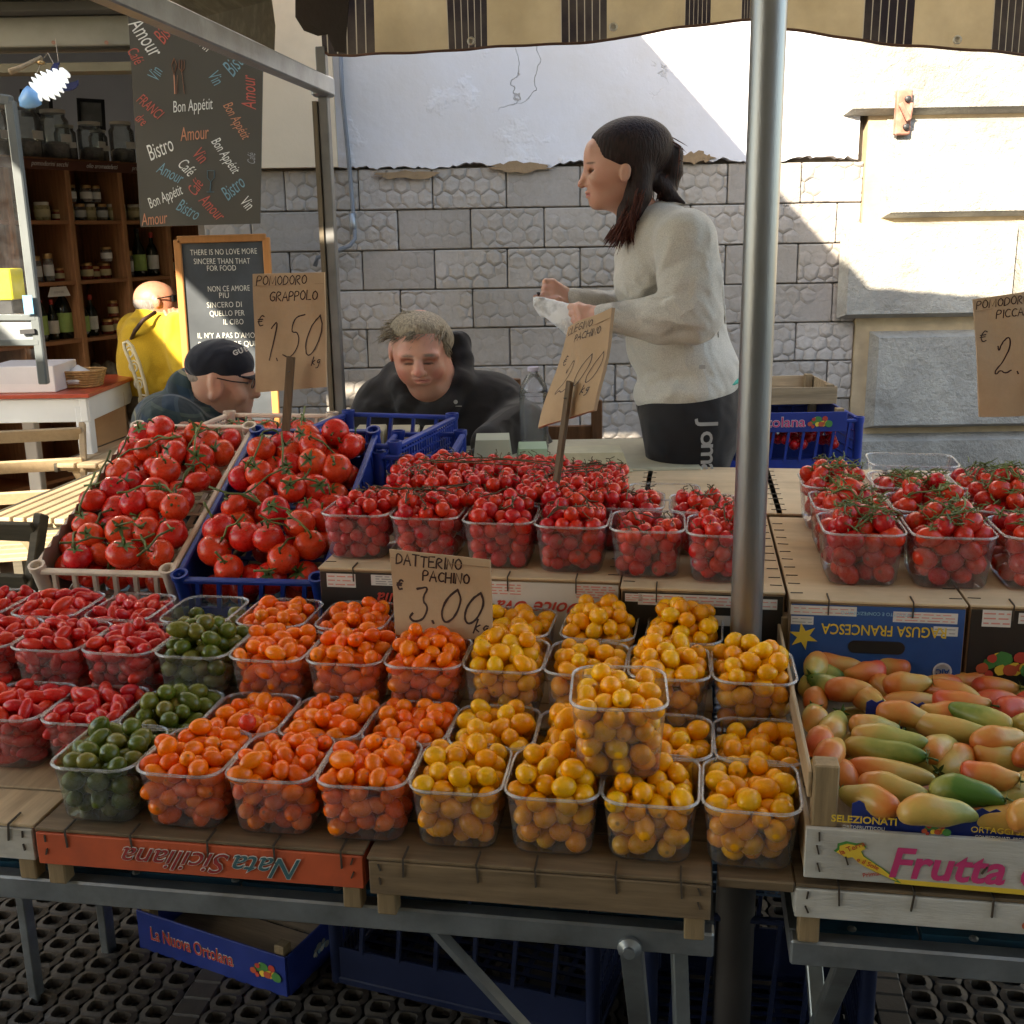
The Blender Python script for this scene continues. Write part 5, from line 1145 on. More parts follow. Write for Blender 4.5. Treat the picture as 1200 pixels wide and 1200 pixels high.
# stack by the wall on the right
a, b_ = ony(880, 500, 3.5), ony(1012, 500, 3.5); wst = (b_.x - a.x) + .12; cx_ = b_.x - wst / 2
z_ = lambda y: ony(950, y, 3.5).z
Mst = Matrix.Translation((cx_, 3.68, z_(556) - .02)); sc1 = plastic_crate('blue plastic crate of small tomatoes under the wooden tray by the wall', wst, .36, z_(492) - z_(556) + .02, BLUEPL, Mst, nf=9, grid=True)
mm = MB()
for i in range(60):
    c0 = Vector((rnd.uniform(-wst / 2 + .03, wst / 2 - .03), rnd.uniform(-.16, .16), z_(516) - z_(556) + .02 + rnd.uniform(-.02, .0))); k2 = 8; 
    mm.lathe([(.001, -.017), (.012, -.012), (.018, 0), (.012, .012), (.001, .017)], 9, c0)
o = mm.build('tomato_heap', F_CHE, None, Mst, smooth=True); tag(o, 'small red tomatoes heaped in the blue crate by the wall', 'tomatoes', kind='stuff')
def orto(t_, hw, hd, h_):
    lettering('Ortolana', .046, P_WHITE, t_, Matrix.Translation((-.01, -hd - .0032, h_ * .5)), 0, offset=.03, xs=1.1); lettering('Ortolana', .046, P_MAG, t_, Matrix.Translation((-.01, -hd - .0042, h_ * .5)), 0, offset=.004, xs=1.1)
    fruitprint(t_, Matrix.Translation((.125, -hd - .0032, h_ * .5)), .07); 
slat_tray('blue fronted wooden fruit tray on top of the stack by the wall', Matrix.Translation((cx_ - .03, 3.68, z_(506))), wst - .05, .36, z_(483) - z_(506), P_DBLUE, orto)
for sx in (1,):
    MB().box((0, 0, 0), (.03, .03, .12)).build('spare', W_PALEY) if False else None
up_ = slat_tray('pale wooden tray with raised end on top of the wall stack', Matrix.Translation((cx_ - .035, 3.74, z_(483) + .012)), wst - .06, .30, .055, W_PALE)
plastic_crate('lower blue crate at the bottom of the wall stack', wst, .38, z_(556) - .06, BLUEPL, Matrix.Translation((cx_, 3.68, .035)), nf=9, grid=True)
# ------------------------------------------------------------------ people: smooth implicit surfaces turned into one continuous mesh
class SDF:
    def __init__(s, h=.005): s.h = h; s.p = []; s.paint = []
    def ell(s, c, r, M=None, k=.02, op='u'): s.p.append(('e', Vector(c), tuple(r), M, k, op)); return s
    def cap(s, a, b, ra, rb=None, k=.02, op='u', fl=None): s.p.append(('c', Vector(a), (Vector(b), ra, ra if rb is None else rb, fl), None, k, op)); return s
    def chain(s, pts, rs, k=.015):
        for i in range(len(pts) - 1): s.cap(pts[i], pts[i + 1], rs[i], rs[i + 1], k)
        return s
    def build(s, name, m, parent, org=Vector((0, 0, 0)), attr=True):
        h = s.h; lo = np.full(3, 1e9); hi = np.full(3, -1e9); bb = []
        for t_, c, r, M, k, op in s.p:
            if t_ == 'e': R3 = max(r); a, b_ = np.array(c) - R3, np.array(c) + R3
            else: rr_ = max(r[1], r[2]); a = np.minimum(np.array(c), np.array(r[0])) - rr_; b_ = np.maximum(np.array(c), np.array(r[0])) + rr_
            bb.append((a, b_))
            if op == 'u': lo = np.minimum(lo, a); hi = np.maximum(hi, b_)
        lo -= 3 * h; hi += 3 * h; n = np.ceil((hi - lo) / h).astype(int) + 1
        F = np.full(n, .5, np.float32); ax = [lo[i] + np.arange(n[i]) * h for i in range(3)]
        for (t_, c, r, M, k, op), (a, b_) in zip(s.p, bb):
            pad = k + 3 * h; i0 = np.maximum(0, ((a - pad - lo) / h).astype(int)); i1 = np.minimum(n, ((b_ + pad - lo) / h).astype(int) + 2)
            sl = tuple(slice(i0[i], i1[i]) for i in range(3))
            X, Y, Z = np.meshgrid(*[ax[i][sl[i]] for i in range(3)], indexing='ij', sparse=True)
            if t_ == 'e':
                x, y, z = X - c.x, Y - c.y, Z - c.z
                if M is not None:
                    Mi = M.transposed(); x, y, z = (Mi[0][0] * x + Mi[0][1] * y + Mi[0][2] * z, Mi[1][0] * x + Mi[1][1] * y + Mi[1][2] * z, Mi[2][0] * x + Mi[2][1] * y + Mi[2][2] * z)
                k0 = np.sqrt((x / r[0]) ** 2 + (y / r[1]) ** 2 + (z / r[2]) ** 2); k1 = np.sqrt((x / r[0] ** 2) ** 2 + (y / r[1] ** 2) ** 2 + (z / r[2] ** 2) ** 2) + 1e-6
                d = k0 * (k0 - 1) / k1; d = np.where(k0 < .05, -min(r), d)
            else:
                B, ra, rb, fl = r; ba = B - c; L2 = max(ba.dot(ba), 1e-9); x, y, z = X - c.x, Y - c.y, Z - c.z
                t = np.clip((x * ba.x + y * ba.y + z * ba.z) / L2, 0, 1)
                dx, dy, dz = x - ba.x * t, y - ba.y * t, z - ba.z * t
                if fl: dx, dy, dz = dx / fl[0], dy / fl[1], dz / fl[2]
                d = np.sqrt(dx * dx + dy * dy + dz * dz) - (ra + (rb - ra) * t)
            A = F[sl]
            if op == 'u': hh = np.clip(.5 + .5 * (A - d) / k, 0, 1); F[sl] = A * (1 - hh) + d * hh - k * hh * (1 - hh)
            else: hh = np.clip(.5 - .5 * (A + d) / k, 0, 1); F[sl] = A * (1 - hh) - d * hh + k * hh * (1 - hh)
        S_ = F < 0; c8 = [(i, j, l) for i in (0, 1) for j in (0, 1) for l in (0, 1)]
        cnt = sum(S_[i:n[0] - 1 + i, j:n[1] - 1 + j, l:n[2] - 1 + l].astype(np.int8) for i, j, l in c8)
        I = np.argwhere((cnt > 0) & (cnt < 8)); idx = np.full(n - 1, -1, np.int64); idx[tuple(I.T)] = np.arange(len(I))
        V = np.zeros((len(I), 3)); W_ = np.zeros(len(I)); fv = {c: F[I[:, 0] + c[0], I[:, 1] + c[1], I[:, 2] + c[2]] for c in c8}
        for a in c8:
            for d in range(3):
                if a[d]: continue
                b_ = tuple(a[i] + (i == d) for i in range(3)); fa, fb = fv[a], fv[b_]; cr = (fa < 0) != (fb < 0)
                t = np.where(cr, fa / np.where(cr, fa - fb, 1), 0); p = np.tile(np.array(a, float), (len(I), 1)); p[:, d] += t
                V += p * cr[:, None]; W_ += cr
        V = (V / W_[:, None] + I) * h + lo; Q = []
        for d in range(3):
            e, f = (d + 1) % 3, (d + 2) % 3; s0 = [slice(1, -1)] * 3; s0[d] = slice(0, -1); s1 = list(s0); s1[d] = slice(1, None)
            a, b_ = S_[tuple(s0)], S_[tuple(s1)]; E = np.argwhere(a != b_); off = np.ones(3, int); off[d] = 0; P = E + off
            fl_ = a[tuple(E.T)]; g_ = []
            for de, df in ((-1, -1), (0, -1), (0, 0), (-1, 0)):
                q = P.copy(); q[:, e] += de; q[:, f] += df; g_.append(idx[tuple(q.T)])
            q = np.stack(g_, 1); q[~fl_] = q[~fl_][:, ::-1]; Q.append(q)
        Q = np.concatenate(Q); Q = Q[(Q >= 0).all(1)]; V -= np.array(org)
        # a light relax
        for _ in range(1):
            acc = np.zeros_like(V); c_ = np.zeros(len(V))
            for i in range(4):
                a, b_ = Q[:, i], Q[:, (i + 1) % 4]; np.add.at(acc, a, V[b_]); np.add.at(acc, b_, V[a]); np.add.at(c_, a, 1); np.add.at(c_, b_, 1)
            V = V * .6 + acc / np.maximum(c_, 1)[:, None] * .4
        me = bpy.data.meshes.new(name); me.from_pydata(V.tolist(), [], Q.tolist()); me.materials.append(m); me.polygons.foreach_set('use_smooth', [True] * len(Q))
        col = np.zeros((len(V), 4), np.float32)       # skin markings: lips, brows, stubble
        for c, r, cc, amt in s.paint:
            d = np.sqrt((((V + np.array(org)) - np.array(c)) / np.array(r)) ** 2 @ np.ones(3)); f = np.clip((1.15 - d) / .4, 0, 1) * amt; an = 1 - (1 - col[:, 3]) * (1 - f)
            col[:, :3] = (col[:, :3] * (col[:, 3] * (1 - f))[:, None] + np.array(cc) * f[:, None]) / np.maximum(an, 1e-5)[:, None]; col[:, 3] = an
        at = me.attributes.new('marks', 'FLOAT_COLOR', 'POINT'); at.data.foreach_set('color', col.ravel())
        return link(name, me, parent)
def skin(name, c, rough=.5, red=(.5, .16, .11)):
    m, t, b, o = new_mat(name); g_ = N(t, 'ShaderNodeNewGeometry'); P_ = g_.outputs['Position']
    n1 = noise(t, P_, 22, 4); cc = mixc(t, ramp(t, n1, .35, .7, 0, .45), c, red); at = N(t, 'ShaderNodeAttribute', attribute_name='marks')
    cc = mixc(t, at.outputs['Alpha'], cc, at.outputs['Color']); L(t, cc, b.inputs['Base Color']); b.inputs['Roughness'].default_value = rough
    b.inputs['Subsurface Weight'].default_value = .25; b.inputs['Subsurface Radius'].default_value = (.01, .003, .0015); b.inputs['Subsurface Scale'].default_value = 1
    pb = bump(t, None, noise(t, P_, 300, 3), .0006, .6); bump(t, b, noise(t, P_, 45, 4, .6), .0022, .6, pb); return m
def cloth(name, c, sc=9, amt=.012, weave=500, rough=.9, var=.12):
    m, t, b, o = new_mat(name); g_ = N(t, 'ShaderNodeNewGeometry'); P_ = g_.outputs['Position']
    n0 = N(t, 'ShaderNodeTexNoise'); n0.inputs['Scale'].default_value = 4; L(t, P_, n0.inputs['Vector']); sc_ = N(t, 'ShaderNodeVectorMath', operation='SCALE'); sc_.inputs[3].default_value = .25; L(t, n0.outputs[1], sc_.inputs[0])
    ad = N(t, 'ShaderNodeVectorMath', operation='ADD'); L(t, P_, ad.inputs[0]); L(t, sc_.outputs[0], ad.inputs[1])
    wr = N(t, 'ShaderNodeTexNoise'); wr.inputs['Scale'].default_value = sc; wr.inputs['Detail'].default_value = 2; L(t, ad.outputs[0], wr.inputs['Vector'])
    fold = mth(t, 'POWER', ramp(t, wr.outputs[0], .35, .65), 1.6); fine = noise(t, P_, weave, 2)
    cc = mixc(t, ramp(t, fine, .3, .7), tuple(k * (1 - var) for k in c), tuple(min(1, k * (1 + var)) for k in c)); L(t, cc, b.inputs['Base Color']); b.inputs['Roughness'].default_value = rough; b.inputs['Specular IOR Level'].default_value = .2
    b.inputs['Sheen Weight'].default_value = .15
    p = bump(t, None, fine, .0006, .6); bump(t, b, fold, amt * 2.2, .8, p); return m, t, b, cc
def hairmat(name, c1, c2, rough=.62):
    m, t, b, o = new_mat(name); g_ = N(t, 'ShaderNodeNewGeometry'); oc = coords(t, (60, 60, 14)); n1 = noise(t, oc, 3, 4)
    L(t, mixc(t, ramp(t, n1, .3, .7), c1, c2), b.inputs['Base Color']); b.inputs['Roughness'].default_value = rough; b.inputs['Specular IOR Level'].default_value = .25; bump(t, b, n1, .004, 1); return m
def strands(name, m, parent, spec, seed=1, org=Vector((0, 0, 0)), rad=.0013, jit_=.07):
    """spec: list of (root point, direction, length, bend, count, spread) -> tapered tufts in one mesh"""
    g_ = random.Random(seed); mb = MB()
    for root, d, ln, bend, cnt, spread in spec:
        for _ in range(cnt):
            r0 = Vector(root) + Vector([g_.gauss(0, s_) for s_ in spread]); dd = (Vector(d).normalized() + Vector([g_.gauss(0, jit_) for _ in range(3)])).normalized(); l = ln * g_.uniform(.6, 1.15); bv = Vector(bend) * g_.uniform(.5, 1.3)
            pts = [r0 + dd * l * f + bv * l * f * f - org for f in (0, .35, .7, 1)]; mb.tube(pts, [rad * 1.2, rad * 1.3, rad * .9, rad * .2], 4, cap=False)
    return mb.build(name, m, parent, smooth=True)
def fingers(s, wrist, palm_end, side, upn, scale=1., curls=(.5, .5, .55, .6), thumb=None, spread=.1, k=.006):
    """palm from wrist to palm_end, fingers leaving it; side = towards the thumb, upn = back of hand"""
    wrist, pe = Vector(wrist), Vector(palm_end); f = (pe - wrist).normalized(); side = Vector(side).normalized(); upn = Vector(upn).normalized()
    for q in (-.024, -.008, .008, .024): s.cap(wrist + side * q * .7 * scale, pe + side * q * scale, .014 * scale, .0125 * scale, .01)
    L_ = [.068, .076, .080, .070]
    for i in range(4):
        q = (i - 1.5) * .0195 * scale; p = pe + side * q; d = (f + side * (i - 1.5) * spread).normalized(); c = curls[3 - i]; ln = L_[i] * scale
        for seg, fr in enumerate((.42, .32, .26)):
            ang_ = c * (seg + .55); dd = (d * math.cos(ang_) - upn * math.sin(ang_)); p2 = p + dd * ln * fr; s.cap(p, p2, (.0092 - .0008 * seg) * scale, (.0086 - .0010 * seg) * scale, k); p = p2
    tb = wrist + f * .022 * scale + side * .022 * scale
    if thumb is None: thumb = [tb, tb + (f * .5 + side * .6) * .038 * scale, tb + (f * .9 + side * .55) * .062 * scale]
    s.chain([tb] + [Vector(p) for p in thumb][(1 if len(thumb) == 3 and (Vector(thumb[0]) - tb).length < 1e-6 else 0):], [.0125 * scale, .0105 * scale, .0088 * scale, .0078 * scale], k)

# ---- the woman -------------------------------------------------------
YWm = 2.98; mpx = YWm / FPX * 1.0
def Q(x, y, dy=0, Y=YWm): return ony(x, y, Y + dy)
def wig(c, a, b_, cdy): return c
SK1 = skin('light_skin', (.54, .31, .23), red=(.54, .22, .16)); SK2 = skin('ruddy_skin', (.54, .29, .21), red=(.52, .16, .12)); SK3 = skin('old_skin', (.50, .29, .21), red=(.48, .17, .12)); SK4 = skin('tanned_skin', (.38, .19, .12), red=(.40, .13, .08))
org = Q(800, 560); wo_ = thing('person', 'woman with dark ponytail, light grey sweater and black trousers, holding a clear bag', 'person', Matrix.Translation((org.x, org.y, 0))); ORG = Vector((org.x, org.y, 0))
u_ = mpx
B = SDF(.0036)
B.ell(Q(733, 184), (40 * u_, .075, 41 * u_), Matrix.Rotation(R_(-8), 3, 'Y'))
B.ell(Q(713, 200), (25 * u_, .060, 36 * u_), k=.03)
B.ell(Q(716, 222), (22 * u_, .050, 22 * u_), k=.03)
B.ell(Q(699, 237), (8.5 * u_, .020, 8 * u_), k=.018)
B.ell(Q(692, 184), (6 * u_, .038, 15 * u_), k=.02)
B.chain([Q(690.5, 194), Q(686, 206), Q(681.5, 216)], [.0068, .0085, .0105], .008)
B.ell(Q(689.5, 217, -.009), (.009, .007, .006), k=.006); B.ell(Q(689.5, 217, .009), (.009, .007, .006), k=.006)
B.ell(Q(689.5, 225.5), (.0095, .019, .0048), k=.005); B.ell(Q(690.5, 230.5), (.0095, .017, .0055), k=.005); B.cap(Q(686, 228), Q(692, 228.3, -.017), .0016, .0016, .002, 's')
B.ell(Q(702, 209, -.046), (.024, .016, .018), k=.02); B.ell(Q(702, 209, .046), (.024, .016, .018), k=.02)
for s_ in (-1, 1):
    B.ell(Q(696, 201, s_ * .032), (.012, .015, .008), op='s', k=.008); B.ell(Q(699, 200.5, s_ * .030), (.0125, .0125, .0115), k=.003)
    B.ell(Q(733, 203, s_ * .074), (.0135, .008, .024), Matrix.Rotation(R_(12), 3, 'Y'), k=.006); B.ell(Q(732, 202, s_ * .083), (.0065, .006, .014), op='s', k=.006)
B.chain([Q(738, 225), Q(752, 262), Q(765, 300)], [.050, .050, .06], .03)
# bare body under the clothes, one skin
B.ell(Q(788, 340), (40 * u_, .14, 78 * u_), Matrix.Rotation(R_(-12), 3, 'Y'), k=.05); B.ell(Q(803, 430), (38 * u_, .14, 55 * u_), k=.05)
NS, NE, NW = Q(803, 282, -.185), Q(812, 368, -.215), Q(702, 372, -.17)
FS, FE, FW = Q(770, 285, .175), Q(752, 368, .19), Q(668, 352, .02)
B.chain([NS, NE, NW], [.060, .048, .026], .02); B.chain([FS, FE, FW], [.055, .044, .025], .02)
# far hand: pinches the mouth of the bag
fingers(B, FW, Q(648, 342, .0), (0, -.5, -.9), (-.2, -.3, 1), .98, (.62, .68, .75, .8), thumb=[Q(654, 352, -.02), Q(640, 352, -.02), Q(627.5, 348, -.015)], spread=.03)
fingers(B, NW, Q(681, 371, -.16), (-.2, .6, .8), (-.5, -.8, .2), 1.0, (.9, .95, 1.0, 1.0), thumb=[Q(690, 362, -.14), Q(678, 358, -.12), Q(669, 360, -.11)], spread=.02)
for sd in (-.1, .1): B.chain([Q(803, 470, sd), Vector((Q(800, 470).x, YWm + sd, .48)), Vector((Q(805, 470).x + .02, YWm + sd, .08)), Vector((Q(805, 470).x - .10, YWm + sd, .05))], [.06, .06, .04, .035], .03)
lip = (.42, .10, .09); brow_ = (.035, .02, .016)
B.paint = [(Q(690.5, 228), (.010, .02, .011), lip, .75), (Q(694, 191.5, -.030), (.016, .022, .0036), brow_, .9), (Q(694, 191.5, .030), (.016, .022, .0036), brow_, .9), (Q(695.5, 200.5, -.034), (.011, .011, .0052), (.03, .02, .018), .9), (Q(695.5, 200.5, .034), (.011, .011, .0052), (.03, .02, .018), .9),
           (Q(706, 216, -.05), (.026, .03, .020), (.56, .25, .18), .35), (Q(627, 347, -.015), (.006, .006, .006), (.02, .005, .01), 1)]
B.build('body', SK1, wo_, ORG)
MB().lathe([(.0001, 0), (.005, .0004), (.0055, .003), (.0045, .007), (.0001, .009)], 10, M=Matrix.Rotation(R_(60), 3, 'Y')).build('fingernail', flat('dark_nail_polish', (.02, .004, .008), .2), wo_, Matrix.Translation(Q(629.5, 345, -.022) - ORG), smooth=True)
HAIR1 = hairmat('dark_auburn_hair', (.010, .006, .006), (.030, .013, .011)); HAIR1b = hairmat('auburn_hair_tips', (.04, .012, .009), (.12, .03, .018))
H = SDF(.0042)
H.ell(Q(738, 177), (49.5 * u_, .084, 37 * u_), Matrix.Rotation(R_(-8), 3, 'Y')); H.ell(Q(744, 190), (26 * u_, .078, 36 * u_), k=.012)
H.ell(Q(690, 208), (24 * u_, .075, 43 * u_), Matrix.Rotation(R_(14), 3, 'Y'), op='s', k=.005)            # clear the face
for s_ in (-1, 1): H.ell(Q(706, 224, s_ * .055), (.040, .045, .056), op='s', k=.008); H.ell(Q(722, 232, s_ * .06), (.040, .045, .040), op='s', k=.008); H.ell(Q(733, 203, s_ * .085), (.015, .022, .023), op='s', k=.004)
H.ell(Q(764, 173), (.018, .02, .018), k=.01)
H.chain([Q(766, 172), Q(779, 172), Q(788, 182), Q(787, 200), Q(782, 218), Q(775, 230)], [.014, .024, .027, .029, .027, .012], .006)
H.chain([Q(752, 205, -.05), Q(748, 228, -.06), Q(738, 250, -.065), Q(725, 276, -.075)], [.030, .032, .030, .014], .015)
H.chain([Q(752, 205, .05), Q(748, 228, .05), Q(735, 252, .05)], [.034, .034, .02], .02)
H.chain([Q(772, 215, -.02), Q(785, 228, -.03), Q(802, 238, -.04)], [.024, .016, .004], .012)
H.build('hair', HAIR1, wo_, ORG)
sp_ = []
for a, b_, c in ((Q(775, 168), Q(790, 176), 1), (Q(790, 178), Q(790, 205), 1), (Q(788, 205), Q(778, 232), 1), (Q(748, 225, -.075), Q(738, 255, -.085), 0), (Q(738, 250, -.08), Q(723, 278, -.085), 0), (Q(727, 268, -.08), Q(718, 280, -.08), 0), (Q(736, 250, -.08), Q(742, 282, -.08), 0)):
    sp_.append((a, b_ - a, (b_ - a).length * 1.25, (0, 0, -.08), 110, (.009, .013, .008)))
for i in range(0):
    a0 = Q(696 + i * 2.6, 166 - 24 * math.sin(i / 21 * 2.2), -.03 - .03 * math.sin(i / 21 * 3)); sp_.append((a0 + Vector((0, -.02, 0)), (1, -.02, .25 - i * .03), .07, (0, 0, -.1), 14, (.004, .012, .004)))
strands('hair_strands', HAIR1b, wo_, sp_, 3, ORG, .0011)
MB().tube([Q(766, 166, -.0) - ORG + Vector((.016 * math.cos(a) * .4, .022 * math.sin(a), .022 * math.cos(a))) for a in np.linspace(0, 6.283, 14)], .006, 6).build('hair_tie', flat('black_hair_tie', (.01, .01, .012)), wo_, smooth=True)
SWEAT, *_ = cloth('grey_melange_sweater', (.46, .44, .41), 7, .010, 420, var=.2)
S = SDF(.0052)
S.ell(Q(778, 292), (46 * u_, .175, 54 * u_), Matrix.Rotation(R_(-25), 3, 'Y'), k=.05)
S.ell(Q(752, 328), (32 * u_, .150, 42 * u_), k=.04); S.ell(Q(800, 330), (44 * u_, .165, 76 * u_), Matrix.Rotation(R_(-14), 3, 'Y'), k=.04)
S.ell(Q(792, 400), (58 * u_, .175, 58 * u_), Matrix.Rotation(R_(10), 3, 'Y'), k=.04); S.ell(Q(812, 425), (52 * u_, .175, 42 * u_), Matrix.Rotation(R_(15), 3, 'Y'), k=.03)
S.ell(Q(803, 452), (62 * u_, .19, 34 * u_), Matrix.Rotation(R_(-14), 3, 'Y'), k=.03)
S.ell(Q(822, 542), (190 * u_, .60, 78 * u_), Matrix.Rotation(R_(-14), 3, 'Y'), op='s', k=.008)
S.ell(Q(800, 285, -.12), (34 * u_, .09, 36 * u_), k=.03)
S.chain([NS, Q(808, 325, -.205), NE + Vector((.0, 0, 0)), Q(775, 374, -.20), NW + Vector((.012, 0, 0))], [.078, .077, .072, .060, .034], .016)
S.chain([FS, FE, FW + Vector((.012, 0, 0))], [.070, .058, .032], .03)
S.cap(Q(752, 270), Q(758, 285), .070, .085, .03); S.cap(Q(743, 240), Q(750, 262), .060, .052, .008, 's')
for a_, b_ in (((790, 352, -.268), (806, 372, -.275)), ((781, 356, -.258), (797, 378, -.268)), ((800, 344, -.270), (817, 362, -.272)), ((772, 362, -.245), (784, 384, -.250)), ((845, 330, -.13), (850, 380, -.13)), ((838, 345, -.155), (842, 395, -.16))):
    S.cap(Q(*a_), Q(*b_), .007, .004, .014)
S.build('sweater', SWEAT, wo_, ORG)
for p, q, r in ((NW + Vector((.020, 0, 0)), NW + Vector((-.006, 0, 0)), .032), (FW + Vector((.02, .0, .0)), FW + Vector((-.004, 0, .002)), .031)):
    MB().tube([p - ORG, (p + q) / 2 - ORG, q - ORG], [r * 1.0, r * 1.03, r * .95], 18).build('cuff', SWEAT, wo_, smooth='auto')
TR, *_ = cloth('black_trousers', (.016, .015, .017), 5, .008, 600)
T = SDF(.007); T.ell(Q(805, 466), (60 * u_, .18, 44 * u_), k=.05); T.ell(Q(812, 500), (58 * u_, .17, 50 * u_), k=.05)
for sd in (-.085, .085): T.chain([Q(806, 500, sd), Vector((Q(803, 560).x, YWm + sd, .50)), Vector((Q(806, 560).x + .02, YWm + sd, .10))], [.115, .085, .06], .04)
T.build('trousers', TR, wo_, ORG)
for sd in (-.1, .1):
    S2 = SDF(.006); S2.chain([Vector((Q(806, 560).x + .03, YWm + sd, .05)), Vector((Q(806, 560).x - .13, YWm + sd, .04))], [.045, .036], .02); S2.build('shoe', flat('dark_trainer', (.03, .03, .035)), wo_, ORG)
q = Q(829, 518, -.175)
for i, ch in enumerate('Joma'):
    q = Q(829 + i * .3, (496, 513, 531, 549)[i], -.200 - i * .002) - ORG; link('lettering', text_mesh(ch, .064, P_GREY, offset=.012, ext=.0006, xs=1.15), wo_, Matrix.Translation(q + Vector((0, -.012, 0))) @ Matrix.Rotation(R_(5), 4, 'Z') @ FACE @ Matrix.Rotation(-math.pi / 2, 4, 'Z'))
MB().tube([Q(845, 456, -.16) - ORG, Q(870, 444, -.10) - ORG, Q(878, 441, -.0) - ORG], .006, 6).build('undershirt_hem', flat('turquoise_cloth', (.03, .38, .30)), wo_, smooth=True)
MB().box((0, 0, 0), (.016, .003, .010), bev=.001).build('logo_tab', P_GREY, wo_, Matrix.Translation(Q(823, 430, -.192) - ORG))
bagm = clear_plastic('milky_bag', 1.0, (1, .99, .95), .8)
bg_ = SDF(.005); bg_.cap(Q(633, 356, -.05), Q(672, 376, -.09), .020, .042, .02, fl=(1, .35, 1)); bg_.cap(Q(628, 351, -.03), Q(640, 362, -.05), .012, .024, .02, fl=(1, .3, 1))
bgo = thing('carrier_bag', 'milky translucent bag held open in the hands of the standing woman', 'bag', Matrix.Translation(Q(650, 370, -.07))); bg_.build('bag_film', bagm, bgo, Q(650, 370, -.07))

# ---- grey-haired man -------------------------------------------------
YG = 3.12; g_u = YG / FPX
def Qg(x, y, dy=0): return ony(x, y, YG + dy)
OG = Vector((Qg(515, 560).x, YG, 0)); gm = thing('person', 'seated grey-haired man in black hoodie looking down, behind the blue crates', 'person', Matrix.Translation(OG))
B = SDF(.0042); tl_ = Matrix.Rotation(R_(28), 3, 'X') @ Matrix.Rotation(R_(-10), 3, 'Z')
B.ell(Qg(492, 401, .03), (.079, .098, .090)); B.ell(Qg(491, 420, -.035), (.068, .058, .072), k=.03); B.ell(Qg(496, 436, -.015), (.063, .055, .046), k=.03)
B.ell(Qg(501, 453, -.034), (.028, .022, .018), k=.018); B.ell(Qg(503, 458, .02), (.056, .062, .034), k=.03)
B.ell(Qg(491, 417, -.078), (.055, .018, .014), k=.016)
B.chain([Qg(490, 421, -.088), Qg(490.5, 430, -.102), Qg(491, 437, -.112)], [.010, .011, .014], .010); B.ell(Qg(485, 438, -.098), (.009, .010, .008), k=.006); B.ell(Qg(497, 438, -.098), (.009, .010, .008), k=.006)
B.ell(Qg(477, 434, -.058), (.022, .020, .020), k=.02); B.ell(Qg(508, 433, -.058), (.024, .020, .022), k=.02)
B.ell(Qg(494.5, 444, -.080), (.025, .012, .0055), k=.006); B.ell(Qg(495.5, 448.2, -.077), (.022, .012, .006), k=.006); B.cap(Qg(485, 446.6, -.088), Qg(505, 445.8, -.086), .0026, .0026, .002, 's')
for x in (479, 502): B.ell(Qg(x, 424, -.084), (.017, .014, .008), op='s', k=.010); B.ell(Qg(x, 425, -.066), (.016, .014, .010), k=.004)
B.ell(Qg(522, 405, .035), (.010, .018, .031), k=.006); B.ell(Qg(524, 405, .028), (.006, .010, .018), op='s', k=.005); B.ell(Qg(459, 412, .02), (.010, .018, .03), k=.006)
B.chain([Qg(505, 440, .06), Qg(512, 475, .10)], [.070, .085], .04)
B.ell(Qg(515, 520, .12), (.22, .12, .20), k=.06)
GS1, GE1, GW1 = Qg(448, 478, .10), Qg(412, 560, .02), Qg(455, 545, -.20); GS2, GE2, GW2 = Qg(583, 476, .10), Qg(618, 548, .02), Qg(560, 545, -.22)
B.chain([GS1, GE1, GW1], [.07, .055, .032], .03); B.chain([GS2, GE2, GW2], [.07, .055, .032], .03)
fingers(B, GW1, GW1 + Vector((.075, -.03, -.005)), (0, -1, .1), (0, .1, 1), 1.05, (.4, .45, .5, .55)); fingers(B, GW2, GW2 + Vector((-.075, -.03, -.005)), (0, -1, .1), (0, .1, 1), 1.05, (.4, .45, .5, .55))
B.ell((OG.x, YG + .15, .62), (.20, .17, .22), k=.05)
for s_ in (-.11, .11): B.chain([(OG.x + s_, YG + .15, .52), (OG.x + s_ * 1.2, YG - .25, .52), (OG.x + s_ * 1.2, YG - .22, .08), (OG.x + s_ * 1.2, YG - .36, .05)], [.09, .065, .045, .035], .03)
gb = (.16, .13, .10); B.paint = [(Qg(479, 417, -.085), (.019, .02, .0045), gb, .9), (Qg(502, 416, -.085), (.020, .02, .0050), gb, .9), (Qg(495, 446, -.08), (.026, .02, .0075), (.36, .10, .085), .7), (Qg(479, 426.5, -.082), (.015, .016, .0034), (.05, .03, .025), .9), (Qg(502, 426, -.082), (.015, .016, .0034), (.05, .03, .025), .9),
    (Qg(500, 458, -.03), (.055, .07, .026), (.30, .20, .16), .35), (Qg(473, 438, -.06), (.022, .03, .02), (.55, .16, .12), .5), (Qg(513, 437, -.06), (.022, .03, .02), (.55, .16, .12), .5), (Qg(491, 437, -.11), (.014, .02, .012), (.55, .15, .12), .5)]
B.build('body', SK2, gm, OG)
HAIR2 = hairmat('ash_grey_hair', (.15, .12, .085), (.42, .36, .26), .5)
H = SDF(.0045); H.ell(Qg(490, 387, .03), (.080, .100, .056)); H.ell(Qg(500, 398, .055), (.078, .075, .062), k=.02); H.ell(Qg(488, 421, -.060), (.064, .07, .052), op='s', k=.008); H.build('hair', HAIR2, gm, OG)
sp_ = []
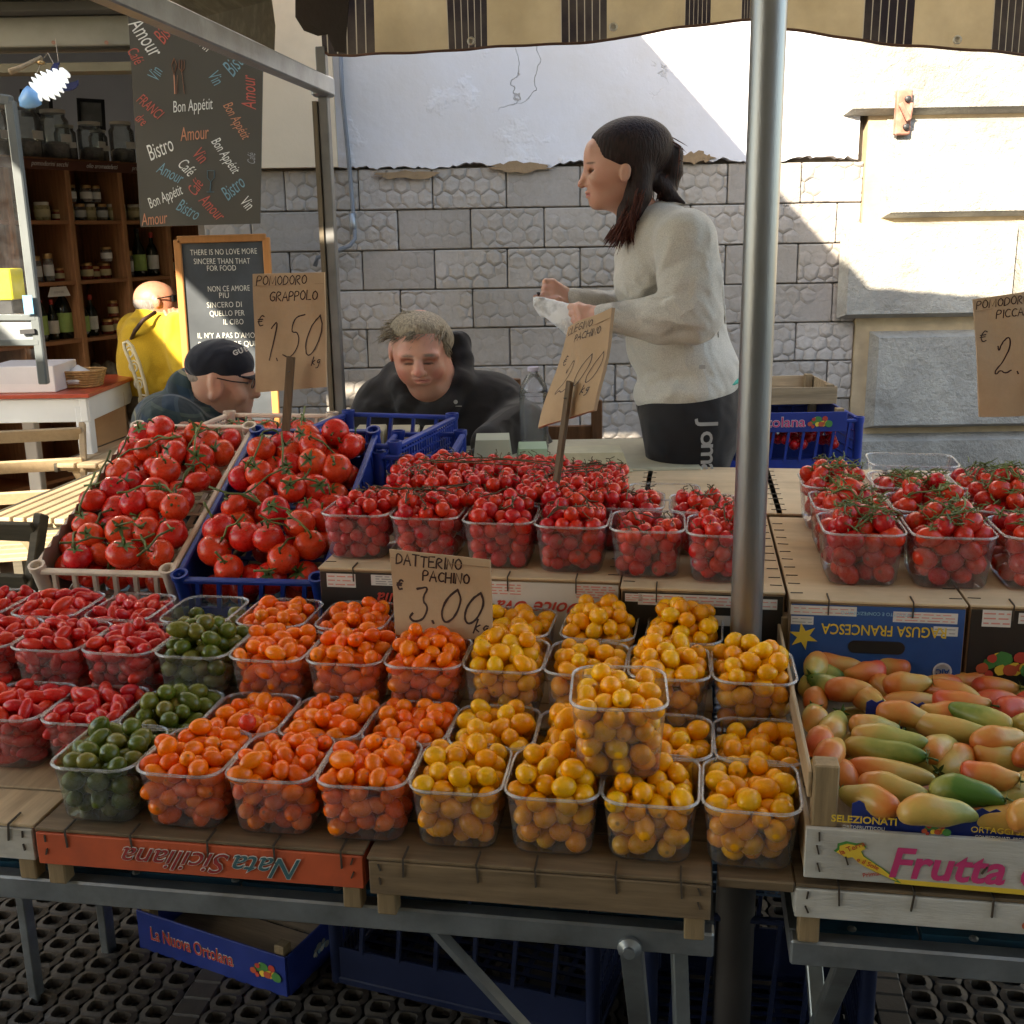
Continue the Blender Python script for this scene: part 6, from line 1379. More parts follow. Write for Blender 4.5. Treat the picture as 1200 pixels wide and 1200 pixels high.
for i in range(90):
    a = rnd.uniform(-1, 1); b_ = rnd.uniform(0, 1); x = 490 + a * 31 * (1 - .2 * b_); y = 393 - 23 * (b_ ** .8) * math.sqrt(max(0, 1 - a * a * .85)); dyy = -.062 + b_ * .09 + abs(a) * .05
    sp_.append((Qg(x, y, dyy), (a * .6 - .45, -.40, .55 - (1 - b_) * .75), .036, (-.2, -.25, -.35), 16, (.006, .008, .004)))
for i in range(14): sp_.append((Qg(514 + i * .6, 385 + i * 1.6, .0), (.25, -.25, -.9), .035, (0, 0, 0), 14, (.004, .014, .005)))
strands('hair_tufts', HAIR2, gm, sp_, 5, OG, .0014, .16)
HOOD, *_ = cloth('black_hoodie', (.024, .022, .023), 6, .012, 380)
S = SDF(.006); S.ell(Qg(517, 502, .12), (.215, .14, .16), k=.08); S.ell(Qg(515, 545, .12), (.25, .17, .15), k=.06); S.ell(Qg(518, 466, .13), (.150, .10, .060), k=.08)
S.chain([GS1, GE1, GW1 + Vector((-.01, 0, 0))], [.082, .076, .048], .09); S.chain([GS2, GE2, GW2 + Vector((.01, 0, 0))], [.084, .080, .050], .09); S.cap(Qg(612, 498, .02), Qg(575, 520, -.12), .072, .056, .03)
# hood gathered round the neck
S.chain([Qg(470, 452, .03), Qg(478, 474, -.005), Qg(500, 486, -.025), Qg(525, 476, -.01), Qg(541, 450, .04), Qg(542, 422, .10), Qg(534, 406, .14)], [.026, .028, .027, .030, .034, .030, .024], .02)
S.chain([Qg(538, 402, .14), Qg(500, 415, .19), Qg(466, 440, .12), Qg(470, 452, .03)], [.036, .05, .038, .034], .03)
S.cap(Qg(500, 430, .05), Qg(507, 475, .06), .078, .064, .015, 's'); S.ell(Qg(495, 425, -.05), (.085, .075, .085), op='s', k=.01)
S.build('hoodie', HOOD, gm, OG); MB().lathe([(.006, 0), (.006, .0012)], 12, M=Matrix.Rotation(R_(90), 3, 'X')).box((0, -.0005, -.012), (.034, .0012, .002)).build('chest_logo', P_GREY, gm, Matrix.Translation(Qg(534, 471, -.035) - OG))
MB().box((OG.x * 0, .15, .45), (.50, .42, .55), bev=.10).build('trousers', flat('dark_jeans', (.02, .024, .035)), gm, Matrix.Translation((0, 0, -.10)))

# ---- old man in the cap ----------------------------------------------
YC = 3.18
def Qc(x, y, dy=0): return ony(x, y, YC + dy)
OC = Vector((Qc(235, 560).x, YC, 0)); cm_ = thing('person', 'old man in profile with dark cap and dark checked jacket', 'person', Matrix.Translation(OC)); cu = YC / FPX
B = SDF(.0042)
B.ell(Qc(255, 437), (.092, .078, .085)); B.ell(Qc(275, 452), (.052, .058, .072), k=.03); B.ell(Qc(272, 475), (.050, .048, .042), k=.03); B.ell(Qc(286, 484), (.018, .020, .018), k=.02)
B.ell(Qc(291, 441), (.014, .04, .014), k=.015); B.chain([Qc(294, 446), Qc(298, 456), Qc(300.5, 462)], [.008, .010, .0125], .01); B.ell(Qc(293.5, 464, -.010), (.010, .008, .007), k=.006)
B.ell(Qc(293.5, 470), (.009, .022, .0048), k=.006); B.ell(Qc(292.5, 475), (.009, .020, .0055), k=.006); B.cap(Qc(296, 472.3, -.018), Qc(299, 472.3, .018), .0018, .0018, .002, 's')
for s_ in (-1, 1):
    B.ell(Qc(289, 449, s_ * .032), (.012, .015, .009), op='s', k=.008); B.ell(Qc(286.5, 449, s_ * .031), (.0125, .0125, .0115), k=.003)
    B.ell(Qc(252.5, 452, s_ * .078), (.019, .009, .037), Matrix.Rotation(R_(-8), 3, 'Y'), k=.006); B.ell(Qc(254, 450, s_ * .087), (.010, .006, .022), op='s', k=.006); B.ell(Qc(250, 465, s_ * .080), (.010, .008, .012), k=.006)
    B.ell(Qc(281, 464, s_ * .048), (.020, .015, .018), k=.02)
B.chain([Qc(247, 462), Qc(237, 482), Qc(228, 500)], [.066, .062, .08], .03); B.ell(Qc(222, 545), (.16, .20, .17), k=.05)
B.chain([Qc(205, 500, -.2), Qc(200, 570, -.2), Qc(262, 560, -.15)], [.06, .05, .03], .03); B.chain([Qc(215, 500, .2), Qc(215, 570, .2), Qc(272, 560, .15)], [.06, .05, .03], .03)
fingers(B, Qc(262, 560, -.15), Qc(290, 561, -.14), (0, 1, .1), (0, 0, 1), 1, (.3, .35, .4, .5)); fingers(B, Qc(272, 560, .15), Qc(300, 561, .14), (0, -1, .1), (0, 0, 1), 1, (.3, .35, .4, .5))
for s_ in (-.1, .1): B.chain([(OC.x - .05, YC + s_, .50), (OC.x + .38, YC + s_, .50), (OC.x + .38, YC + s_, .08), (OC.x + .5, YC + s_, .05)], [.10, .065, .045, .035], .03)
B.paint = [(Qc(293.5, 472.5), (.011, .02, .010), (.40, .13, .11), .55), (Qc(290, 441.5, -.032), (.014, .018, .004), (.4, .36, .32), .7), (Qc(289, 449, -.035), (.010, .010, .0035), (.05, .03, .025), .8), (Qc(272, 478, -.03), (.05, .05, .03), (.36, .24, .19), .35), (Qc(253, 452, -.08), (.02, .02, .035), (.50, .18, .12), .4)]
B.build('body', SK3, cm_, OC)
H = SDF(.0045); H.ell(Qc(244, 440), (.064, .0725, .042)); H.ell(Qc(285, 455), (.085, .1, .075), op='s', k=.01); H.ell(Qc(253, 452, -.085), (.026, .03, .045), op='s', k=.004); H.ell(Qc(240, 470), (.10, .1, .035), op='s', k=.01); H.build('hair', hairmat('grey_stubble_hair', (.16, .12, .10), (.28, .23, .19)), cm_, OC)
CAPM, *_ = cloth('navy_cap_cloth', (.013, .014, .022), 12, .004, 500)
S = SDF(.004); S.ell(Qc(259, 425), (.094, .083, .067), Matrix.Rotation(R_(6), 3, 'Y')); S.ell(Qc(242, 428), (.058, .078, .048), k=.02); S.ell(Qc(262, 466), (.14, .12, .070), Matrix.Rotation(R_(6), 3, 'Y'), op='s', k=.004)
S.cap(Qc(282, 438), Qc(303, 443), .058, .040, .006, fl=(1, 1, .14)); S.ell(Qc(262, 398.5), (.007, .007, .005), k=.003)
S.build('cap', CAPM, cm_, OC)
for i, ch in enumerate('GUE'):
    p = Qc(276 + i * 6.2, 413.5 - i * 2.2, -.078 + i * .012) - OC; link('lettering', text_mesh(ch, .019, P_WHITE, offset=.035, ext=.001), cm_, Matrix.Translation(p) @ Matrix.Rotation(R_(22 + i * 5), 4, 'Z') @ Matrix.Rotation(R_(-22), 4, 'Y') @ Matrix.Rotation(R_(-14), 4, 'X') @ FACE)
PLAID, t, b, cc = cloth('dark_checked_jacket', (.016, .026, .034), 7, .010, 420); g_ = N(t, 'ShaderNodeNewGeometry'); spz = N(t, 'ShaderNodeSeparateXYZ'); L(t, g_.outputs['Position'], spz.inputs[0]); c2 = cc
for ax, sc, thr, colr, am in ((0, 14, .88, (.12, .14, .12), .6), (2, 14, .88, (.12, .14, .12), .6), (0, 14, .45, (.01, .03, .06), .7), (2, 14, .45, (.02, .035, .03), .6), (2, 7, .94, (.25, .22, .13), .6)):
    c2 = mixc(t, mth(t, 'MULTIPLY', mth(t, 'GREATER_THAN', mth(t, 'FRACT', mth(t, 'MULTIPLY', mth(t, 'ADD', spz.outputs[ax], mth(t, 'MULTIPLY', spz.outputs[2 - ax], .35)), sc)), thr), am), c2, colr)
L(t, c2, b.inputs['Base Color'])
S = SDF(.006); S.ell(Qc(222, 540), (.18, .23, .19), k=.06); S.ell(Qc(214, 492, 0), (.125, .20, .075), Matrix.Rotation(R_(18), 3, 'Y'), k=.05); S.cap(Qc(222, 458), Qc(232, 480), .066, .090, .02); S.cap(Qc(232, 452), Qc(262, 490), .060, .066, .01)
S.chain([Qc(200, 498, -.18), Qc(195, 570, -.2), Qc(255, 560, -.15)], [.085, .075, .048], .05); S.chain([Qc(215, 498, .18), Qc(212, 570, .2), Qc(262, 560, .15)], [.085, .075, .048], .05)
S.cap(Qc(252, 448), Qc(236, 486), .070, .066, .008, 's'); S.ell(Qc(277, 464), (.085, .085, .062), op='s', k=.008)
S.build('jacket', PLAID, cm_, OC)
MB().tube([Qc(291, 449, -.045) - OC, Qc(272, 447, -.066) - OC, Qc(254, 443, -.082) - OC], .0018, 5).tube([Qc(297, 449, -.04) - OC + Vector((.004 * math.cos(a), .018 * math.sin(a), .015 * math.cos(a))) for a in np.linspace(0, 6.283, 12)], .0015, 5).build('spectacles', flat('dark_spectacle_frame', (.03, .02, .02), .3), cm_)

# ---- man in yellow ---------------------------------------------------
YY = 4.95
def Qy(x, y, dy=0): return ony(x, y, YY + dy)
OY = Vector((Qy(190, 500).x, YY, 0)); ym = thing('person', 'balding man in bright yellow top with sunglasses, seated on the cream iron chair', 'person', Matrix.Translation(OY))
B = SDF(.006)
B.ell(Qy(181, 350), (.090, .080, .076)); B.ell(Qy(193, 357), (.055, .060, .070), k=.03); B.ell(Qy(198, 368), (.035, .04, .035), k=.02); B.chain([Qy(203, 352, -.0), Qy(207, 358)], [.008, .013], .01); B.ell(Qy(203.5, 364), (.009, .02, .008), k=.006)
B.ell(Qy(184, 354, -.078), (.017, .009, .026), k=.006); B.ell(Qy(203, 350, -.03), (.01, .014, .008), op='s', k=.006)
B.chain([Qy(182, 362), Qy(178, 385)], [.060, .075], .03); B.ell(Qy(186, 430), (.17, .14, .24), k=.05)
YS, YE, YH = Qy(210, 388, -.10), Qy(219, 432, -.16), Qy(211, 382, -.14)
B.chain([YS, YE, YH], [.055, .042, .027], .02); fingers(B, YH, Qy(209, 372, -.12), (-1, -.1, 0), (.4, -.9, 0), .95, (.7, .75, .8, .8), spread=.02)
B.chain([Qy(160, 388, .12), Qy(162, 450, .2), Qy(205, 455, .2)], [.055, .045, .03], .02); fingers(B, Qy(205, 455, .2), Qy(220, 455, .2), (0, -1, 0), (0, 0, 1), 1)
for s_ in (-.1, .1): B.chain([(OY.x, YY + s_, .52), (OY.x + .42, YY + s_, .50), (OY.x + .42, YY + s_, .08), (OY.x + .55, YY + s_, .05)], [.10, .07, .045, .035], .03)
B.paint = [(Qy(192, 356, -.05), (.05, .05, .05), (.40, .14, .08), .4)]
B.build('body', SK4, ym, OY)
H = SDF(.006); H.ell(Qy(181, 354), (.0915, .082, .060)); H.ell(Qy(184, 328), (.12, .11, .068), op='s', k=.01); H.ell(Qy(212, 352), (.085, .12, .085), op='s', k=.01); H.ell(Qy(184, 354, -.086), (.02, .02, .028), op='s', k=.004); H.build('hair', hairmat('cropped_grey_hair', (.14, .12, .11), (.26, .23, .21)), ym, OY)
MB().tube([Qy(184, 350, -.085) - OY, Qy(195, 348, -.07) - OY, Qy(203, 347, -.045) - OY], .003, 5).ell if False else None
MB().tube([Qy(184, 350, -.085) - OY, Qy(195, 348, -.072) - OY, Qy(203, 347, -.05) - OY], .003, 5).box(Qy(204, 349.5, -.04) - OY, (.010, .05, .030), bev=.004).build('sunglasses', flat('black_sunglasses', (.008, .008, .008), .15), ym)
YEL, *_ = cloth('bright_yellow_cloth', (.52, .34, .03), 5, .016, 300); MUS, *_ = cloth('mustard_scarf', (.42, .22, .035), 9, .016, 300)
S = SDF(.007); S.ell(Qy(187, 425), (.185, .16, .235), Matrix.Rotation(R_(5), 3, 'Y'), k=.05); S.ell(Qy(196, 450), (.17, .16, .11), k=.05); S.ell(Qy(186, 390), (.15, .15, .10), k=.05); S.chain([YS, YE + (YS - YE) * .15], [.085, .070], .04); S.chain([Qy(160, 388, .12), Qy(162, 435, .19)], [.085, .07], .04); S.cap(Qy(180, 368), Qy(182, 380), .075, .085, .02)
S.cap(Qy(188, 352), Qy(184, 372), .072, .066, .008, 's'); S.build('top', YEL, ym, OY)
MB().tube([Qy(152, 402, -.10) - OY, Qy(158, 388, -.19) - OY, Qy(168, 375, -.19) - OY, Qy(182, 366, -.12) - OY], .009, 6).build('bag_strap', flat('dark_brown_strap', (.04, .015, .01)), ym, smooth=True)
S = SDF(.008); S.ell(Qy(190, 475), (.19, .19, .10)); S.chain([(OY.x, YY - .1, .55), (OY.x + .42, YY - .1, .53), (OY.x + .42, YY - .1, .12)], [.12, .085, .065], .03); S.chain([(OY.x, YY + .1, .55), (OY.x + .42, YY + .1, .53), (OY.x + .42, YY + .1, .12)], [.12, .085, .065], .03); S.build('trousers', cloth('grey_brown_trousers', (.10, .075, .05), 6)[0], ym, OY)
# ------------------------------------------------------------------ the delicatessen behind, on the left
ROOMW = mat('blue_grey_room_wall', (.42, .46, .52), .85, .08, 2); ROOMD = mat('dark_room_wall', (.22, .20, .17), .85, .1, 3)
room = thing('shop_building', 'open delicatessen room with blue-grey walls behind the tables on the left', 'building', Matrix.Translation((0, 0, 0)))
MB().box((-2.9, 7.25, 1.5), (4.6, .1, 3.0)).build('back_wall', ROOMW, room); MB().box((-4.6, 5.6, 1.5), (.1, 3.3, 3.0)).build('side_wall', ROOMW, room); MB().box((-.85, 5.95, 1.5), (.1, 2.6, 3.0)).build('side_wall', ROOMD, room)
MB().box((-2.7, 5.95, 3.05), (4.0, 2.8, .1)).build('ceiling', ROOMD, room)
MB().box((-2.9, 5.9, .012), (4.6, 3.2, .02)).build('room_floor', mat('shop_floor_tile', (.20, .17, .14), .5, .15, 6), room)
a, b_ = ony(-40, 62, 4.32), ony(150, 47, 4.32)
GREYB = mat('grey_lintel_paint', (.26, .25, .21), .7, .15, 5, dirt=(.32, .30, .27), dirt_sc=9)
MB().box((-2.9, 4.36, (a.z + b_.z) / 2 + .045), (3.5, .16, .10), bev=.004).build('lintel_beam', GREYB, room)
MB().box((-2.9, 4.30, (a.z + b_.z) / 2 + .115), (3.5, .2, .035), bev=.004).build('lintel_ledge', mat('dark_recess', (.08, .075, .065), .8), room)
MB().box((-2.9, 4.25, (a.z + b_.z) / 2 + .53), (3.5, .3, .78), bev=.004).build('fascia', mat('cream_fascia', (.42, .40, .33), .7, .08, 3), room)
MB().box((-2.9, 4.34, (a.z + b_.z) / 2 - .075), (3.5, .1, .03)).build('inner_trim', mat('olive_trim', (.16, .14, .09), .8), room)
for x in (63, 125): q = ony(x, 50, 4.27); MB().lathe([(.007, 0), (.007, .004)], 8, M=Matrix.Rotation(R_(90), 3, 'X')).build('rusty_bolt', RUST, room, Matrix.Translation(q))
# stone pier beside the opening, to the left of the chalkboard wall
P0 = Vector((-2.31, 5.0)); ex = Vector((.486, .874)).normalized(); SA = math.atan2(ex.y, ex.x)
def SH(s, d, z): return Vector((P0.x + ex.x * s - ex.y * d, P0.y + ex.y * s + ex.x * d, z))      # d>0: into the unit
Msh = Matrix.Translation((P0.x, P0.y, 0)) @ Matrix.Rotation(SA, 4, 'Z')
shelf = thing('wall_shelving', 'tall brown wooden shelving full of jars and bottles along the shop wall', 'shelves', Msh)
SL0, SL1, SD = -.55, 1.45, .30; ZB = [.42, .80, 1.07, 1.345, 1.625, 1.905]
dvs = []
for x in (14, 84, 145, 196):
    r = px_ray(x, 260); # intersect with the front plane of the unit
    n_ = Vector((-ex.y, ex.x)); t_ = (P0 - Vector((0, 0))).dot(n_) / (r.x * n_.x + r.y * n_.y); q = Vector((r.x * t_, r.y * t_)); dvs.append((q - P0).dot(ex))
for z in ZB: MB().box((0, 0, 0), (SL1 - SL0, SD, .018), bev=.002).build('shelf_board', W_SHELF, shelf, Matrix.Translation(((SL0 + SL1) / 2, SD / 2, z)))
for s_ in [SL0, dvs[0] - .36] + dvs + [SL1]: MB().box((0, 0, 0), (.030, SD + .004, 1.92), bev=.003).build('upright', wood('upright_wood', (.46, .22, .10), 2, objvar=.1) if s_ == SL0 else bpy.data.materials['upright_wood'], shelf, Matrix.Translation((s_, SD / 2 - .003, .955)))
MB().box(((SL0 + SL1) / 2, SD + .012, .96), (SL1 - SL0, .016, 1.92)).build('back_panel', wood('dark_panel', (.28, .12, .055), 2, dark=.8), shelf)
MB().box(((SL0 + SL1) / 2, -.004, ZB[-1] - .022), (SL1 - SL0, .012, .045)).build('name_strip', wood('dark_strip', (.11, .04, .025), 0, dark=.8), shelf)
for s_, w_ in ((dvs[0] + .23, 'pomodorini secchi'), (dvs[1] + .19, 'olio aromatico'), (dvs[2] - .06, 'confetti'), (dvs[2] + .12, 'prodotti')): lettering(w_, .030, P_WHITE, shelf, Matrix.Translation((s_, -.0115, ZB[-1] - .020)), 0, shear=.4, xs=.9)
for s_ in (dvs[0] + .03, dvs[1] + .03): 
    for z in (1.70, 1.43): MB().box((s_ + .03, SD - .002, z + .08), (.05, .004, .2)).build('gap_strip', mat('pale_gap', (.30, .32, .34), .8) if 'pale_gap' not in bpy.data.materials else bpy.data.materials['pale_gap'], shelf)
# jars and bottles: one mesh set for each kind, each jar a thing with its parts
LIDW = flat('cream_lid', (.55, .52, .46), .4); LIDG = mat('gold_lid', (.45, .28, .12), .3, .1, 5, metal=.7); DGLASS, t, b, o = new_mat('dark_bottle_glass'); b.inputs['Base Color'].default_value = (.012, .014, .008, 1); b.inputs['Roughness'].default_value = .12
GREYCONT = mat('dark_dried_goods', (.16, .12, .09), .6, .5, 60, bmp=.003, bsc=80); PICKLE = mat('pale_preserve', (.35, .30, .15), .3, .4, 60); JAM = mat('red_preserve', (.18, .03, .015), .25, .3, 50); LABC = flat('cream_label', (.55, .48, .28)); LABW = flat('white_label', (.6, .6, .58)); LABR = flat('red_label', (.4, .04, .03)); LABG = flat('green_label', (.28, .42, .12))
def lm_(prof, m, n=18): return MB().lathe(prof, n).mesh('p', m, 'auto')
protos = {}
def jar_parts(kind, r, h):
    if kind == 'big': return [('glass', lm_([(r * .9, 0), (r, .01), (r, h * .78), (r * .8, h * .86), (r * .8, h * .93)], GLASS)), ('contents', lm_([(r * .86, .006), (r * .92, .02), (r * .92, h * .3), (r * .5, h * .36)], GREYCONT)), ('lid', lm_([(r * .86, h * .92), (r * .88, h * .99), (r * .8, h)], LIDW)), ('label', MB().box((0, -r * 1.005, h * .42), (r * 1.0, .002, h * .16)).mesh('p', LABW))]
    if kind in ('jar', 'jam', 'pickle'): return [('glass', lm_([(r * .92, 0), (r, .006), (r, h * .74), (r * .86, h * .82)], {'jar': GLASS, 'jam': JAM, 'pickle': PICKLE}[kind])), ('lid', lm_([(r * .9, h * .82), (r * .92, h * .97), (r * .85, h)], LIDG if kind != 'pickle' else LIDW)), ('label', lm_([(r * 1.015, h * .2), (r * 1.015, h * .6)], LABC if kind != 'jar' else LABW))] + ([('contents', lm_([(r * .85, .004), (r * .9, .01), (r * .9, h * .66)], GREYCONT))] if kind == 'jar' else [])
    if kind == 'bottle': return [('glass', lm_([(r * .9, 0), (r, .01), (r, h * .58), (r * .7, h * .68), (r * .32, h * .76), (r * .30, h * .96)], DGLASS)), ('cap', lm_([(r * .36, h * .88), (r * .36, h)], LABR)), ('label', lm_([(r * 1.012, h * .16), (r * 1.012, h * .48)], LABW))]
    if kind == 'oil': return [('glass', lm_([(r * .9, 0), (r, .01), (r, h * .5), (r * .75, h * .62), (r * .34, h * .74), (r * .30, h * .96)], DGLASS)), ('cap', lm_([(r * .36, h * .9), (r * .36, h)], INKB)), ('label', lm_([(r * 1.012, h * .12), (r * 1.012, h * .46)], LABG))]
def jar(kind, r, h, s_, d, z, label, group):
    k = (kind, r, h)
    if k not in protos: protos[k] = jar_parts(kind, r, h)
    nm = 'glass_bottle' if kind in ('bottle', 'oil') else 'glass_jar'
    o = thing(nm, label, 'bottle' if 'bottle' in nm else 'jar', Msh @ Matrix.Translation((s_, d, z + .009)) @ Matrix.Rotation(rnd.uniform(-.3, .3), 4, 'Z'), group)
    gl_ = None
    for n_, me in protos[k]:
        q_ = link(n_, me, gl_ if n_ in ('contents', 'label') and gl_ else o); gl_ = gl_ or q_
d0, d1, d2, d3 = dvs
lb = 'large clear storage jar with pale lid on top of the shelving'
for i, (s_, r, h) in enumerate([(d0 - .17, .060, .22), (d0 + .05, .060, .22), (d0 + .20, .072, .235), (d0 + .37, .066, .225), (d1 + .10, .050, .16), (d1 + .25, .060, .185), (d2 - .02, .045, .15), (d2 + .13, .060, .20), (d2 + .30, .055, .2)]):
    jar('big', r, h, s_, .10, ZB[5], lb, 'large storage jars on the top shelf')
def fill_shelf(lev, items, txt):
    for s_, kind, r, h, dz in items:
        what = {'jar': 'small jar of dark preserve with gold lid', 'jam': 'small jar of red preserve with gold lid', 'pickle': 'small jar with pale lid and cream label', 'bottle': 'dark bottle with red cap and white label', 'oil': 'tall dark bottle with green label'}[kind]
        jar(kind, r, h, s_, .07 + rnd.uniform(0, .03), ZB[lev] + dz, '%s on the %s shelf of the unit' % (what, txt), '%s, %s shelf' % (what, txt))
J = []
for s_ in (d0 + .02, d0 + .13, d0 + .24): J.append((s_, 'pickle', .036, .085, 0))
for s_ in (d0 + .32,): J.append((s_, 'jam', .026, .05, 0))
for i in range(5): J.append((d1 + .06 + i * .065, 'jar' if i % 2 else 'pickle', .029, .08, 0))
for i in range(3): J.append((d1 + .09 + i * .075, 'jar', .028, .08, .087))
for i in range(4): J.append((d2 + .07 + i * .075, 'pickle', .034, .08, 0))
for i in range(3): J.append((d0 - .32 + i * .11, 'pickle', .036, .085, 0))
fill_shelf(4, J, 'second')
J = [(d0 + .03, 'jam', .03, .09, 0), (d0 + .17, 'jar', .028, .12, 0), (d0 + .225, 'jar', .024, .13, 0), (d0 + .30, 'jam', .026, .06, 0)]
J += [(d1 + .05, 'bottle', .024, .15, 0), (d1 + .12, 'jam', .030, .08, 0), (d1 + .19, 'jam', .026, .06, 0), (d1 + .25, 'jam', .033, .075, 0), (d1 + .25, 'jar', .028, .07, .083), (d1 + .35, 'jam', .028, .075, 0)]
J += [(d2 + .16, 'oil', .035, .24, 0), (d2 + .24, 'bottle', .03, .22, 0), (d2 + .34, 'jam', .035, .11, 0)] + [(d2 + .05 + i * .03, 'jar', .012, .13, 0) for i in range(4)]
fill_shelf(3, J, 'third')
J = [(d0 + .10, 'bottle', .026, .19, 0), (d0 + .165, 'bottle', .026, .19, 0), (d0 + .225, 'bottle', .026, .19, 0), (d0 + .14, 'oil', .035, .26, 0.0), (d0 + .30, 'oil', .046, .27, 0)]
J += [(d1 + .06, 'oil', .035, .22, 0), (d1 + .13, 'bottle', .03, .2, 0), (d1 + .22, 'jam', .03, .075, 0), (d1 + .28, 'jam', .03, .08, 0), (d1 + .27, 'jam', .026, .08, .085), (d1 + .35, 'jar', .034, .08, 0)]
fill_shelf(2, J, 'fourth')
BAGP = mat('packet_film', (.22, .20, .17), .25, .5, 22, bmp=.006, bsc=30)
for i in range(9):
    s_ = d1 + .05 + i * .085; mb = MB(); mb.lathe([(.02, 0), (.045, .02), (.048, .07), (.03, .12), (.008, .135)], 10); o = mb.build('snack_packet', BAGP, None, Msh @ Matrix.Translation((s_, .1, ZB[1] + .009)) @ Matrix.Rotation(rnd.uniform(-.2, .2), 4, 'X'), smooth=True); tag(o, 'crinkled clear snack packet on the lowest visible shelf', 'packet', 'snack packets low on the shelving')
pl = thing('shelf_card', 'white folded price card over the dark bottles', 'card', Msh @ Matrix.Translation((d0 + .22, .02, ZB[3] - .06))); MB().prism([(-.06, 0), (.07, 0), (.05, .045), (-.04, .045)], .002).build('card', LABW, pl); lettering('LIQUORI', .014, P_GREY, pl, Matrix.Translation((.005, -.0022, .02)), 0)
# pictures on the back wall
for (x0, y0, x1, y1, Y, l) in ((92, 118, 122, 150, 6.3, 'small dark framed picture above the jars, right one'), (26, 108, 60, 135, 6.1, 'dark framed picture half hidden behind the hanging fish')):
    a, c = ony(x0, y0, Y), ony(x1, y1, Y); ct = (a + c) / 2; w_, h_ = c.x - a.x, a.z - c.z; f = thing('framed_picture', l, 'picture', Matrix.Translation(ct) @ Matrix.Rotation(R_(-8), 4, 'X') @ Matrix.Rotation(.3, 4, 'Z'))
    for s_ in (-1, 1): MB().box((s_ * w_ / 2, 0, 0), (.018, .02, h_ + .018)).build('frame', INKB, f); MB().box((0, 0, s_ * h_ / 2), (w_, .02, .018)).build('frame', INKB, f)
    MB().box((0, .002, 0), (w_ - .01, .008, h_ - .01)).build('print', mat('grey_sketch', (.20, .21, .20), .6, .3, 14) if 'grey_sketch' not in bpy.data.materials else bpy.data.materials['grey_sketch'], f)
# hanging fish and moon
fh = thing('hanging_fish', 'ribbed glass fish with an added faint glow, hung by threads from the lintel', 'ornament', Matrix.Translation(ony(56, 100, 4.05)))
FG, t, b, o = new_mat('glowing_white_glass'); b.inputs['Base Color'].default_value = (.8, .85, .9, 1); b.inputs['Emission Color'].default_value = (.85, .93, 1, 1); b.inputs['Emission Strength'].default_value = .15; b.inputs['Roughness'].default_value = .2  # faint emission added so the glass looks brightly lit
fdir = Matrix.Rotation(R_(32), 3, 'Y').inverted()
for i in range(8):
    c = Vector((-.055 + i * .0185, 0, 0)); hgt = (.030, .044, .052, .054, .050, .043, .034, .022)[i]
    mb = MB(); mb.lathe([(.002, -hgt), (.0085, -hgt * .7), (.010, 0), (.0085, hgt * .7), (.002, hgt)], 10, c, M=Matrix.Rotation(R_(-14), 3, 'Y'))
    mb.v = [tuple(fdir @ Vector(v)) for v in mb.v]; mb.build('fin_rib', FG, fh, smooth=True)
FB = mat('pale_blue_glass', (.18, .40, .72), .2, .1, 5); mb = MB(); mb.lathe([(.001, -.045), (.018, -.030), (.028, 0), (.030, .02), (.004, .034)], 14, M=Matrix.Rotation(R_(90), 3, 'Y')); mb.v = [tuple(fdir @ (Vector((v[0] - .078, v[1], v[2] * 1.25)))) for v in mb.v]; mb.build('fish_head', FB, fh, smooth=True)
hk = ony(56, 62, 4.10) - ony(56, 100, 4.05); MB().tube([Vector((-.045, 0, .02)), hk + Vector((-.02, 0, -.02)), hk], .0012, 4).tube([Vector((.04, 0, .045)), hk], .0012, 4).build('threads', flat('pale_thread', (.4, .33, .25)), fh)
mo = thing('hanging_moon', 'dark blue crescent moon ornament beside the glass fish', 'ornament', Matrix.Translation(ony(77, 88, 4.06))); poly = []
for i in range(15): a = R_(130 + 190 * i / 14); poly.append((.052 * math.cos(a), .052 * math.sin(a)))
for i in range(13): a = R_(308 - 165 * i / 12); poly.append((.016 + .040 * math.cos(a), .016 + .040 * math.sin(a)))
MB().prism(poly, .008).build('crescent', flat('dark_blue_paint', (.015, .025, .10), .3), mo, Matrix.Translation((.0, 0, 0))); MB().tube([(-.02, .0, .045), (-.03, .02, .12)], .001, 4).build('thread', bpy.data.materials['pale_thread'], mo)
br2 = thing('coat_peg', 'small pale wooden peg fixed under the lintel', 'peg', Matrix.Translation(ony(40, 76, 4.1))); MB().tube([(-.062, -.06, -.03), (-.03, -.03, -.01), (.03, 0, .025)], [.011, .008, .007], 8).build('peg', W_PALE, br2, smooth=True); MB().lathe([(.012, 0), (.014, .008), (.006, .014)], 10).build('screw', LIDG, br2, Matrix.Translation((.028, -.01, .0)), smooth=True)
# bistro poster
PO = 3.98; pa, pb, pc, pd = [ony(*p, PO) for p in ((150, 8), (309, 40), (305, 262), (165, 266))]
ps = thing('word_poster', 'hanging olive-black panel covered in coloured cafe words, beside the shop opening', 'poster', Matrix.Translation((pa + pc) / 2)); oc_ = (pa + pc) / 2
POST = mat('olive_black_panel', (.060, .052, .038), .55, .12, 3, bmp=.001, bsc=8)
V = [p - oc_ for p in (pa, pb, pc, pd)]; MB().add([v + Vector((0, dy, 0)) for dy in (-.004, .004) for v in V], [(0, 1, 2, 3), (7, 6, 5, 4), (0, 4, 5, 1), (1, 5, 6, 2), (2, 6, 7, 3), (3, 7, 4, 0)]).build('panel', POST, ps)
C_W, C_R, C_B, C_O = flat('chalk_white', (.72, .70, .62)), flat('chalk_red', (.48, .10, .07)), flat('chalk_blue', (.16, .30, .34)), flat('chalk_orange', (.52, .22, .12))
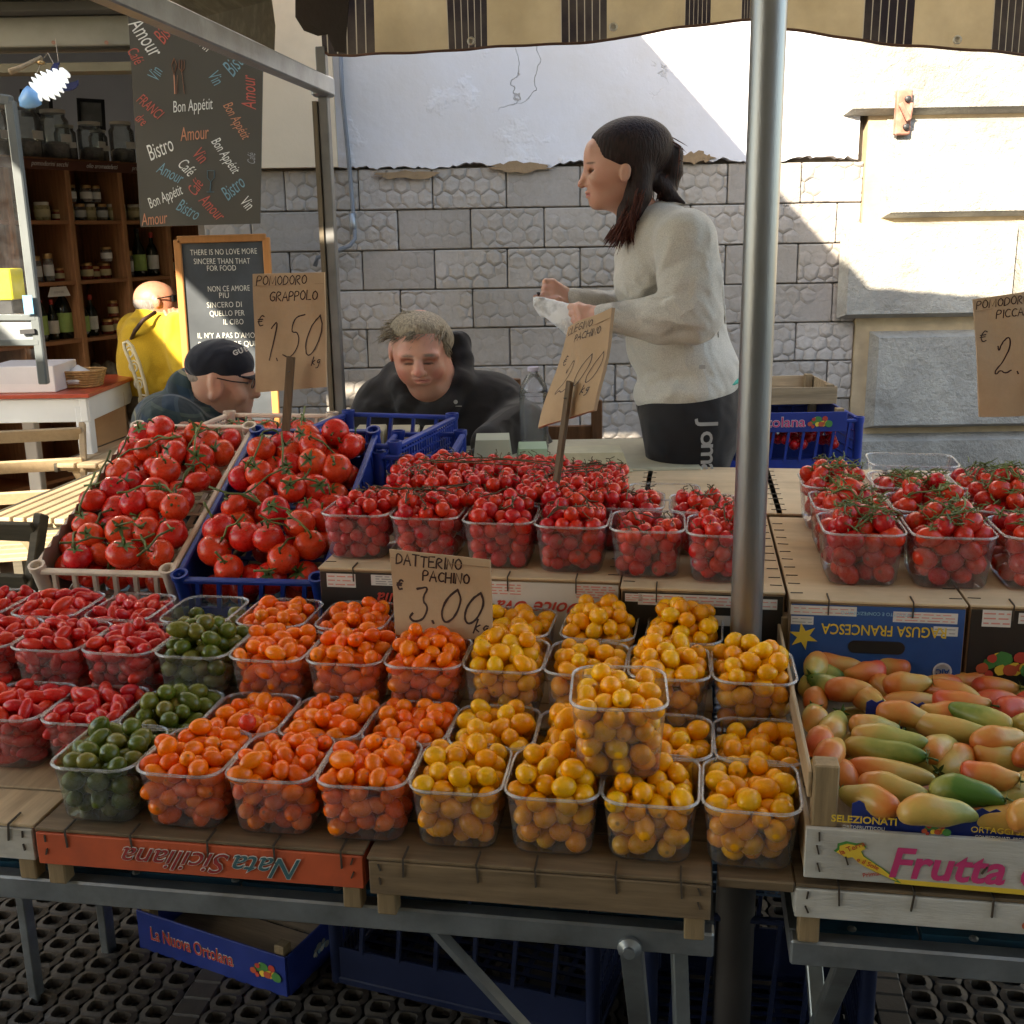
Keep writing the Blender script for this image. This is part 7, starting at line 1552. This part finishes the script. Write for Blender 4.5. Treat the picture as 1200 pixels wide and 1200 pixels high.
for s_, x, y, sz, rot, mm_ in [('Amour', 170, 43, 26, -58, C_W), ('Bis', 190, 42, 22, -50 + 100, C_R), ('Café', 158, 65, 17, -62, C_R), ('Vin', 182, 87, 19, 62, C_B), ('Vin', 252, 91, 19, -58, C_B), ('Bistro', 277, 72, 24, 48, C_B), ('Vin', 240, 52, 17, -40, C_W), ('Amour', 292, 109, 22, 88, C_R), ('Bon Appétit', 225, 124, 16.5, 4, C_W), ('FRANCI', 175, 125, 16, -42, C_R), ('dre', 165, 140, 15, -45, C_R),
                               ('Bon Appétit', 277, 141, 15.5, -62, C_O), ('Amour', 227, 157, 20, 4, C_O), ('Bistro', 187, 175, 23, 22, C_W), ('Vin', 234, 182, 20, -48, C_R), ('Bon Appétit', 264, 182, 15.5, -58, C_W), ('Café', 218, 196, 18, -48, C_W), ('Café', 295, 186, 12, 84, P_GREY), ('Amour', 199, 203, 18.5, -28, C_B), ('Café', 229, 220, 17, 52, C_R), ('Bistro', 273, 221, 21, 38, C_B), ('Bon Appétit', 193, 231, 15.5, 22, C_W), ('Amour', 248, 243, 19.5, -48, C_R), ('Vin', 289, 238, 18, -48, C_W), ('Bistro', 220, 246, 19.5, -30, C_B), ('Amour', 180, 257, 18.5, 5, C_O)]:
    p = ony(x, y, PO - .0055) - oc_; lettering(s_, sz * PO / FPX * 1.05, mm_, ps, Matrix.Translation(p) @ Matrix.Identity(4), R_(rot), shear=.3, xs=.52, offset=-.004, ext=.0003)
def tiny(par, pts, m, w_=.004): 
    k = MB()
    for line in pts: k.tube([ony(x, y, PO - .006) - oc_ for x, y in line], w_ / 2, 4, flat=.3)
    k.build('drawing', m, par)
tiny(ps, [[(204, 68), (201, 76), (204, 88), (207, 76), (204, 68)], [(204, 88), (205, 110)], [(208, 88), (207, 110)], [(210, 70), (210, 80), (213, 84), (216, 110)], [(213, 70), (213, 84)], [(216, 70), (216, 80), (213, 84)]], C_O)
tiny(ps, [[(243, 200), (243, 208), (247, 213), (251, 208), (251, 200), (243, 200)], [(247, 213), (246, 225)], [(242, 225), (251, 225)]], C_B)
# chalkboard
CB = 4.08; ca, cb_, cc_, cd_ = [ony(*p, CB) for p in ((208, 281), (312, 278), (326, 520), (226, 524))]; oc2 = (ca + cc_) / 2
chb = thing('chalkboard', 'upright chalkboard in orange wooden frame with white lettering, sun across its corner', 'chalkboard', Matrix.Translation(oc2))
V = [p - oc2 for p in (ca, cb_, cc_, cd_)]; MB().add([v + Vector((0, dy, 0)) for dy in (0, .012) for v in V], [(0, 1, 2, 3), (7, 6, 5, 4), (0, 4, 5, 1), (1, 5, 6, 2), (2, 6, 7, 3), (3, 7, 4, 0)]).build('board', mat('black_chalkboard', (.045, .052, .060), .42, .2, 5, dirt=(.10, .12, .14), dirt_sc=3), chb)
OWD = wood('orange_frame_wood', (.52, .22, .07), 2, dark=.8)
for i in range(4): MB().bar(V[i] + Vector((0, -.002, 0)), V[(i + 1) % 4] + Vector((0, -.002, 0)), .026, .018, upv=(0, 1, 0), bev=.003).build('frame', OWD, chb)
ln_ = [('THERE IS NO LOVE MORE', 224, 299, 7.2), ('SINCERE THAN THAT', 228, 310, 7.2), ('FOR FOOD', 243, 318, 7), ("NON CE AMORE", 244, 342, 7.2), ('PIU', 257, 350, 7.2), ('SINCERO DI', 243, 361, 7.2), ('QUELLO PER', 246, 371, 7.2), ('IL CIBO', 262, 381, 7.2), ("IL N'Y A PAS D'AMOUR", 232, 397, 7.2), ('PLUS SINCERE QUE C', 233, 407, 7.2)]
for s_, x, y, h in ln_:
    want = {21: 76, 17: 64, 8: 33, 12: 48, 3: 11, 10: 40, 7: 23, 20: 76, 18: 76}.get(len(s_), 60)
    me = text_mesh(s_, h * CB / FPX * 1.25, C_W, offset=-.008, ext=.0003, space=1.05); wd_ = max(v.co.x for v in me.vertices) - min(v.co.x for v in me.vertices); f = want * CB / FPX / wd_
    link('lettering', me, chb, Matrix.Translation(ony(x + want / 2, y - h / 2, CB - .003) - oc2) @ FACE @ Matrix.Diagonal((f, 1, 1, 1)) @ Matrix.Rotation(rnd.uniform(-.01, .01), 4, 'Z'))
# a wall niche panel right of the chalkboard is plain wall; glass display case on the far left
DC = 3.6; dcm = mat('grey_painted_frame', (.10, .115, .12), .45, .12, 8); o_dc = ony(0, 350, DC); dc = thing('display_case', 'grey metal framed glass display case cut by the left picture edge', 'display case', Matrix.Translation((o_dc.x, DC, 0)))
D_ = lambda x, y, dy=0: ony(x, y, DC + dy) - Vector((o_dc.x, DC, 0))
MB().bar(D_(12, 118), D_(52, 450), .028, .030, bev=.004).build('frame_post', dcm, dc); MB().bar(D_(-60, 108), D_(14, 118), .03, .03, bev=.004).build('frame_bar', dcm, dc)
MB().bar(D_(-60, 372), D_(44, 372), .03, .02, bev=.003).build('frame_bar', dcm, dc); MB().bar(D_(-60, 388), D_(46, 388), .014, .060, bev=.003).build('track_panel', mat('light_grey_track', (.25, .27, .28), .4), dc); MB().bar(D_(-60, 402), D_(48, 401), .03, .02, bev=.003).build('frame_bar', dcm, dc)
MB().bar(D_(24, 389, -.02), D_(41, 388, -.02), .01, .014).build('lock', DARKMET, dc)
MB().add([D_(-60, 112, .01), D_(12, 120, .01), D_(46, 370, .01), D_(-60, 370, .01)], [(0, 1, 2, 3)]).build('glass_pane', clear_plastic('window_glass', .02, gl=.7), dc)
MB().add([D_(-60, 408, .01), D_(48, 408, .01), D_(52, 450, .01), D_(-60, 450, .01)], [(0, 1, 2, 3)]).build('glass_pane', bpy.data.materials['window_glass'], dc)
yb = thing('yellow_box', 'plain bright yellow box seen behind the glass at the left edge', 'box', Matrix.Translation(ony(0, 333, DC + .10))); MB().box((0, 0, 0), (.118, .10, .098), bev=.004).build('carton', flat('bright_yellow_card', (.75, .62, .02)), yb); 
MB().box((0, 0, 0), (.10, .08, .045), bev=.003).build('base', INKB, yb, Matrix.Translation((0, 0, -.072)))
st = thing('payment_sticker', 'small light blue sticker on the glass case post', 'sticker', Matrix.Translation(ony(33, 357, DC - .03))); MB().box((0, 0, 0), (.030, .002, .058)).build('sticker_sheet', flat('sky_blue_sticker', (.12, .38, .62)), st); MB().box((0, -.0015, .004), (.014, .001, .02)).build('sticker_mark', P_WHITE, st)
# white table with red top
WT = mat('white_gloss_paint', (.72, .74, .74), .4, .05, 5); tz = ony(115, 455, 4.45).z; tx1 = ony(118, 455, 4.45).x
wt = thing('white_table', 'white painted table with red top at the shop front', 'table', Matrix.Translation((tx1, 4.30, 0)))
tl = 1.15; dpt = .60
MB().box((-tl / 2, dpt / 2, tz - .008), (tl + .02, dpt + .02, .016), bev=.002).build('red_top', flat('red_table_top', (.42, .07, .035), .35), wt)
for y_ in (.02, dpt - .02): MB().box((-tl / 2, y_, tz - .065), (tl, .03, .095), bev=.003).build('apron', WT, wt)
for x_ in (-.02, -tl + .02): MB().box((x_, dpt / 2, tz - .065), (.03, dpt, .095), bev=.003).build('apron', WT, wt)
for x_ in (-.03, -tl * .42, -tl + .03):
    for y_ in (.03, dpt - .03): MB().box((x_, y_, (tz - .05) / 2), (.055, .055, tz - .05), bev=.004).build('leg', WT, wt)
wb = thing('white_box', 'plain white carton lying on the red table top', 'box', Matrix.Translation((ony(26, 455, 4.35).x, 4.46, tz + .001))); MB().box((0, 0, .052), (.27, .24, .104), bev=.003).build('carton', mat('white_card', (.72, .66, .64), .6, .05, 5), wb)
bk = thing('wicker_basket', 'small wicker basket with white contents on the red table top', 'basket', Matrix.Translation((ony(82, 450, 4.42).x, 4.52, tz + .001))); WIC = mat('wicker', (.42, .24, .09), .6, .3, 60, bmp=.003, bsc=90); k = MB()
for j in range(7):
    hw_, hd_ = .082 + j * .003, .060 + j * .002; z = .005 + j * .010; pts = []
    for i in range(41):
        a = 6.283 * i / 40; c_, s_ = math.cos(a), math.sin(a); wv = .0022 * math.sin(i * math.pi * 1.0 + j * math.pi); pts.append(((hw_ + wv) * math.copysign(abs(c_) ** .5, c_), (hd_ + wv) * math.copysign(abs(s_) ** .5, s_), z))
    k.tube(pts, .0052, 5)
k.build('weave', WIC, bk, smooth=True); MB().lathe([(.005, 0), (.07, .004), (.075, .02), (.05, .045), (.001, .075)], 14).build('paper_filling', flat('white_paper', (.7, .7, .7)), bk, Matrix.Translation((0, 0, .012)), smooth=True)
# folding garden furniture in the sun
def slat_top(label, M_, w_, d_, n, z):
    t_ = thing('slatted_table', label, 'table', M_); bw = w_ / n
    for i in range(n): MB().box((0, 0, 0), (bw - .010, d_, .018), bev=.003).build('slat', W_TABLE, t_, Matrix.Translation((-w_ / 2 + (i + .5) * bw, d_ / 2, z - .009)))
    for y_ in (.07, d_ - .07): MB().box((0, y_, z - .032), (w_ - .04, .035, .024), bev=.002).build('cross_bar', W_TABLE, t_)
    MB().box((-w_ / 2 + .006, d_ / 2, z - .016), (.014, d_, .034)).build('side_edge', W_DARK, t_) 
    for s_ in (-1, 1): MB().bar((s_ * (w_ / 2 - .05), .06, z - .03), (s_ * (w_ / 2 - .05), d_ - .06, .0), .028, .02).build('leg', W_TABLE, t_); MB().bar((s_ * (w_ / 2 - .08), d_ - .06, z - .03), (s_ * (w_ / 2 - .08), .06, .0), .028, .02).build('leg', W_TABLE, t_)
    return t_
q = toS(gnd(-10, 606, .72)); q2 = toS(gnd(128, 604, .72)); 
slat_top('sunlit slatted wooden cafe table nearest the stall', MS((q.x + q2.x) / 2, 3.02, 0), q2.x - q.x + .05, .70, 9, .72)
q3 = toS(gnd(45, 548, .72)); slat_top('second sunlit slatted cafe table behind the first', MS(q3.x + .42, 3.80, 0, .02), .78, .62, 9, .725)
def slat_chair(label, M_, m, w_=.40, back_tilt=.22, nb=3):
    c = thing('folding_chair', label, 'chair', M_)
    for s_ in (-1, 1):
        MB().bar((s_ * w_ / 2, -.20, 0), (s_ * w_ / 2, .22, .86), .022, .034, bev=.003).build('back_leg', m, c); MB().bar((s_ * (w_ / 2 - .03), .25, 0), (s_ * (w_ / 2 - .03), -.18, .46), .022, .03, bev=.003).build('front_leg', m, c)
    for i in range(nb): f = .96 - i * .125; MB().bar((-w_ / 2, -.20 + .42 * f - .012, .86 * f), (w_ / 2, -.20 + .42 * f - .012, .86 * f), .012, .055, upv=(0, -.44, .9), bev=.003).build('back_slat', m, c)
    for i in range(6): MB().box((0, -.20 + i * .065, .455), (w_ - .05, .050, .014), bev=.003).build('seat_slat', m, c)
    return c
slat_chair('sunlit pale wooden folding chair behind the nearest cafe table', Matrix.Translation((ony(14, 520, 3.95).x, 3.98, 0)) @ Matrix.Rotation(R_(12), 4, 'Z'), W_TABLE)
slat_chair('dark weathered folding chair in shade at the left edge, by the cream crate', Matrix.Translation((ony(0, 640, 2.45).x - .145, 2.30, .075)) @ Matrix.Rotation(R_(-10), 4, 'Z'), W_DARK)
# cream iron chair
ic = thing('iron_chair', 'ornate cream iron chair carrying the man in yellow', 'chair', Matrix.Translation((OY.x, 4.70, 0))); CI = flat('cream_iron', (.62, .58, .42), .4); I_ = lambda x, y, dy=0: ony(x, y, 4.72 + dy) - Vector((OY.x, 4.70, 0))
MB().tube([I_(170, 492), I_(163, 455), I_(153, 425), I_(146, 408), I_(145, 402), I_(149, 400), I_(155, 406), I_(163, 425), I_(170, 450), I_(176, 478)], .008, 8).build('back_frame', CI, ic, smooth=True)
k = MB()
for (x, y) in ((152, 413), (157, 430), (163, 450), (168, 470)):
    c0 = I_(x, y); k.tube([c0 + Vector((.024 * math.cos(a) * (1 - a / 14), 0, .030 * math.sin(a) * (1 - a / 14))) for a in np.linspace(0, 9, 18)], .0045, 6)
k.build('scrollwork', CI, ic, smooth=True)
MB().lathe([(.20, .45), (.21, .455), (.21, .47), (.19, .475)], 24).build('seat', CI, ic, Matrix.Translation((.12, .28, 0)), smooth='auto')
for a_ in range(4): x_, y_ = .12 + .17 * math.cos(a_ * 1.57 + .78), .28 + .17 * math.sin(a_ * 1.57 + .78); MB().tube([(x_, y_, .46), (x_ * 1.15 - .01, y_, .2), (x_ * 1.25 - .02, y_, 0)], .010, 8).build('leg', CI, ic, smooth=True)
# wooden chairs round the traders' table, the table and what stands on it
tb_z = ony(640, 530, 2.98).z
tt = thing('folding_table', 'small cream table behind the cherry tomatoes where the grey-haired man sits', 'table', Matrix.Translation((ony(560, 530, 2.98).x + .0, 3.02, 0))); 
MB().box((0, -.06, tb_z - .012), (1.15, .42, .024), bev=.004).build('table_top', mat('cream_melamine', (.42, .40, .30), .45, .12, 8, dirt=(.3, .27, .2), dirt_sc=15), tt)
for sx in (-.52, .52):
    for sy in (-.22, .10): MB().box((sx, sy, (tb_z - .024) / 2), (.03, .03, tb_z - .024)).build('leg', GALV, tt)
def post_chair(label, x, y0, y1, Y, m):
    a, b_ = ony(x, y0, Y), ony(x, y1, Y); c = thing('wooden_chair', label, 'chair', Matrix.Translation((a.x, Y, 0)))
    for s_ in (0, .25): MB().bar((s_, 0, 0), (s_, .05, a.z - s_ * .28), .034, .026, bev=.003).build('back_post', m, c)
    for i in range(3): MB().box((.125, .045, a.z - .17 - i * .10), (.25, .014, .045), bev=.003).build('back_rail', m, c)
    MB().box((.125, -.2, .45), (.29, .38, .03), bev=.006).build('seat', m, c)
    for s_ in (0, .25): MB().box((s_, -.36, .22), (.03, .03, .44)).build('leg', m, c)
post_chair('brown wooden chair behind the seated man and the water bottle', 604, 446, 530, 3.35, wood('chair_brown', (.24, .11, .05), 2)); 
bt = thing('water_bottle', 'large empty clear water bottle standing between the two traders', 'bottle', Matrix.Translation((ony(626, 520, 2.98).x, 2.98, tb_z))); hb = ony(626, 430, 2.98).z - tb_z; prof = [(.030, 0), (.038, .006)]
for i in range(15): z = .02 + i * (hb * .62) / 15; prof += [(.0400, z), (.0375, z + hb * .02)]
prof += [(.040, hb * .68), (.036, hb * .78), (.020, hb * .90), (.0125, hb * .93), (.0125, hb * .96)]
MB().lathe(prof, 24).build('bottle_body', clear_plastic('bottle_plastic', .13, (.92, .94, 1), 1.0), bt, smooth=True); MB().lathe([(.0155, hb * .955), (.0155, hb), (.013, hb * 1.005)], 16).build('cap', flat('lilac_cap', (.45, .42, .55)), bt)
def tub(label, x0, x1, yt, yb, Y, m, d_=.12):
    a, c = ony(x0, yt, Y), ony(x1, yb, Y); w_ = c.x - a.x; h = a.z - c.z; o = thing('plastic_tub', label, 'tub', Matrix.Translation(((a.x + c.x) / 2, Y, c.z))); hw_ = w_ / 2
    MB().add([(-hw_, -d_ / 2, 0), (hw_, -d_ / 2, 0), (hw_, d_ / 2, 0), (-hw_, d_ / 2, 0), (-hw_ * .8, -d_ * .42, h), (hw_ * .8, -d_ * .42, h), (hw_ * .8, d_ * .42, h), (-hw_ * .8, d_ * .42, h)], [(3, 2, 1, 0), (4, 5, 6, 7), (0, 1, 5, 4), (1, 2, 6, 5), (2, 3, 7, 6), (3, 0, 4, 7)]).build('tub_body', m, o)
    MB().box((0, 0, .004), (w_ + .01, d_ + .01, .006), bev=.002).build('tub_rim', m, o)
MILK = mat('milky_green_plastic', (.42, .45, .36), .35, .1, 8); tub('pale upturned plastic tub beside the seated man', 553, 602, 512, 548, 2.75, MILK); tub('low greenish tub under the water bottle', 604, 645, 522, 548, 2.78, mat('pale_green_plastic', (.34, .48, .34), .35, .1, 8)); tub('flat cream tray right of the price stick', 652, 736, 527, 548, 2.80, mat('cream_tray', (.50, .47, .33), .5, .12, 30))
pp = thing('paper_stack', 'stack of cream paper in front of the seated man, seen through the blue crate', 'paper', Matrix.Translation((Qg(480, 505).x, 2.96, tb_z)))
for i in range(3): MB().box((-.09 + i * .09, 0, .04), (.078, .10, .08 - i * .004), bev=.003).build('paper_block', mat('cream_paper', (.55, .50, .36), .7) if 'cream_paper' not in bpy.data.materials else bpy.data.materials['cream_paper'], pp)
# things lying about in the shop
cx = thing('brown_carton', 'brown carton leaning beside the white table leg', 'box', Matrix.Translation(ony(128, 480, 4.75)) @ Matrix.Rotation(.25, 4, 'Z')); MB().box((0, 0, -.05), (.14, .10, .26), bev=.003).build('carton', CARD, cx)
for i in range(5):
    p = gnd(70 + i * 12, 520 + 3 * (i % 2), .30); o = MB().lathe([(.02, 0), (.06, .03), (.07, .09), (.03, .15), (.005, .17)], 10).build('dark_bag', mat('crinkled_dark_film', (.03, .03, .03), .2, .6, 16, bmp=.008, bsc=20) if 'crinkled_dark_film' not in bpy.data.materials else bpy.data.materials['crinkled_dark_film'], None, Matrix.Translation((ony(85 + i * 9, 500, 4.85).x, 4.82 + .05 * (i % 2), .35 + .03 * i)), smooth=True); tag(o, 'crinkled dark plastic bag under the white table', 'bag', 'dark bags under the white table')
MB().box((0, 0, 0), (.5, .35, .02), bev=.003).build('x', W_DARK, None) if False else None
lowsh = thing('low_bench', 'low dark bench holding the bags under the white table', 'bench', Matrix.Translation((ony(100, 520, 4.85).x, 4.85, 0))); MB().box((0, 0, .325), (.7, .35, .03), bev=.004).build('bench_top', W_DARK, lowsh)
for s_ in (-.3, .3): MB().box((s_, 0, .155), (.04, .3, .31)).build('leg', W_DARK, lowsh)
# buildings across the alley, behind the photographer
FAC = mat('ochre_facade', (.36, .27, .17), .9, .1, 1.5, bmp=.004, bsc=10, dirt=(.25, .19, .13), dirt_sc=2)
fb = thing('facing_house', 'plain ochre house across the alley behind the photographer', 'building', Matrix.Translation((0, -6.8, 0)))
MB().box((0, -1.5, 2.9), (26, 3, 5.8)).build('wall', FAC, fb)
for i in range(9):
    for z in (1.2, 4.0): MB().box((-11 + i * 2.7, .01, z), (1.0, .06, 1.5 if z > 2 else 2.2), bev=.01).build('window', DGLASS, fb)
# shadow-side finish of the left wall end
